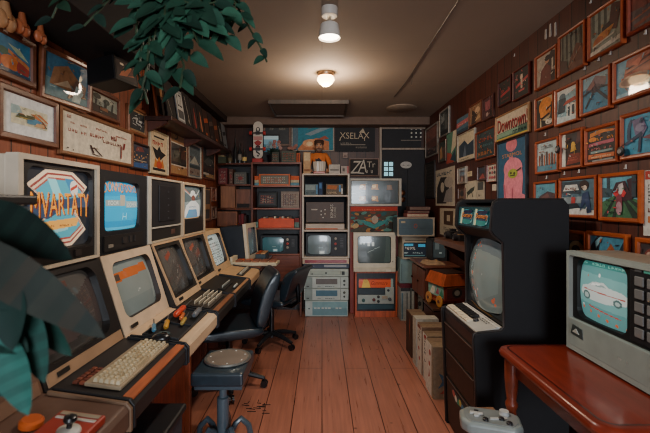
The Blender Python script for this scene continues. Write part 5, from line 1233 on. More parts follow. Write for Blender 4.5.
for zz in (zb + .12, zb + .32):
    tr = MB().cyl((-.895, 5.0, zz), (-.715, 5.0, zz), .009, .009, 8, '#6a6a6c').box(-.83, -.78, 5.0, 5.029, zz - .02, zz + .02, '#6a6a6c').build('truck', 'metal', t)
    for xw in (-.905, -.735):
        MB().cyl((xw, 5.0, zz), (xw + .03, 5.0, zz), .024, .024, 14, '#b8322e').build('wheel', 'satin', tr, smooth=True)
# small framed screen & flowers
t = thing('small_screen', 'small dark-framed screen with a pale blue picture behind the paper flowers', 'screen', (-.66, 5.2, zt_))
x0, x1, z0, z1 = bx(262, 280, 134, 160, 5.245)
MB(face_front(x0, 5.245, z0)).ring(x1 - x0, z1 - z0, (.02, (z1 - z0) * .3, x1 - x0 - .02, z1 - z0 - .02), .004, '#241f20', recess=.01, thick=.016, n=2).build('frame', 'plastic', t)
MB(face_front(x0, 5.245, z0)).art(x1 - x0 - .03, (z1 - z0) * .7, [r('#7fa8b8', 0, 0, 1, 1), p('#4a7a8a', (0, 0), (1, 0), (1, .3), (0, .5)), r('#b8d0d4', 0, .75, 1, 1)], x=.015, y=(z1 - z0) * .3 - .01, z=-.009).build('picture', 'screen_faint_glow', t)
MB().box(x0 + .02, x1 - .02, 5.246, 5.275, zt_, zt_ + .03, '#241f20').build('foot', 'plastic', t)
t = thing('flower_pot', 'dark pot of pale paper flowers and dark leaves on the bookcase top', 'potted flowers', (-.65, 5.08, zt_))
MB().lathe([(.05, 0), (.07, .1), (.075, .11), (.06, .11)], (-.64, 5.15, zt_), (0, 0, 1), 16, '#242024').build('pot', 'satin', t, smooth=True)
m, fl = MB(), MB(); rnd = random.Random(5)
for k in range(30):
    d = Vector((rnd.uniform(-.5, .6), rnd.uniform(-.5, .3), rnd.uniform(.2, 1)))
    leaf(m, (-.63, 5.15, zt_ + .11), d, (0, -1, .3), rnd.uniform(.07, .14), .04, rnd.choice(('#26352c', '#1f2b26', '#33463a')), .2, .2, 4)
m.build('leaves', 'leaf', t, smooth=True)
for k in range(9):
    q = (-.62 + rnd.uniform(-.09, .1), 5.09 + rnd.uniform(-.03, .03), zt_ + .17 + rnd.uniform(.0, .13))
    for j in range(5):
        a = j * 2 * math.pi / 5
        fl.ball((q[0] + .014 * math.cos(a), q[1], q[2] + .014 * math.sin(a)), .012, .007, .012, 8, ('#b08a80', '#a8685c', '#8fa0a4')[k % 3])
fl.build('flowers', 'matte', t, smooth=True)
rnd = random.Random(8)
t = thing('trailing_plant', 'low dark plant with dusty pink blooms right of the flower pot', 'potted flowers', (-.43, 5.14, zt_))
MB().box(-.47, -.30, 5.19, 5.27, zt_, zt_ + .13, '#1f1d1e').build('trough', 'matte', t, bevel=.004)
m, fl = MB(), MB()
for k in range(40):
    d = Vector((rnd.uniform(-1, 1), rnd.uniform(-.8, .4), rnd.uniform(.1, .9)))
    leaf(m, (rnd.uniform(-.44, -.33), 5.22, zt_ + .13), d, (0, -1, .3), rnd.uniform(.05, .09), .03, rnd.choice(('#26352c', '#1f2b26')), .2, .2, 4)
for k in range(8):
    q = (rnd.uniform(-.45, -.31), 5.17, zt_ + .19 + rnd.uniform(.0, .06))
    for j in range(5):
        a = j * 2 * math.pi / 5
        fl.ball((q[0] + .012 * math.cos(a), q[1], q[2] + .012 * math.sin(a)), .010, .007, .010, 8, ('#9c6458', '#a87868')[k % 2])
m.build('leaves', 'leaf', t, smooth=True); fl.build('flowers', 'matte', t, smooth=True)
def patterned_box(name, label, px, Y, depth, col, ops, cat='box', group=None, kind='paper', z0=None):
    x0, x1, za, zb = bx(*px, Y)
    za = (z0 if z0 is not None else za) + .001
    b = MB(face_front(x0, Y, za)).box(0, x1 - x0, 0, zb - za, -depth, 0, col).art(x1 - x0, zb - za, ops, z=.001)
    return tag(b.build(name, kind), label, cat, group)
GT = 'small boxes on top of the bookcase'
speck = lambda bg, a, b, c, n, rows, s: [r(bg, 0, 0, 1, 1), gl(a, .06, .1, .94, .92, n, rows, s), gl(b, .1, .14, .9, .88, max(2, n // 2), rows, s + 1), gl(c, .2, .2, .8, .8, max(2, n // 3), max(1, rows - 1), s + 2)]
patterned_box('patterned_box', 'small grey-green speckled box left of the larger speckled one, bookcase top', (272, 279, 152, 163.5), 4.97, .07, '#3c403a', speck('#3c403a', '#5c6456', '#8a4438', '#7a7a6c', 4, 4, 2), group=GT, z0=zt_)
patterned_box('patterned_box', 'larger green-grey speckled box beside the orange box, bookcase top', (281.5, 296, 151, 163.5), 4.97, .07, '#4c5248', speck('#4c5248', '#6c7664', '#9c5040', '#3a4a44', 8, 5, 4), group=GT, z0=zt_)
patterned_box('orange_box', 'narrow red-orange box at the right end of the bookcase top', (296.5, 300, 153, 163.5), 4.97, .14, '#b0522c', [r('#b0522c', 0, 0, 1, 1), r('#7a3420', .3, .1, .7, .9)], group=GT, z0=zt_)
# shelf contents
ze = [z + .0205 for z in zs]
t = thing('panel_case', 'orange-rimmed grey panel of lights and switches on the second bookcase shelf', 'console', (-.6, 5.0, ze[1]))
x0, x1, za, zb = bx(259, 290, 174, 186, 4.98); za = ze[1]
MB(face_front(x0, 4.98, za)).box(0, x1 - x0, 0, zb - za, -.2, -.012, '#b4562f').ring(x1 - x0, zb - za, (.015, .015, x1 - x0 - .015, zb - za - .015), .006, '#c4602f', recess=.008, thick=.012, n=2).build('case', 'plastic', t)
MB(face_front(x0, 4.98, za)).art(x1 - x0 - .03, zb - za - .03, speck('#6c6a5c', '#8a8878', '#b8b4a4', '#b06a50', 12, 4, 7), x=.015, y=.015, z=-.0075).build('panel', 'plastic', t)
LB = 'thin coloured boxes beside the grey panel, second bookcase shelf'
for side, pxs in (('left', (254.5, 258.6)), ('right', (290.5, 299))):
    zz = ze[1]
    for c, nm, h in (('#5c8a98', 'blue', .035), ('#b8a888', 'cream', .035), ('#c0562f', 'orange', .05)):
        x0, x1 = P(pxs[0], 0, 4.97).x, P(pxs[1], 0, 4.97).x
        o = MB().box(x0, x1, 4.97, 5.15, zz, zz + h - .001, c).build('flat_box', 'paper', bevel=.002)
        tag(o, '%s flat box in the stack on the %s of the grey panel' % (nm, side), 'box', LB); zz += h
t = thing('leaning_case', 'dark handheld console case leaning on the third bookcase shelf', 'console', (-.68, 5.05, ze[2]))
M = face_front(P(257, 0, 5.0).x, 5.02, ze[2] + .0115) @ Matrix.Rotation(math.radians(-14), 4, 'X')
w = P(277, 0, 5.0).x - P(257, 0, 5.0).x
MB(M).box(0, w, 0, .2, -.04, 0, '#23282c').build('case', 'plastic', t, bevel=.006)
MB(M).art(w - .04, .15, [r('#3c444a', 0, 0, 1, 1), *speck('#3a4046', '#6a4a48', '#9c5a50', '#a89484', 7, 4, 3)[1:]], x=.02, y=.025, z=.001).build('front_plate', 'plastic', t)
patterned_box('patterned_box', 'pale speckled box right of the leaning case, third bookcase shelf', (281, 299, 191.5, 209), 4.99, .18, '#8a7c70', speck('#8c8076', '#b0a498', '#7a5a54', '#6a6870', 7, 6, 11), z0=ze[2])
t = thing('record_crate', 'bright orange crate of records on the fourth bookcase shelf', 'crate', (-.6, 5.05, ze[3]))
x0, x1, za, zb = bx(258.5, 294, 216, 229, 4.97); za = ze[3]
m = MB(face_front(x0, 4.97, za)); w, h = x1 - x0, zb - za
m.prism([(0, 0), (w, 0), (w, h * .72), (w - .04, h * .8), (.04, h * .8), (0, h * .72)], 'z', -.015, 0, '#d2502c').box(0, .015, 0, h * .72, -.2, -.015, '#c04a2a').box(w - .015, w, 0, h * .72, -.2, -.015, '#c04a2a').box(0, w, 0, h * .72, -.215, -.2, '#c04a2a').box(.015, w - .015, 0, .012, -.2, -.015, '#a84024')
m.build('crate_body', 'plastic', t, bevel=.003)
cols = ('#7a3a34', '#b0a48c', '#5c5a60', '#c08a5c', '#8a4a40', '#d0c8b0', '#3c4a50', '#a85a44', '#b8b0a0', '#6a4a44', '#c4a07c', '#54504c')
for k in range(12):
    xx = x0 + .025 + k * (w - .05) / 12
    o = MB().box(xx, xx + .026, 4.99, 5.15, za + .013, za + h * (.86 + .05 * (k % 3)), cols[k]).build('record_sleeve', 'paper', bevel=.001)
    tag(o, 'record sleeve filed upright in the bright orange crate on the bookcase', 'record', 'records in the orange crate')
patterned_box('flat_box', 'small teal box left of the orange crate on the bookcase', (254.5, 258, 222, 229.5), 4.99, .14, '#6a9088', [r('#6a9088', 0, 0, 1, 1), r('#4a6a64', .2, .3, .8, .6)], z0=ze[3])
patterned_box('flat_box', 'small teal box with a red lid right of the orange crate on the bookcase', (294.5, 299, 218, 229.5), 4.99, .14, '#5c7a74', [r('#5c7a74', 0, 0, 1, 1), r('#7a2c2c', 0, .55, 1, 1)], z0=ze[3])

def small_tv(label, px, Y, z0, body, glass, group, d=.26, gl_c='#8fb4bc'):
    x0, x1, _, z1 = bx(*px, Y)
    w, h = x1 - x0, z1 - z0
    t = thing('portable_television', label, 'television', ((x0 + x1) / 2, Y + .1, z0), group)
    MB().box(x0, x1, Y + .02, Y + d, z0, z1, body).build('casing', 'plastic', t, bevel=.006)
    M = face_front(x0, Y, z0)
    MB(M).ring(w, h, (.02, .02, w * .62, h - .02), .025, body, '#141517', recess=.02, thick=.02).build('bezel', 'plastic', t)
    MB(M).screen((.016, .016, w * .62 + .004, h - .016), -.024, .016, [r(glass, 0, 0, 1, 1), r(gl_c, .5, .06, .72, .2), p('#d8e6e4', (.54, .08), (.7, .08), (.66, .18), (.56, .18)), ln('#7f989c', .46, .36, .66, .36, .03)], 28, 24).build('screen', 'screen_faint_glow', t, smooth=True)
    MB(M).box(w * .66, w - .012, .014, h - .014, .001, .006, '#202226').build('control_panel', 'plastic', t)
    for k, (zz, c) in enumerate(((.78, '#a8a49a'), (.55, '#a84440'), (.34, '#9a9488'))):
        MB(M).lathe([(.017, 0), (.016, .012), (.01, .015)], (w * .73, h * zz, .006), (0, 0, 1), 12, c).build('knob', 'plastic', t)
    m = MB(M)
    for k in range(6): m.box(w * .84, w * .92, h * (.4 + .07 * k), h * (.43 + .07 * k), .006, .009, '#55565a')
    m.build('speaker_slots', 'plastic', t)
    return t
GTV = 'portable televisions on the back shelves'
small_tv('black portable set with a teal screen and red knob on the bookcase', (260.5, 297.5, 235.5, 255.5), 4.98, ze[4], '#24272d', '#3f6a72', GTV)

# ------------------------------------------------------------------ white-edged rack with stacked machines
RF = 4.94
t = thing('white_rack', 'pale-edged open rack of three bays standing on stacked silver machines', 'shelf', (.04, 5.1, .70))
xa, xb = P(302, 0, RF).x, P(349.5, 0, RF).x
z_top, z_1, z_2, z_3 = (P(0, y, RF).z for y in (173.5, 195, 230, 258.5))
for x in (xa, xb - .022):
    MB().box(x, x + .022, RF, YB - .02, z_3, z_top, '#c3bbae').build('side_panel', 'plastic', t, bevel=.003)
for z in (z_top - .02, z_1 - .02, z_2 - .02, z_3 - .0):
    MB().box(xa + .022, xb - .022, RF + .001, YB - .02, z, z + .02, '#c3b6a8').build('shelf', 'plastic', t, bevel=.002)
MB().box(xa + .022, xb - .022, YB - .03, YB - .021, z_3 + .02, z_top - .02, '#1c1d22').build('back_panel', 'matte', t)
# bay contents
GK = 'cassette boxes in the top bay of the pale rack'
patterned_box('cassette_box', 'grey-blue cassette box at the left of the top rack bay', (305, 318, 184, 194.5), 5.0, .16, '#5c6a6c', [r('#5c6c70', 0, 0, 1, 1), r('#8a9a9a', .05, .45, .8, .9), gl('#3a4a50', .1, .1, .7, .35, 6, 1, 3), r('#5a8ab0', .85, .1, .97, .9)], group=GK, z0=z_1)
patterned_box('cassette_box', 'blue-black slim box in the middle of the top rack bay', (318.5, 322.5, 182, 194.5), 5.0, .16, '#2a4266', [r('#2a3c5c', 0, 0, 1, 1), r('#4a78a8', .2, .5, .8, .9)], group=GK, z0=z_1)
patterned_box('cassette_box', 'orange and tan cassette box at the right of the top rack bay', (326, 343, 184, 194.5), 5.0, .16, '#6a5a4c', [r('#6c6052', 0, 0, 1, 1), p('#b0683c', (.05, .55), (.6, .5), (.7, .85), (.1, .9)), gl('#c8b08c', .1, .14, .66, .4, 5, 1, 4), r('#5a90c0', .76, .3, .86, .9), r('#cfd0cc', .9, .1, .98, .6)], group=GK, z0=z_1)
t = thing('brown_console', 'brown panel box with four white dots and upright lettering in the rack', 'console', (.04, 5.02, z_2))
x0, x1, za, zb = bx(306, 344, 202, 229, 5.0); za = z_2 + .09
MB().box(x0, x1, 5.0, 5.2, za, zb, '#4c3f38').build('body', 'plastic', t, bevel=.004)
MB(face_front(x0, 4.999, za)).art(x1 - x0, zb - za, [r('#4e4038', .02, .02, .98, .98)] + [e('#c9c2b4', x, y, .018, .03) for x, y in ((.4, .56), (.5, .62), (.4, .38), (.5, .42), (.45, .24))] + [r('#a89c8c', .14, .6, .3, .66)], z=.001).build('front_plate', 'plastic', t)
Mv = face_front(x0 + (x1 - x0) * .8, 4.998, za) @ Matrix.Rotation(math.pi / 2, 4, 'Z')
MB(Mv).art((zb - za) * .8, .08, [tx('#c2bbae', 'KINGS', .15, .5, .95, .95), tx('#aaa496', 'SCORE', .15, .05, .8, .4)], x=.03, y=0, z=.002).build('lettering', 'paper', t)
MB().box(x0 - .005, x1 + .005, 4.985, 5.2, z_2 + .001, z_2 + .075, '#b8a898').build('base_drawer', 'plastic', t, bevel=.005)
MB().box(x0, x1 - .08, 4.98, 4.986, z_2 + .004, z_2 + .02, '#b0603c').build('orange_strip', 'plastic', t)
small_tv('grey-screened portable set with white knobs in the lowest rack bay', (306, 346.5, 233.5, 257), 4.99, z_3 + .0205, '#26272b', '#5c6a6c', GTV, gl_c='#b8c4c0')
# the stack below
GS = 'stacked flat machines under the pale rack'
def deck_machine(label, px, Y, col, kind, face_ops, z0, depth=.3, bev=.006, feet=True):
    x0, x1, za, zb = bx(*px, Y); za = z0
    t = thing('flat_machine', label, 'electronic deck', ((x0 + x1) / 2, Y + depth / 2, za), GS)
    MB().box(x0, x1, Y, Y + depth, za + .004, zb - .001, col).build('casing', kind, t, bevel=bev)
    MB(face_front(x0, Y - .001, za + .004)).art((x1 - x0) - .02, zb - za - .012, face_ops, x=.01, y=.004, z=.0008).build('front_panel', 'plastic', t)
    m = MB()
    for x in (x0 + .03, x1 - .05): m.box(x, x + .02, Y + .03, Y + .05, za, za + .004, '#222').box(x, x + .02, Y + depth - .05, Y + depth - .03, za, za + .004, '#222')
    m.c = ['#222222'] * len(m.c); m.build('feet', 'plastic', t)
    return t, x0, x1, za, zb
MY = 4.94
zl = [0.0] + [P(0, y, MY).z for y in (300.5, 288.5, 277, 268.8, 263.6)]
vcr = lambda bg, win: [r(bg, 0, 0, 1, 1), r('#8a9894', .0, .0, .17, 1), ln('#59625f', .17, 0, .17, 1, .008), r(win, .26, .34, .76, .86), ln('#59625f', .83, 0, .83, 1, .008), e('#3c4442', .92, .66, .03, .12), e('#3c4442', .92, .3, .025, .1), gl('#4c5654', .3, .1, .7, .24, 9, 1, 3), r('#3c4442', .04, .1, .1, .2)]
deck_machine('lowest and tallest machine, blue-grey front with a row of sockets', (305, 348, 300.5, 316), MY, '#aab8b4', 'plastic', [r('#b4c0bc', 0, 0, 1, 1), r('#6c9098', .16, .06, 1, .94), r('#7fa4aa', .16, .52, 1, .94), *[r('#c2c8c2', x, .48, x + .06, .58) for x in (.2, .28, .38, .46, .54, .72, .8)], e('#48585c', .08, .5, .02, .05)], 0.0)
deck_machine('silver machine with a blue display window, second from the floor', (304, 348.5, 288.5, 300.5), MY, '#b2bcb6', 'plastic', vcr('#b8c2bc', '#4c7284'), zl[1])
deck_machine('silver machine with a brown-grey display window, third from the floor', (304, 348.5, 277, 288.5), MY, '#b2bcb6', 'plastic', vcr('#b8c2bc', '#6c6664'), zl[2])
deck_machine('silver machine with a long slot and lock, fourth from the floor', (303.5, 348.5, 268.8, 277), MY, '#acb6ae', 'plastic', [r('#b4beb4', 0, 0, 1, 1), r('#8c988e', .14, .2, .84, .8), r('#a8b4a8', .16, .26, .82, .74), e('#3c4442', .5, .46, .025, .12), r('#3c4442', .17, .2, .19, .5), r('#2c3232', .86, .2, .93, .7)], zl[3])
deck_machine('slim navy machine with a pale label, near the top of the machine stack', (303, 349.5, 263.6, 268.8), MY, '#3a4456', 'plastic', [r('#3c465a', 0, 0, 1, 1), r('#9aa0a4', .45, .25, .95, .8), gl('#a0a4aa', .1, .4, .24, .7, 4, 1, 4)], zl[4], bev=.01)
# red slim player lies in a loop-edged tray between stack and rack bottom
t = thing('red_player', 'slim red player with a cream rounded rim, topmost under the rack', 'electronic deck', (.04, 5.1, zl[5]), GS)
x0, x1 = P(302.5, 0, MY).x, P(349, 0, MY).x; za = zl[5]; zb = z_3 - .0015
MB().box(x0, x1, MY - .02, MY + .3, za, zb, '#cdb8a4').build('casing', 'plastic', t, bevel=.003)
MB().box(x0 + .03, x1 - .03, MY - .026, MY - .0205, za + .012, zb - .012, '#8c2430').build('front_panel', 'satin', t, bevel=.002)
z_gap = zb - za
# rack bottom is carried by the stack
# ------------------------------------------------------------------ figurine on the rack
def skin_body(name, joints, edges, root, parent, colf, kind='matte', sub=2):
    me = D.meshes.new(name + '_cage')
    me.from_pydata([j[0] for j in joints], edges, [])
    o = D.objects.new(name + '_cage', me); COL.objects.link(o)
    o.modifiers.new('skin', 'SKIN')
    sv = me.skin_vertices[0].data
    for i, j in enumerate(joints):
        sv[i].radius = j[1] if isinstance(j[1], tuple) else (j[1], j[1]); sv[i].use_root = (i == root)
    sb = o.modifiers.new('sub', 'SUBSURF'); sb.levels = sb.render_levels = sub
    bpy.context.view_layer.update()
    m2 = D.meshes.new_from_object(o.evaluated_get(bpy.context.evaluated_depsgraph_get()))
    m = MB()
    m.add([tuple(v.co) for v in m2.vertices], [], '#000000')
    for q in m2.polygons:
        m.f.append(tuple(q.vertices)); m.c.append(colf(q.center))
    D.objects.remove(o); D.meshes.remove(me); D.meshes.remove(m2)
    return m.build(name, kind, parent, smooth=True)
fx, fy, fz = P(319, 0, 5.08).x, 5.15, z_top + .0005
t = thing('figurine', 'seated toy figurine in an orange shirt with brown hair on top of the rack', 'figurine', (fx, fy, fz))
V = lambda x, y, z: (fx + x, fy + y, fz + z)
J = [(V(0, 0, .06), (.085, .07)), (V(0, 0, .15), (.085, .065)), (V(0, 0, .235), (.082, .055)), (V(0, -.005, .285), .034), (V(0, -.012, .335), (.056, .056)), (V(0, -.012, .385), (.054, .058)), (V(0, -.01, .42), (.03, .034)),
     (V(-.085, 0, .245), .04), (V(-.125, -.03, .165), .034), (V(-.13, -.08, .075), .026), (V(-.118, -.105, .045), .024),
     (V(.085, 0, .245), .04), (V(.13, -.03, .165), .034), (V(.14, -.08, .075), .026), (V(.128, -.105, .045), .024),
     (V(-.05, -.015, .05), .048), (V(-.1, -.07, .036), .034), (V(.05, -.015, .05), .048), (V(.1, -.07, .036), .034)]
E = [(0, 1), (1, 2), (2, 3), (3, 4), (4, 5), (5, 6), (2, 7), (7, 8), (8, 9), (9, 10), (2, 11), (11, 12), (12, 13), (13, 14), (0, 15), (15, 16), (0, 17), (17, 18)]
def fcol(c):
    x, y, z = c.x - fx, c.y - fy, c.z - fz
    if z > .295: return '#c08a68'
    if z > .275: return '#2c2a30'
    if abs(x) > .09 and z < .105: return '#c08a68'
    if z < .085: return '#3a3f4c'
    if abs(x) < .045 and .15 < z < .2 and y < 0: return '#2e2c34'
    return '#d0702c'
skin_body('body', J, E, 0, t, fcol)
m = MB()
m.ball(V(0, .004, .40), .062, .062, .052, 16, '#4a3022')
for k in range(9):
    a = k * .7; m.ball(V(.045 * math.cos(a), .012 + .04 * math.sin(a), .425), .02, .02, .024, 8, '#452c20')
m.build('hair', 'matte', t, smooth=True)
m = MB(); m.ball(V(0, -.035, .318), .042, .034, .03, 12, '#7a6252'); m.build('beard', 'matte', t, smooth=True)
for s_ in (-1, 1):
    m = MB(); m.ball(V(.021 * s_, -.064, .366), .009, .006, .007, 8, '#e0d8cc'); m.ball(V(.021 * s_, -.069, .366), .0045, .004, .0045, 8, '#221c1a'); m.build('eye', 'satin', t, smooth=True)
    m = MB(); m.ball(V(.058 * s_, -.008, .36), .009, .014, .018, 8, '#b88060'); m.build('ear', 'matte', t, smooth=True)
    m = MB(); m.tube([V(.01 * s_, -.066, .381), V(.033 * s_, -.062, .382)], .004, 5, '#3a261c'); m.build('eyebrow', 'matte', t, smooth=True)
m = MB(); m.ball(V(0, -.07, .35), .009, .012, .013, 8, '#c08a68'); m.build('nose', 'matte', t, smooth=True)
m = MB(); m.tube([V(-.016, -.064, .328), V(0, -.068, .325), V(.016, -.064, .328)], .004, 5, '#7a3a30'); m.build('mouth', 'matte', t, smooth=True)
m = MB()
for s_, bx_ in ((-1, -.118), (1, .128)):
    for k in range(4):
        m.tube([V(bx_ + (k - 1.5) * .011, -.118, .042), V(bx_ + (k - 1.5) * .012, -.136, .036), V(bx_ + (k - 1.5) * .012, -.146 + .004 * abs(k - 1.5), .024)], [.0065, .006, .005], 6, '#c08a68')
    m.tube([V(bx_ - s_ * .02, -.105, .044), V(bx_ - s_ * .032, -.118, .038), V(bx_ - s_ * .034, -.13, .03)], [.007, .0065, .005], 6, '#c08a68')
m.build('fingers', 'matte', t, smooth=True)
t = thing('ribbed_pot', 'cream ribbed pot with a red base in front of the figurine', 'pot', (fx + .005, 4.97, fz))
pts = []
m = MB(); q = (fx + .005, 4.945 + .06, fz)
n = 40
prof = [(.07, .028), (.078, .1), (.08, .15), (.07, .152), (.066, .14)]
ring = []
for rr, h in prof:
    for i in range(n):
        a = 2 * math.pi * i / n; k = 1 - .05 * (i % 2)
        ring.append((q[0] + rr * k * math.cos(a), q[1] - .005 + rr * .66 * k * math.sin(a), q[2] + h))
fs = [(j * n + i, j * n + (i + 1) % n, (j + 1) * n + (i + 1) % n, (j + 1) * n + i) for j in range(4) for i in range(n)] + [tuple(range(n - 1, -1, -1)), tuple(4 * n + i for i in range(n))]
m.add(ring, fs, '#cbbfae'); m.build('body', 'satin', t)
MB().box(q[0] - .075, q[0] + .075, q[1] - .055, q[1] + .045, fz, fz + .028, '#b0503c').build('base', 'satin', t, bevel=.008)
o = patterned_box('cream_box', 'cream carton with a tan label left of the figurine', (303.5, 310.5, 152, 173), 4.955, .03, '#b8946c', [r('#b8946c', 0, 0, 1, 1), r('#d0b890', .1, .6, .9, .95), r('#8a5a3c', .1, .1, .9, .2)], z0=fz)
GP = 'pale papers and boxes right of the figurine on the rack'
patterned_box('white_box', 'white box with a grey stripe right of the figurine on the rack', (329, 340, 164.5, 173), 4.955, .03, '#b4aea4', [r('#b4aea4', 0, 0, 1, 1), r('#7c7872', .1, .3, .9, .5)], group=GP, z0=fz)
patterned_box('white_box', 'narrow pale box with a pink edge at the right rack end', (341, 348.5, 166, 173), 4.98, .14, '#a89c94', [r('#a89c94', 0, 0, 1, 1), r('#b86a6a', .8, 0, 1, 1), r('#5c5854', .2, .3, .5, .7)], group=GP, z0=fz)

# ------------------------------------------------------------------ red cabinet column, television, cream monitor, orange machine
t = thing('red_arcade_back', 'tall red arcade cabinet with a crowded painted panel, behind the cream monitor', 'arcade cabinet', (.63, 5.2, 0))
x0, x1, za, zb = bx(349.8, 398, 206, 233, 5.1)
MB().box(x0, x1, 5.1, YB - .05, 0, zb, '#8a3226').build('cabinet', 'wood', t, bevel=.004)
rnd = random.Random(12)
ops = [r('#4c4a40', 0, 0, 1, 1), p('#b83a2a', (0, .82), (1, .84), (1, 1), (0, 1)), gl('#d8805c', .25, .86, .75, .95, 10, 1, 4)]
for k in range(70):
    x, y = rnd.random(), rnd.uniform(.05, .8); s = rnd.uniform(.02, .07)
    ops.append(e(rnd.choice(('#3f7a78', '#2f5c60', '#8a4434', '#b07a44', '#33302c', '#c2a070', '#5a8a80', '#7a2f28')), x, y, s, s * 1.6, 8, rnd.random() * 3))
ops += [p('#3f8a88', (.2, .5), (.42, .4), (.5, .3), (.6, .4), (.82, .55), (.7, .3), (.5, .14), (.3, .3)), e('#b09a88', .52, .5, .07, .16), r('#2a2824', .82, .14, .94, .4)]
MB(face_front(x0, 5.099, za)).art(x1 - x0 - .02, zb - za - .02, ops, x=.01, y=.01, z=.001, eps=.00015).build('painted_panel', 'paper', t)
t = thing('wide_television', 'wide grey-framed television with warm reflections painted on its screen, on the red cabinet', 'television', (.66, 5.15, zb + .001))
x0, x1, za, z1 = bx(349, 401.5, 178.5, 205.5, 5.08); za = zb + .001
MB().box(x0, x1, 5.11, YB - .05, za, z1, '#3c3a3a').build('casing', 'plastic', t, bevel=.004)
M = face_front(x0, 5.08, za); w, h = x1 - x0, z1 - za
MB(M).ring(w, h, (.025, .025, w - .03, h - .025), .008, '#b9b2a4', '#7a756c', recess=.015, thick=.03, n=3).build('frame', 'plastic', t)
ops = [r('#3c4644', 0, 0, 1, 1), p('#525a57', (0, .3), (.3, .3), (.34, 1), (0, 1)), r('#333b3a', .68, 0, 1, 1), ln('#3a4140', .68, 0, .68, 1, .012)]
for x in (.17, .42): ops += [p('#c28a50', (x, .62), (x + .15, .6), (x + .14, .84), (x + .03, .82)), e('#f0d498', x + .06, .74, .04, .07), p('#b98048', (x, .14), (x + .15, .12), (x + .14, .34), (x + .02, .36)), e('#f0d498', x + .06, .25, .04, .07)]  # warm patches painted as reflected lights on the dark glass
ops += [p('#2e3436', (.32, .66), (.44, .68), (.42, .86), (.34, .86)), p('#2e3436', (.32, .14), (.44, .14), (.42, .36), (.33, .36)), ln('#2e3436', .38, .3, .36, .7, .03), p('#7a5a3c', (.74, .6), (.86, .6), (.84, .8), (.75, .8)), ln('#7f8884', .05, .45, .3, .56, .03)]
MB(M).screen((.02, .02, w - .025, h - .02), -.02, .004, ops, 110, 60, barrel=0).build('screen', 'screen_faint_glow', t, smooth=True)

OF = 4.93
t = thing('orange_cabinet', 'low orange-red machine cabinet with dials, under the cream monitor', 'arcade cabinet', (.66, 5.0, 0))
x0, x1, _, zt2 = bx(355, 397.5, 271.5, 316, OF)
m = MB()
m.box(x0, x0 + .022, OF, 5.095, 0, zt2, '#c4603f').box(x1 - .022, x1, OF, 5.095, 0, zt2, '#c4603f').box(x0 + .022, x1 - .022, OF, 5.095, zt2 - .022, zt2, '#c4603f').box(x0 + .022, x1 - .022, OF, 5.095, 0, .07, '#c4603f').box(x0 + .022, x1 - .022, OF + .03, 5.095, .07, zt2 - .022, '#2c333a')
m.build('cabinet', 'wood', t, bevel=.003)
zf = lambda py: P(0, py, OF).z
def xpx(px): return P(px, 0, OF).x
b = MB(face_front(xpx(359), OF + .028, zf(288)))
w, h = xpx(393.5) - xpx(359), zf(279) - zf(288)
b.art(w, h, [r('#cf5630', 0, 0, 1, 1), p('#d8b04a', (.08, 0), (.34, 0), (.3, .6), (.24, .95), (.14, .9)), e('#c8a24c', .2, .7, .06, .2), tx('#7a2a1c', 'Gammore', .36, .3, .84, .72, slant=.02), r('#8a9a94', .93, 0, 1, 1), r('#7a2c20', .0, .9, .93, 1)], z=.004).build('title_panel', 'screen_faint_glow', t)
MB().box(xpx(358.5), xpx(385), OF + .012, OF + .029, zf(295), zf(289), '#3a464e').build('cassette_slot', 'plastic', t, bevel=.003)
pl = MB().box(xpx(358), xpx(394), OF + .012, OF + .03, zf(304), zf(295.2), '#aab4ae').box(xpx(385.5), xpx(394), OF + .012, OF + .03, zf(295.2), zf(287.5), '#aab4ae').build('dial_plate', 'plastic', t, bevel=.002)
for px_, py_, rr, c in ((363.5, 300.5, .022, '#3c5c58'), (374, 300, .02, '#6a3430'), (378.5, 297, .018, '#3a3a3c'), (378.5, 301.5, .018, '#3a3a3c'), (390, 299.5, .022, '#54585a'), (388.5, 290.5, .016, '#3a3c40')):
    MB().lathe([(rr, 0), (rr * .9, .014), (rr * .5, .018)], (xpx(px_), OF + .012, zf(py_)), (0, -1, 0), 14, c).build('dial', 'plastic', pl, smooth=True)
MB().box(xpx(382), xpx(387.5), OF - .004, OF + .012, zf(299), zf(296), '#b8a890').build('latch', 'metal', pl)
MB().box(xpx(358.5), xpx(394), OF + .014, OF + .029, zf(309.5), zf(304.6), '#34515c').build('lower_panel', 'plastic', t, bevel=.002)
t = thing('cream_monitor', 'cream cathode monitor with a green-grey screen on the orange cabinet', 'monitor', (.66, 5.0, zt2 + .001))
x0, x1, za, z1 = bx(353.5, 395.5, 232.5, 271, 4.90); za = zt2 + .001
w, h = x1 - x0, z1 - za
MB().prism([(4.93, za + .02), (4.93, z1), (5.06, z1 - .03), (5.085, z1 - .09), (5.085, za + .05)], 'x', x0 + .012, x1 - .012, '#c6bda6').build('casing', 'plastic', t, bevel=.006)
M = face_front(x0, 4.90, za)
MB(M).ring(w, h, (.05, .105, w - .055, h - .045), .03, '#d3cbb6', '#3a3d3c', recess=.022, thick=.035).build('bezel', 'plastic', t, bevel=.004)
MB(M).box(0, w, 0, .055, .0, .018, '#cbc2ab').build('chin', 'plastic', t, bevel=.008)
MB(M).screen((.045, .1, w - .05, h - .04), -.026, .018, [r('#3f4b49', 0, 0, 1, 1), r('#d8e2da', .3, .62, .38, .78), r('#d8e2da', .42, .62, .5, .78), r('#b0bcb4', .08, .68, .14, .74), r('#c0ccc4', .18, .68, .24, .74), ln('#9aa8a0', .3, .4, .5, .5, .02), ln('#9aa8a0', .5, .52, .66, .6, .02), p('#4a5854', (.8, 0), (1, 0), (1, 1), (.86, 1))], 56, 48).build('screen', 'screen_faint_glow', t, smooth=True)  # pale marks painted as reflections on the glass
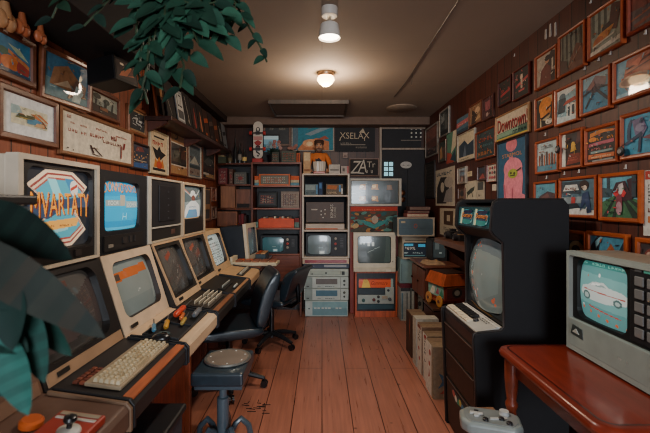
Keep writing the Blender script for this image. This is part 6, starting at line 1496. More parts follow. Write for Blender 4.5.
MB(M).box(w - .12, w - .06, .006, .03, .018, .024, '#e0d8c4').box(w - .04, w - .03, .12, .13, .0, .006, '#4a4a48').build('button', 'plastic', t)

# ------------------------------------------------------------------ column of machines in the far right corner
QY = 4.78
GQ = 'pale crates on the floor in the far right corner'
z1 = P(0, 288, QY).z
for k, (a, b, c, lab) in enumerate(((400.5, 410.5, '#a4adab', 'pale crate with a blue edge on the floor, left of the two corner crates'), (411.2, 423, '#b0b8b4', 'pale crate with a dark bicycle-like drawing, right of the two corner crates'))):
    x0, x1 = P(a, 0, QY).x, P(b, 0, QY).x
    t = thing('pale_crate', lab, 'crate', ((x0 + x1) / 2, QY + .15, 0), GQ)
    MB().box(x0, x1, QY, QY + .28, 0, z1, c).build('body', 'plastic', t, bevel=.004)
    h = z1
    ops = [r(c, 0, 0, 1, 1), r('#3c424a', .0, .9, 1, 1), ln('#5c6668', .02, 0, .02, 1, .04), ln('#5c6668', .98, 0, .98, 1, .04)]
    ops += [r('#5c8096', .1, .05, .26, .85), r('#4c5660', .6, .05, .7, .85)] if k == 0 else [e('#4c5860', .45, .4, .2, .09), e(c, .45, .4, .14, .06), e('#4c5860', .7, .52, .16, .07), ln('#4c5860', .3, .46, .75, .6, .03), ln('#4c5860', .2, .7, .8, .7, .02)]
    MB(face_front(x0, QY - .001, 0)).art(x1 - x0, h, ops, z=.0005).build('front_panel', 'paper', t)
    MB().box(x0 - .002, x1 + .002, QY - .002, QY + .282, z1, z1 + .05, '#6a2a38' if k == 0 else '#4c2630').build('lid', 'plastic', t, bevel=.003)
zq = z1 + .051
t = thing('blue_grey_box', 'upright blue-grey box standing on the corner crates', 'box', (1.02, 4.95, zq))
x0, x1, _, z2 = bx(399.5, 419, 259, 287, QY + .02)
MB().taper(x0, x1, QY + .02, QY + .28, zq, z2, .94, '#7f9c9e', cx=x1).build('body', 'plastic', t, bevel=.005)
MB().box(x0 + .02, x0 + .03, QY + .012, QY + .02, zq + .03, z2 - .06, '#627c80').build('seam_strip', 'plastic', t)
t = thing('terminal_computer', 'small cream terminal with cyan text on a dark screen, in the corner column', 'computer', (1.1, 4.95, z2 + .001))
x0, x1, _, z3 = bx(402.5, 428.5, 236, 259, QY); za = z2 + .001
w, h = x1 - x0, z3 - za
MB().box(x0, x1, QY + .03, QY + .29, za, z3, '#b4ab98').build('casing', 'plastic', t, bevel=.005)
M = face_front(x0, QY, za)
MB(M).ring(w, h, (.012, .02, w - .012, h * .72), .012, '#c2b8a2', '#2a2c30', recess=.015, thick=.03, n=3).build('bezel', 'plastic', t)
ops = [r('#252b33', 0, 0, 1, 1), r('#3f9cc0', .06, .76, .42, .9), r('#3f9cc0', .62, .68, .92, .88), tx('#b0a89c', '*89%', .08, .5, .5, .7), gl('#7f8c8a', .06, .26, .9, .42, 10, 1, 3), r('#4c6c6c', .06, .1, .9, .16)]
MB(M).screen((.008, .016, w - .008, h * .72 + .004), -.018, .006, ops, 72, 48).build('screen', 'screen_dim', t)
MB(M).box(.03, w - .03, h * .8, h * .84, 0, .004, '#6a6458').build('vent_strip', 'plastic', t)
t = thing('blue_case', 'wide blue-grey case with a cream rim and a red ring mark, topping the corner column', 'case', (1.1, 4.9, z3))
x0, x1, za, z4 = bx(397.5, 435, 217.5, 235.5, 4.72); za = z3 + .001; x1 = min(x1, XR - .035)
w, h = x1 - x0, z4 - za
MB().box(x0, x1, 4.74, 5.02, za, z4, '#4a5e6c').build('body', 'plastic', t, bevel=.01)
MB(face_front(x0, 4.72, za)).ring(w, h, (.012, .012, w - .012, h - .012), .02, '#b8aa96', recess=.006, thick=.02, n=4).build('rim', 'plastic', t)
b = MB(face_front(x0, 4.72, za)); k = 20
b.art(w - .02, h - .02, [r('#546a78', 0, 0, 1, 1), e('#b0523c', .49, .55, .05, .14), e('#546a78', .49, .55, .034, .095), r('#b8ac90', .08, .72, .2, .84), ln('#46596a', 0, .4, 1, .4, .012)], x=.01, y=.01, z=-.007)
b.build('front_panel', 'plastic', t)
GN = 'books lying on the blue case'
zz = z4 + .001
for k, (pa, pb, h, c, lab) in enumerate(((406.5, 428, .045, '#a8625a', 'salmon-pink book lying lowest on the blue case'), (407, 429, .035, '#5c2a2c', 'dark red book on the salmon one'), (409, 430, .05, '#3c2224', 'nearly black thick book on top of the red ones'))):
    x0, x1 = P(pa, 0, 4.8).x, min(P(pb, 0, 4.8).x, XR - .04)
    t = thing('book', lab, 'book', ((x0 + x1) / 2, 4.9, zz), GN)
    MB().box(x0, x1, 4.78, 4.98, zz, zz + h - .001, c).build('cover', 'paper', t, bevel=.003)
    MB().box(x0 + .006, x1 - .003, 4.779, 4.976, zz + .008, zz + h - .008, '#c8b49c' if k == 0 else '#7a6258').build('pages', 'paper', t)
    zz += h
# ------------------------------------------------------------------ wall counter and things by the right wall
t = thing('wall_counter', 'dark brown wooden counter fixed to the right wall behind the arcade cabinet', 'counter', (1.2, 3.2, 1.06))
MB().box(1.0, XR - .008, 2.62, 3.56, 1.055, 1.10, '#5c3a2c').build('counter_top', 'woody', t, bevel=.004)
for y in (2.7, 3.45):
    MB().prism([(XR - .008, 1.054), (1.06, 1.054), (1.06, 1.02), (XR - .05, .84), (XR - .008, .84)], 'y', y, y + .03, '#4a2c22').build('bracket', 'wood', t)
# brown cabinet
CA, CB = 3.93, 4.46
t = thing('wooden_cabinet', 'dark brown two-door wooden cabinet on legs beyond the cardboard boxes', 'cabinet', (1.15, 4.2, 0))
MB().box(1.02, 1.33, CA, CB, .44, .765, '#6a3c2c').build('carcass', 'wood', t, bevel=.004)
MB().box(.985, 1.345, CA - .03, CB + .02, .766, .79, '#7a4836').build('top_board', 'woodx', t, bevel=.005)
for y0_, y1_ in ((CA + .01, CA + .26), (CA + .275, CB - .01)):
    d_ = MB().box(1.0, 1.019, y0_, y1_, .455, .745, '#6e3f2f').build('door', 'wood', t, bevel=.003)
    MB().cyl((1.0, y1_ - .04, .6), (.982, y1_ - .04, .6), .009, .011, 10, '#3a2620').build('knob', 'metal', d_)
MB().box(1.05, 1.3, CA - .014, CA - .001, .46, .74, '#643828').build('side_panel', 'wood', t, bevel=.003)
for x in (1.025, 1.29):
    for y in (CA + .005, CB - .04): MB().box(x, x + .035, y, y + .035, 0, .44, '#4c2a20').build('leg', 'wood', t)
t = thing('folded_cloth', 'folded tan cloth lying on top of the dark brown cabinet', 'cloth', (1.12, 4.06, .791))
m = MB(); rnd = random.Random(4); n = 14
pts, fs = [], []
for j in range(n + 1):
    for i in range(n + 1):
        u, v = i / n, j / n
        ed = min(u, v, 1 - u, 1 - v)
        pts.append((1.02 + .2 * u + .012 * math.sin(7 * v), 3.95 + .22 * v + .01 * math.sin(9 * u), .7915 + min(.028, ed * .25) + .006 * math.sin(11 * u + 5 * v) * min(1, ed * 6)))
for j in range(n):
    for i in range(n):
        a = j * (n + 1) + i; fs.append((a, a + 1, a + n + 2, a + n + 1))
m.add(pts, fs, '#a08468'); m.build('cloth', 'matte', t, smooth=True)
# tall dark set between counter and column
t = thing('dark_television', 'dark television with a faint screen beside the corner column', 'television', (1.25, 4.35, .791))
x0, x1, za, zb = bx(432, 447, 240, 264, 4.25)
x1 = min(x1, XR - .03)
MB().box(x0, x1, 4.27, 4.5, .7915, zb, '#2a2b2e').build('casing', 'plastic', t, bevel=.005)
M = face_front(x0, 4.25, .791); w, h = x1 - x0, zb - .791
MB(M).ring(w, h, (.012, .03, w - .012, h - .012), .015, '#333539', '#17181a', recess=.015, thick=.02, n=4).build('bezel', 'plastic', t)
MB(M).screen((.008, .026, w - .008, h - .008), -.018, .008, [r('#47565a', 0, 0, 1, 1), r('#6a7c80', .2, .5, .5, .9), e('#9ab0b0', .6, .3, .1, .06)], 20, 20).build('screen', 'screen_faint_glow', t, smooth=True)
# crate with toy wagon and cameras
t = thing('wooden_crate', 'dark slatted wooden crate carrying the red toy wagon', 'crate', (1.18, 3.72, 0))
for x in (1.012, 1.335):
    for y in (3.585, 3.855): MB().box(x - .015, x + .015, y - .015, y + .015, 0, .445, '#3f2820').build('corner_post', 'wood', t)
for z in (.02, .13, .24, .35):
    MB().box(.985, .995, 3.57, 3.87, z, z + .08, '#4c3026').build('slat', 'wood', t)
    MB().box(.996, 1.349, 3.558, 3.569, z, z + .08, '#4c3026').build('slat', 'wood', t)
MB().box(.985, XR - .012, 3.556, 3.885, .446, .462, '#533529').build('top_board', 'woodx', t)
t = thing('toy_wagon', 'red and orange wooden toy wagon with yellow wheels on the dark crate', 'toy', (1.165, 3.72, .463))
Mw = Matrix.Translation((1.165, 3.72, .463)) @ Matrix.Rotation(math.radians(14), 4, 'Z') @ Matrix.Scale(.9, 4)
MB(Mw).box(-.13, .15, -.16, .16, .07, .235, '#8a3a2c').build('body', 'wood', t, bevel=.005)
MB(Mw).add([(-.16, -.18, .22), (.17, -.18, .22), (.17, .18, .22), (-.16, .18, .22), (-.11, -.16, .335), (.15, -.16, .335), (.15, .16, .335), (-.11, .16, .335)], [(3, 2, 1, 0), (4, 5, 6, 7), (0, 1, 5, 4), (1, 2, 6, 5), (2, 3, 7, 6), (3, 0, 4, 7)], '#b4552f').build('roof', 'wood', t, bevel=.004)
MB(Mw).box(-.1, .14, -.14, .14, .336, .342, '#3a2622').build('roof_top', 'wood', t)
Mp = Mw @ frame((-.131, .15, .1), (0, -1, 0), (0, 0, 1))
MB(Mp).art(.3, .11, [r('#7fb0a4', 0, 0, 1, 1), p('#d8e0d8', (.1, .1), (.3, .9), (.5, .9), (.4, .1)), p('#b0506a', (.5, .2), (.66, .9), (.72, .2)), p('#3f8a70', (.72, .1), (.9, .8), (1, .1)), e('#e0d8c0', .3, .5, .08, .2)], z=.002).build('picture_strip', 'paper', t)
MB(Mw @ frame((-.1, -.161, .09), (1, 0, 0), (0, 0, 1))).art(.22, .12, [r('#5c2c24', 0, 0, 1, 1), e('#2a2624', .5, .5, .26, .4), e('#9c9484', .5, .5, .14, .24), r('#c08a54', .0, .9, 1, 1)], z=.002).build('end_panel', 'paper', t)
for x, y in ((-.15, -.1), (-.15, .11), (.155, -.1), (.155, .11)):
    wl = MB(Mw).lathe([(.0, -.008), (.056, -.008), (.06, 0), (.056, .008), (.0, .008)], (x, y, .06), (1, 0, 0), 20, '#c9883a').build('wheel', 'satin', t)
    MB(Mw).lathe([(.016, -.014), (.016, .014)], (x, y, .06), (1, 0, 0), 10, '#6a3424').build('hub', 'satin', wl)
MB(Mw).box(-.14, .14, -.14, .14, .045, .07, '#a04a2e').build('chassis', 'wood', t)
GC = 'old cameras beside the wagon under the counter'
for k, (x, y, lab) in enumerate(((1.12, 3.43, 'black camera with a round lens at the far end of the wall counter'), (1.12, 3.22, 'second black camera with a tan strip, nearer on the wall counter'))):
    t = thing('camera', lab, 'camera', (x, y, 1.101), 'cameras on the wall counter')
    MB().box(x - .035, x + .035, y - .06, y + .06, 1.101, 1.165, '#1e1e20').box(x - .02, x + .025, y - .025, y + .025, 1.165, 1.185, '#242426').build('body', 'plastic', t, bevel=.004)
    MB().lathe([(.03, 0), (.028, .03), (.022, .032), (.02, .026)], (x - .035, y, 1.13), (-1, 0, 0), 16, '#2c2c30').build('lens', 'satin', t, smooth=True)
    if k: MB().box(x - .036, x + .036, y - .061, y + .061, 1.15, 1.158, '#8a6a4c').build('tan_strip', 'plastic', t)

# ------------------------------------------------------------------ cardboard boxes on the floor
GX = 'cardboard boxes in a row on the floor behind the arcade cabinet'
def carton(label, x0, x1, y0, y1, h, col, side_ops, front_ops=None, flap=True):
    t = thing('cardboard_box', label, 'cardboard box', ((x0 + x1) / 2, (y0 + y1) / 2, 0), GX)
    MB().box(x0, x1, y0, y1, 0, h, col).build('body', 'paper', t, bevel=.003)
    MB(face_left(x0 - .001, y1, 0)).art(y1 - y0, h, side_ops, z=.001).build('printed_side', 'paper', t)
    if front_ops: MB(face_front(x0, y0 - .001, 0)).art(x1 - x0, h, front_ops, z=.001).build('printed_front', 'paper', t)
    if flap:
        m = MB(); ym = (y0 + y1) / 2
        m.add([(x0 + .003, y0 + .002, h + .001), (x1 - .003, y0 + .002, h + .001), (x1 - .003, ym - .003, h + .006), (x0 + .003, ym - .003, h + .006)], [(0, 1, 2, 3)], '#8a745c')
        m.add([(x0 + .003, y1 - .002, h + .001), (x0 + .003, ym + .003, h + .006), (x1 - .003, ym + .003, h + .006), (x1 - .003, y1 - .002, h + .001)], [(0, 1, 2, 3)], '#846c56')
        m.build('flap', 'paper', t)
    return t
carton('nearest tan cardboard box with a blue and red mark, beside the arcade cabinet', .795, 1.12, 2.86, 3.06, .372, '#93836c', [r('#dcd7cc', 0, 0, 1, 1), r('#93836c', .82, 0, 1, 1), e('#b0564a', .6, .82, .12, .06), p('#b0564a', (.4, .3), (.6, .35), (.55, .5)), e('#b0564a', .55, .6, .1, .05)], [r('#968670', 0, 0, 1, 1), p('#3f6a8c', (.1, .2), (.3, .3), (.3, .42), (.12, .5), (.2, .34)), p('#a84a44', (.14, .1), (.3, .12), (.28, .22))])
carton('second cardboard box with white printed side and dark vertical script', .815, 1.12, 3.09, 3.23, .372, '#8a7460', [r('#dedace', 0, 0, 1, 1), gl('#3c4650', .35, .4, .75, .9, 2, 6, 3), e('#a8443c', .6, .93, .3, .05), ln('#5c7a90', .2, .05, .3, .4, .05)])
carton('third cardboard box in the row, white side with black letters and red dots', .812, 1.11, 3.255, 3.40, .392, '#8a6c58', [r('#dcd8cc', 0, 0, 1, 1), gl('#2e2e32', .2, .66, .8, .92, 2, 3, 5), e('#b0403c', .4, .5, .14, .04), e('#b0403c', .55, .3, .12, .04), p('#8a4a3c', (.1, .93), (.9, .93), (.8, 1), (.2, 1))])
carton('white-topped cardboard box, fourth in the row', .806, 1.0, 3.425, 3.545, .41, '#b9b6aa', [r('#c6c2b4', 0, 0, 1, 1), ln('#8a867c', .5, 0, .5, 1, .03)], [r('#c0bcb0', 0, 0, 1, 1), ln('#8a867c', .34, 0, .34, 1, .01)], flap=False)
carton('open dark brown cardboard box with an orange flap, last in the row', .81, .95, 3.62, 3.84, .385, '#5c3c2c', [r('#4c3226', 0, 0, 1, 1), p('#c0542c', (.6, .3), (.8, .8), (.7, .9)), r('#3a2620', .1, .5, .5, .9)])

# ------------------------------------------------------------------ the black arcade cabinet
t = thing('arcade_cabinet', 'tall black upright arcade cabinet with a teal marquee and bulging grey screen', 'arcade cabinet', (1.05, 2.27, 0))
N0, N1 = 2.02, 2.57
prof = [(.80, 0), (1.25, 0), (1.25, 1.39), (1.225, 1.42), (.895, 1.42), (.872, 1.405), (.862, 1.375), (.856, 1.262), (.868, 1.243), (.918, 1.20), (.924, .86), (.925, .772), (.905, .752), (.79, .742), (.772, .735), (.768, .71), (.79, .0)]
prof = prof[:-1] + [(.775, .6), (.795, 0)]
prof = [q for i, q in enumerate(prof) if i != 0]
BK = '#131316'
for a, b in ((N0, N0 + .022), (N1 - .022, N1)):
    MB().prism(prof, 'y', a, b, BK).build('side_panel', 'matte', t, bevel=.004)
# edge strip along the front edge of the near side panel
edge = [(1.225, 1.4215), (.893, 1.4215), (.870, 1.406), (.860, 1.375), (.854, 1.262), (.866, 1.241), (.9165, 1.199), (.9225, .86), (.9235, .774), (.904, .754), (.79, .744), (.77, .737), (.7655, .71), (.773, .6), (.793, .01)]
for y in (N0 + .011, N1 - .011):
    MB().tube([(x, y, z) for x, z in edge], .0062, 6, '#2e2a28').build('edge_strip', 'satin', t, smooth=True)
a, b = N0 + .0225, N1 - .0225
MB().box(1.22, 1.238, a, b, .02, 1.40, '#17171a').build('back_panel', 'matte', t)
MB().prism([(.915, 1.405), (1.22, 1.405), (1.22, 1.39), (.93, 1.39)], 'y', a, b, BK).build('top_panel', 'satin', t)
# marquee
U = Vector((0, -1, 0)); V_ = Vector((.89 - .883, 0, 1.385 - 1.262))
M = frame((.866, b, 1.258), U, V_); w, h = b - a, .13
MB(M).box(0, w, -.005, h, -.03, -.001, '#16171b').build('marquee_box', 'plastic', t)
ops = [r('#174048', 0, 0, 1, 1), p('#1f5860', (0, .1), (1, .1), (1, .75), (0, .75))]
for x in (.03, .5):
    ops += [e('#3f8a96', x + .24, .48, .2, .4), e('#1f4c62', x + .24, .48, .18, .34), p('#7fb8b8', (x + .24, .1), (x + .42, .22), (x + .45, .5), (x + .41, .28)), p('#2f7f7c', (x + .1, .14), (x + .36, .12), (x + .4, .34), (x + .12, .36)), p('#c9cfae', (x + .06, .1), (x + .11, .1), (x + .15, .9), (x + .10, .92)), p('#8fb4a8', (x + .03, .1), (x + .06, .1), (x + .10, .9), (x + .08, .92)),
            p('#1a2340', (x + .14, .66), (x + .42, .7), (x + .44, .84), (x + .18, .82)), tx('#6a2418', 'Domery', x + .12, .36, x + .46, .68, slant=.02), tx('#e08a34', 'Domery', x + .115, .39, x + .455, .70, slant=.02)]
MB(M).art(w - .02, h - .016, ops, x=.01, y=.008, z=.0005).build('marquee', 'screen_faint_glow', t)
MB().prism([(.860, 1.258), (.922, 1.204), (.955, 1.204), (.955, 1.258)], 'y', a, b, '#1a1b1f').build('speaker_panel', 'plastic', t)
# monitor surround and tube, leaning back
Vs = Vector((.95 - .928, 0, 1.2 - .79))
M = frame((.928, b, .79), U, Vs); h = .41
MB(M).ring(w, h, (.02, .008, w - .008, h - .004), .10, '#242c32', '#1b2227', recess=.02, thick=.02, n=10).build('screen_surround', 'plastic', t)
ops = [r('#727f7d', 0, 0, 1, 1), p('#7c8a88', (.2, 0), (.9, .3), (.9, .8), (.3, .9)), p('#616d6c', (0, 0), (.14, 0), (.1, .5), (.16, 1), (0, 1)), p('#68757a', (0, .85), (1, .8), (1, 1), (0, 1))]
for x, y, s in ((.12, .9, .02), (.2, .93, .022), (.09, .76, .016), (.12, .7, .024), (.05, .46, .03), (.08, .22, .03), (.2, .2, .035), (.24, .15, .025), (.84, .17, .035), (.9, .12, .025), (.88, .21, .02), (.3, .88, .014), (.1, .82, .012), (.5, .5, .012)):
    ops.append(e('#d0694a' if s > .013 else '#c8d0c8', .16 + .76 * x, y, s, s * .9, 10))
ops += [e('#d8dcd8', .30, .17, .02, .05), e('#c0a89c', .4, .26, .02, .02)]
MB(M).screen((.015, .004, w - .004, h), -.018, .05, ops, 90, 84, barrel=.16).build('screen', 'screen_faint_glow', t, smooth=True)
MB().prism([(.925, .772), (.945, .80), (.945, .83), (.965, .83), (.965, .76)], 'y', a, b, '#1a1a1d').build('glare_shelf', 'plastic', t)
MB().tube([(.932, b - .05, .80), (.925, (a + b) / 2 + .08, .785), (.927, a + .14, .782)], .004, 6, '#a8824c').build('brass_trim', 'metal', t, smooth=True)
# control deck: pale panel with keys
Vd = Vector((.925 - .79, 0, .768 - .744))
M = frame((.787, b, .745), U, Vd); hd = .137
MB(M).box(0, w, 0, hd, -.02, 0, '#b9b7b0').build('control_panel', 'plastic', t, bevel=.003)
m = MB(M)
for k in range(6): m.box(.012 + k * .058, .012 + k * .058 + .05, .008, .045, .0, .012, '#d8cbb0')
m.build('cream_key', 'plastic', t, bevel=.003)
m = MB(M)
for k in range(8): m.box(.03 + k * .036, .03 + k * .036 + .028, .052 - .0 * k, .098, .0, .016, '#1a1a1c')
m.build('black_key', 'plastic', t, bevel=.003)
m = MB(M); m.lathe([(.016, 0), (.015, .012), (.009, .016)], (.35, .06, 0), (0, 0, 1), 14, '#26262a'); m.build('push_button', 'satin', t, smooth=True)
m = MB(M)
for i in range(4):
    for j in range(3): m.box(.335 + i * .026, .345 + i * .026, .085 + j * .015, .093 + j * .015, 0, .004, '#77746e')
m.build('small_switches', 'plastic', t)
MB(M).box(.0, w, .104, .118, .0, .004, '#cfccc4').build('deck_stripe', 'plastic', t)
# front below the deck
MB().prism([(.776, .722), (.785, .738), (.81, .738), (.83, .02), (.803, .02), (.783, .6)], 'y', a, b, '#1d1b1d').build('front_panel', 'satin', t)
Vf = Vector((.803 - .782, 0, -(.6 - .02)))
def fr(z): return .782 + (.6 - z) * (.803 - .782) / .58 if z < .6 else .782 - (z - .6) * .05
for z0_, z1_, nm, c in ((.50, .655, 'drawer', '#271a18'), (.33, .485, 'drawer', '#251917'), (.03, .31, 'coin_door', '#211817')):
    M = frame((fr(z0_) - .004, b - .02, z0_), U, (fr(z1_) - fr(z0_), 0, z1_ - z0_))
    d_ = MB(M).box(0, w - .04, 0, z1_ - z0_, -.008, .002, c).build(nm, 'wood', t, bevel=.004)
    MB(M).box(.0, w - .04, z1_ - z0_ - .006, z1_ - z0_ - .001, .002, .005, '#5c4a42').build('edge_line', 'plastic', d_)
    if nm == 'coin_door':
        MB(M).art(.27, .062, [r('#3a4246', 0, 0, 1, 1), e('#b85a54', .12, .6, .1, .34), e('#d8d2c4', .26, .4, .08, .3), p('#4a9a7a', (.32, .1), (.5, .2), (.44, .8)), e('#c8b05a', .55, .6, .08, .3), e('#4a80a8', .7, .4, .1, .36), p('#c85a4a', (.78, .2), (.95, .3), (.86, .9)), e('#d8d2c4', .9, .3, .06, .2)], x=.11, y=.2, z=.004).build('sticker', 'paper', d_)

# ------------------------------------------------------------------ red-brown table with the white television
t = thing('side_table', 'glossy red-brown wooden table with rounded corners and turned legs', 'table', (1.09, 1.5, 0))
def round_rect(x0, x1, y0, y1, rad, n=8):
    out = []
    for cx, cy, a0 in ((x1 - rad, y1 - rad, 0), (x0 + rad, y1 - rad, 90), (x0 + rad, y0 + rad, 180), (x1 - rad, y0 + rad, 270)):
        for i in range(n + 1):
            a = math.radians(a0 + 90 * i / n); out.append((cx + rad * math.cos(a), cy + rad * math.sin(a)))
    return out
TX0, TX1, TY0, TY1 = .80, 1.352, 1.14, 1.86
m = MB()
L = [(round_rect(TX0 + .02, TX1 - .005, TY0 + .02, TY1 - .02, .05), .705), (round_rect(TX0 + .004, TX1, TY0 + .004, TY1 - .004, .06), .716), (round_rect(TX0, TX1, TY0, TY1, .062), .73), (round_rect(TX0 + .006, TX1 - .004, TY0 + .006, TY1 - .006, .06), .744), (round_rect(TX0 + .014, TX1 - .01, TY0 + .014, TY1 - .014, .055), .748), (round_rect(TX0 + .02, TX1 - .012, TY0 + .02, TY1 - .02, .05), .75)]
n = len(L[0][0])
pts = [(x, y, z) for q, z in L for x, y in q]
fs = [(k * n + i, k * n + (i + 1) % n, (k + 1) * n + (i + 1) % n, (k + 1) * n + i) for k in range(len(L) - 1) for i in range(n)] + [tuple(range(n - 1, -1, -1)), tuple((len(L) - 1) * n + i for i in range(n))]
m.add(pts, fs, '#8e3320'); m.build('table_top', 'polished', t, smooth=True)
m = MB(); q0, q1 = round_rect(TX0 + .03, TX1 - .02, TY0 + .03, TY1 - .03, .045), round_rect(TX0 + .037, TX1 - .027, TY0 + .037, TY1 - .037, .04)
pts = [(x, y, .7506) for x, y in q0] + [(x, y, .7506) for x, y in q1]
m.add(pts, [(i, (i + 1) % n, n + (i + 1) % n, n + i) for i in range(n)], '#4a1710'); m.build('inlay_line', 'polished', t)
m = MB()
ax0, ax1, ay0, ay1 = TX0 + .06, TX1 - .05, TY0 + .06, TY1 - .06
m.box(ax0, ax1, ay0, ay0 + .02, .63, .705, '#7c2c1c').box(ax0, ax1, ay1 - .02, ay1, .63, .705, '#7c2c1c').box(ax0, ax0 + .02, ay0 + .02, ay1 - .02, .63, .705, '#7c2c1c').box(ax1 - .02, ax1, ay0 + .02, ay1 - .02, .63, .705, '#7c2c1c')
m.build('apron', 'polished', t)
lp = [(.014, 0), (.018, .02), (.016, .05), (.02, .25), (.024, .42), (.02, .47), (.027, .49), (.027, .5), (.02, .515), (.026, .56), (.03, .62), (.03, .704)]
for x, y in ((TX0 + .055, TY1 - .055), (TX0 + .055, TY0 + .055), (TX1 - .05, TY1 - .055), (TX1 - .05, TY0 + .055)):
    MB().lathe(lp, (x, y, 0), (0, 0, 1), 20, '#94412a').build('leg', 'polished', t, smooth=True)

t = thing('white_television', 'white box television with a lit car picture and a keypad, on the red-brown table', 'television', (1.22, 1.5, .751))
y1, y0 = 1.80, 1.19; za, zb = .758, 1.19; w, h = y1 - y0, zb - za
MB().box(1.135, 1.335, y0, y1, za, zb, '#a39482').build('casing', 'plastic', t, bevel=.008)
m = MB()
for y in (y0 + .05, y1 - .08):
    for x in (1.15, 1.3): m.box(x, x + .03, y, y + .03, .7505, .759, '#2a2a2a')
m.build('feet', 'plastic', t)
M = face_left(1.10, y1, za)
W1 = '#a9b9b4'
MB(M).ring(w, h, (.018, .02, w - .018, h - .018), .012, W1, '#8c958f', recess=.014, thick=.036, n=4).build('outer_frame', 'plastic', t, bevel=.003)
LW = .125      # height of the pale lower panel
M2 = face_left(1.113, y1 - .016, za + .018); w2, h2 = w - .032, h - .034
MB(M2).ring(w2, h2 - LW, (.035, .018, .335, h2 - LW - .014), .04, '#1b1f22', '#111416', recess=.02, thick=.02, n=8).build('screen_surround', 'plastic', t) if False else None
Mu = M2 @ Matrix.Translation((0, LW, 0))
MB(Mu).ring(w2, h2 - LW, (.04, .012, .325, h2 - LW - .012), .035, '#1b1f22', '#111416', recess=.02, thick=.02, n=8).build('screen_surround', 'plastic', t)
ops = [r('#5f9a9a', 0, 0, 1, 1), p('#74acaa', (0, .3), (1, .25), (1, .75), (0, .8)), r('#3f8a84', 0, .9, 1, 1), gl('#7fd0bc', .05, .92, .95, .98, 16, 1, 3), e('#d8e4e0', .47, .78, .02, .03), e('#c86a5a', .22, .74, .012, .016),
       p('#c6d2ce', (.06, .46), (.1, .56), (.24, .60), (.34, .66), (.56, .68), (.66, .62), (.86, .6), (.97, .54), (.95, .42), (.6, .36), (.3, .36), (.12, .4)), p('#8fa8a6', (.36, .62), (.54, .645), (.62, .61), (.4, .6)), ln('#b05048', .14, .52, .92, .5, .014), p('#e4ece8', (.3, .6), (.5, .63), (.5, .65), (.34, .64)), e('#54706e', .2, .42, .085, .07), e('#a8bcb8', .2, .42, .05, .045), e('#54706e', .8, .42, .07, .06), e('#a8bcb8', .8, .42, .04, .035),
       p('#c0453c', (.24, .27), (.84, .2), (.84, .185), (.24, .25)), *[e('#cf6a44', x, y, .024, .026) for x, y in ((.1, .2), (.27, .17), (.44, .14), (.6, .11), (.76, .08), (.92, .06))], e('#d8e0d8', .1, .24, .014, .02)]
MB(Mu).screen((.036, .008, .329, h2 - LW - .008), -.026, .026, ops, 120, 100).build('screen', 'screen_dim', t, smooth=True)
k = MB(Mu).box(.345, w2 - .01, .01, h2 - LW - .01, .001, .006, '#25282c').build('keypad_panel', 'plastic', t, bevel=.002)
m = MB(Mu)
for i in range(3):
    for j in range(5): m.box(.372 + i * .055, .372 + i * .055 + .04, .03 + j * .045, .03 + j * .045 + .034, .006, .012, '#84898a')
m.build('keypad_key', 'plastic', k, bevel=.003)
m = MB(Mu)
for i in range(4): m.box(.372 + i * .04, .372 + i * .04 + .028, .26, .272, .006, .009, '#5cc0ae' if i == 1 else '#5c6264')
m.build('indicator', 'plastic', k)
Ml = M2
lp_ = MB(Ml).box(.002, w2 - .002, .0, LW - .004, -.005, .014, '#9fb0ac').build('lower_panel', 'plastic', t, bevel=.004)
MB(Ml).prism([(.02, .055), (.1, .05), (.095, .09), (.035, .098)], 'z', .0142, .017, '#3f4a4a').build('flap_recess', 'plastic', lp_)
MB(Ml).prism([(.035, .066), (.08, .064), (.06, .085)], 'z', .0172, .02, '#c6ccc4').build('flap', 'plastic', lp_)
MB(Ml).art(.05, .016, [gl('#d8ddd8', 0, 0, 1, 1, 5, 1, 3)], x=.3, y=.045, z=.0145).build('lettering', 'paper', lp_)
for x, y in ((.47, .08), (.47, .035)): MB(Ml).lathe([(.009, 0), (.008, .006)], (x, y, .014), (0, 0, 1), 12, '#4a5454').build('socket', 'plastic', lp_)
o = MB().prism([(1.19, 1.191), (1.30, 1.191), (1.30, 1.225), (1.215, 1.225)], 'y', 1.22, 1.36, '#3c3c40').build('remote_box', 'plastic', bevel=.005)
tag(o, 'small dark grey box lying on top of the white television', 'box')

# controller on a low wooden stool
t = thing('wooden_bench', 'low plain wooden bench beneath the grey gamepad in the foreground', 'bench', (.78, 1.72, 0))
Mb_ = Matrix.Translation((.70, 1.72, 0))
MB(Mb_).box(0, .122, -.3, .2, .395, .425, '#9a7458').build('bench_top', 'woody', t, bevel=.005)
for x, y in ((.005, -.29), (.09, -.29), (.005, .165), (.09, .165)):
    MB(Mb_).box(x, x + .025, y, y + .025, 0, .395, '#7c573f').build('leg', 'wood', t)
t = thing('gamepad', 'grey gamepad with a cross pad and dark buttons lying on the wooden bench', 'game controller', (.75, 1.75, .426))
Mg = Matrix.Translation((.725, 1.725, .4265)) @ Matrix.Rotation(math.radians(-20), 4, 'Z') @ Matrix.Scale(.97, 4)
out = [(-.125, -.045), (-.13, .03), (-.10, .075), (.08, .085), (.125, .06), (.13, -.03), (.10, -.075), (-.09, -.08)]
body = MB(Mg).prism(out, 'z', 0, .055, '#98a29e').build('shell', 'satin', t, bevel=.016, seg=4)
MB(Mg).prism([(x * .86, y * .82) for x, y in out], 'z', .0551, .0575, '#8c9494').build('top_plate', 'satin', t, bevel=.001)
MB(Mg).box(-.085, -.03, -.009, .009, .0576, .066, '#d0d2ce').box(-.067, -.048, -.027, -.009, .0576, .066, '#d0d2ce').box(-.067, -.048, .009, .027, .0576, .066, '#2c2c30').build('cross_pad', 'satin', t, bevel=.002)
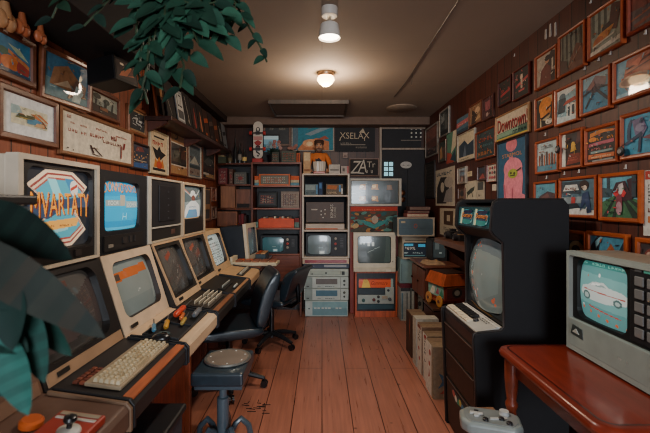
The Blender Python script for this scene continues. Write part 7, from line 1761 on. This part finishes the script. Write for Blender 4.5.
for x, y, c in ((.045, -.012, '#1f2024'), (.075, -.04, '#26262a'), (-.02, -.04, '#1c1d20')):
    MB(Mg).lathe([(.013, 0), (.012, .008), (.007, .011)], (x, y, .0576), (0, 0, 1), 14, c).build('button', 'satin', t, smooth=True)
MB(Mg).lathe([(.022, 0), (.018, .01), (.02, .016)], (.06, .04, .0576), (0, 0, 1), 16, '#d0d2d0').build('thumb_stick', 'satin', t, smooth=True)
MB(Mg).prism([(.0, -.03), (.07, -.005), (.07, .008), (.0, -.015)], 'z', .0576, .062, '#cfd2ce').build('start_bar', 'satin', t)

# ------------------------------------------------------------------ ceiling
t = thing('spot_lamp', 'white cylindrical ceiling spotlight, nearer of the two ceiling lamps', 'ceiling lamp', (.042, 2.25, 2.35))
lx, ly = .042, 2.25
MB().lathe([(.043, 2.452), (.046, 2.456), (.046, ZC)], (lx, ly, 0), (0, 0, 1), 24, '#c9c2b8').build('ceiling_cap', 'plastic', t, smooth=True)
MB().cyl((lx, ly, 2.41), (lx, ly, 2.452), .012, .012, 10, '#b8b2a8').build('neck', 'metal', t)
MB().lathe([(.061, 2.33), (.06, 2.35), (.05, 2.405), (.035, 2.415), (.02, 2.416)], (lx, ly, 0), (0, 0, 1), 28, '#d8d0c4', cap=False).build('shade', 'plastic', t, smooth=True)
MB().lathe([(.0, 2.336), (.052, 2.338), (.05, 2.344)], (lx, ly, 0), (0, 0, 1), 24, '#fff2dc', cap=False).build('bulb', 'lamp', t, smooth=True)
t = thing('dome_lamp', 'small glowing warm dome lamp flush on the ceiling, farther of the two lamps', 'ceiling lamp', (.032, 3.37, 2.38))
lx2, ly2 = .032, 3.37
MB().lathe([(.066, ZC - .03), (.07, ZC - .024), (.07, ZC)], (lx2, ly2, 0), (0, 0, 1), 28, '#b89878').build('base_ring', 'metal', t, smooth=True)
MB().lathe([(.0, ZC - .115), (.03, ZC - .108), (.055, ZC - .088), (.074, ZC - .06), (.07, ZC - .042), (.062, ZC - .031)], (lx2, ly2, 0), (0, 0, 1), 28, '#ffd9a0', cap=False).build('glass_dome', 'lamp', t, smooth=True)
t = thing('ceiling_hatch', 'dark rectangular hatch panel on the ceiling near the far wall', 'hatch', (-.12, 4.5, ZC - .04))
x0, x1 = P(270, 100, 4.25).x, P(347, 100, 4.25).x
MB().box(x0, x1, 4.26, 4.86, ZC - .03, ZC - .001, '#5c5048').build('panel', 'matte', t, bevel=.004)
m = MB(); m.box(x0 - .02, x1 + .02, 4.235, 4.259, ZC - .042, ZC - .001, '#4a4038').box(x0 - .02, x1 + .02, 4.861, 4.885, ZC - .042, ZC - .001, '#4a4038').box(x0 - .02, x0, 4.259, 4.861, ZC - .042, ZC - .001, '#4a4038').box(x1, x1 + .02, 4.259, 4.861, ZC - .042, ZC - .001, '#4a4038')
m.build('frame', 'wood', t)
def cpt(px, py, z=ZC - .004):
    Y = FX * (z - EYE) / (CY - py); return P(px, py, Y)
o = MB().tube([cpt(464, -8), cpt(447, 18), cpt(434, 38), cpt(422, 57), cpt(412, 73), cpt(406, 82), cpt(394, 97)], .0035, 6, '#4a4038').build('ceiling_cable', 'plastic', smooth=True)
tag(o, 'thin dark cable running across the ceiling towards the far wall', 'cable')
a = cpt(412, 73, ZC - .003)
o = MB().tube([a, a + Vector((0, .0, -.06)), a + Vector((-.005, 0, -.1))], .003, 6, '#3a322c').build('hanging_wire', 'plastic', smooth=True)
tag(o, 'short loose wire hanging from the ceiling cable', 'cable')
t = thing('flat_downlight', 'pale flat round disc fitting on the far right of the ceiling', 'ceiling lamp', (1.0, 4.6, ZC - .02))
c = cpt(410, 107.5, ZC)
MB().lathe([(.16, ZC - .018), (.17, ZC - .01), (.17, ZC)], (c.x - .1, c.y, 0), (0, 0, 1), 28, '#8c7c6c').build('disc', 'plastic', t, smooth=True)
t.location = t.location

# small scuff and a scrap on the floor
m = MB(); rnd = random.Random(3)
for k in range(16):
    q = P(248 + rnd.random() * 14, 0, 2.78)
    x, y = -.46 + rnd.uniform(-.06, .06), 2.74 + rnd.uniform(-.09, .09); l = rnd.uniform(.02, .06); a = rnd.choice((.1, 1.4, 1.6, .0, 2.9))
    m.tube([(x, y, .002), (x + l * math.cos(a), y + l * math.sin(a), .002)], .0025, 4, '#2a1814')
o = m.build('floor_scuff', 'matte'); tag(o, 'dark scratched scuff mark on the floor by the stool', 'mark', None, 'stuff')

# ------------------------------------------------------------------ light
def light(name, kind, loc, energy, color, **kw):
    l = D.lights.new(name, kind); l.energy = energy; l.color = color
    for k, v in kw.items(): setattr(l, k, v)
    o = D.objects.new(name, l); COL.objects.link(o); o.location = loc; return o
o = light('spot_lamp_light', 'SPOT', (lx, ly, 2.325), 42, (1, .88, .74), shadow_soft_size=.05, spot_size=math.radians(168), spot_blend=.5)
o = light('dome_lamp_light', 'POINT', (lx2, ly2, 2.36), 17, (1, .76, .54), shadow_soft_size=.07)
o = light('fill_light', 'AREA', (1.0, -3.5, 1.6), 135, (.84, .92, 1.0), shape='RECTANGLE', size=2.2, size_y=1.3)  # unseen area fill added behind the camera
o.rotation_euler = (math.radians(86), 0, math.radians(16))
w = D.worlds.new('room_world'); SC.world = w; w.use_nodes = True
bg = w.node_tree.nodes['Background']; bg.inputs[0].default_value = (.50, .56, .62, 1); bg.inputs[1].default_value = .9

# ------------------------------------------------------------------ camera
cd = D.cameras.new('camera'); cam = D.objects.new('camera', cd); COL.objects.link(cam)
cam.location = (0, 0, EYE); cam.rotation_euler = (math.radians(90), 0, 0)
cd.sensor_width = 36; cd.sensor_fit = 'HORIZONTAL'; cd.lens = FX / 650 * 36
cd.shift_x = (325 - CX) / 650; cd.shift_y = -(216.5 - CY) / 650
cd.clip_start = .05
cd.dof.use_dof = True; cd.dof.focus_distance = 3.3; cd.dof.aperture_fstop = 4.0
SC.camera = cam
SC.view_settings.view_transform = 'AgX'
SC.view_settings.look = 'None'
SC.view_settings.exposure = .8
SC.cycles.use_denoising = True
SC.cycles.filter_width = 1.15
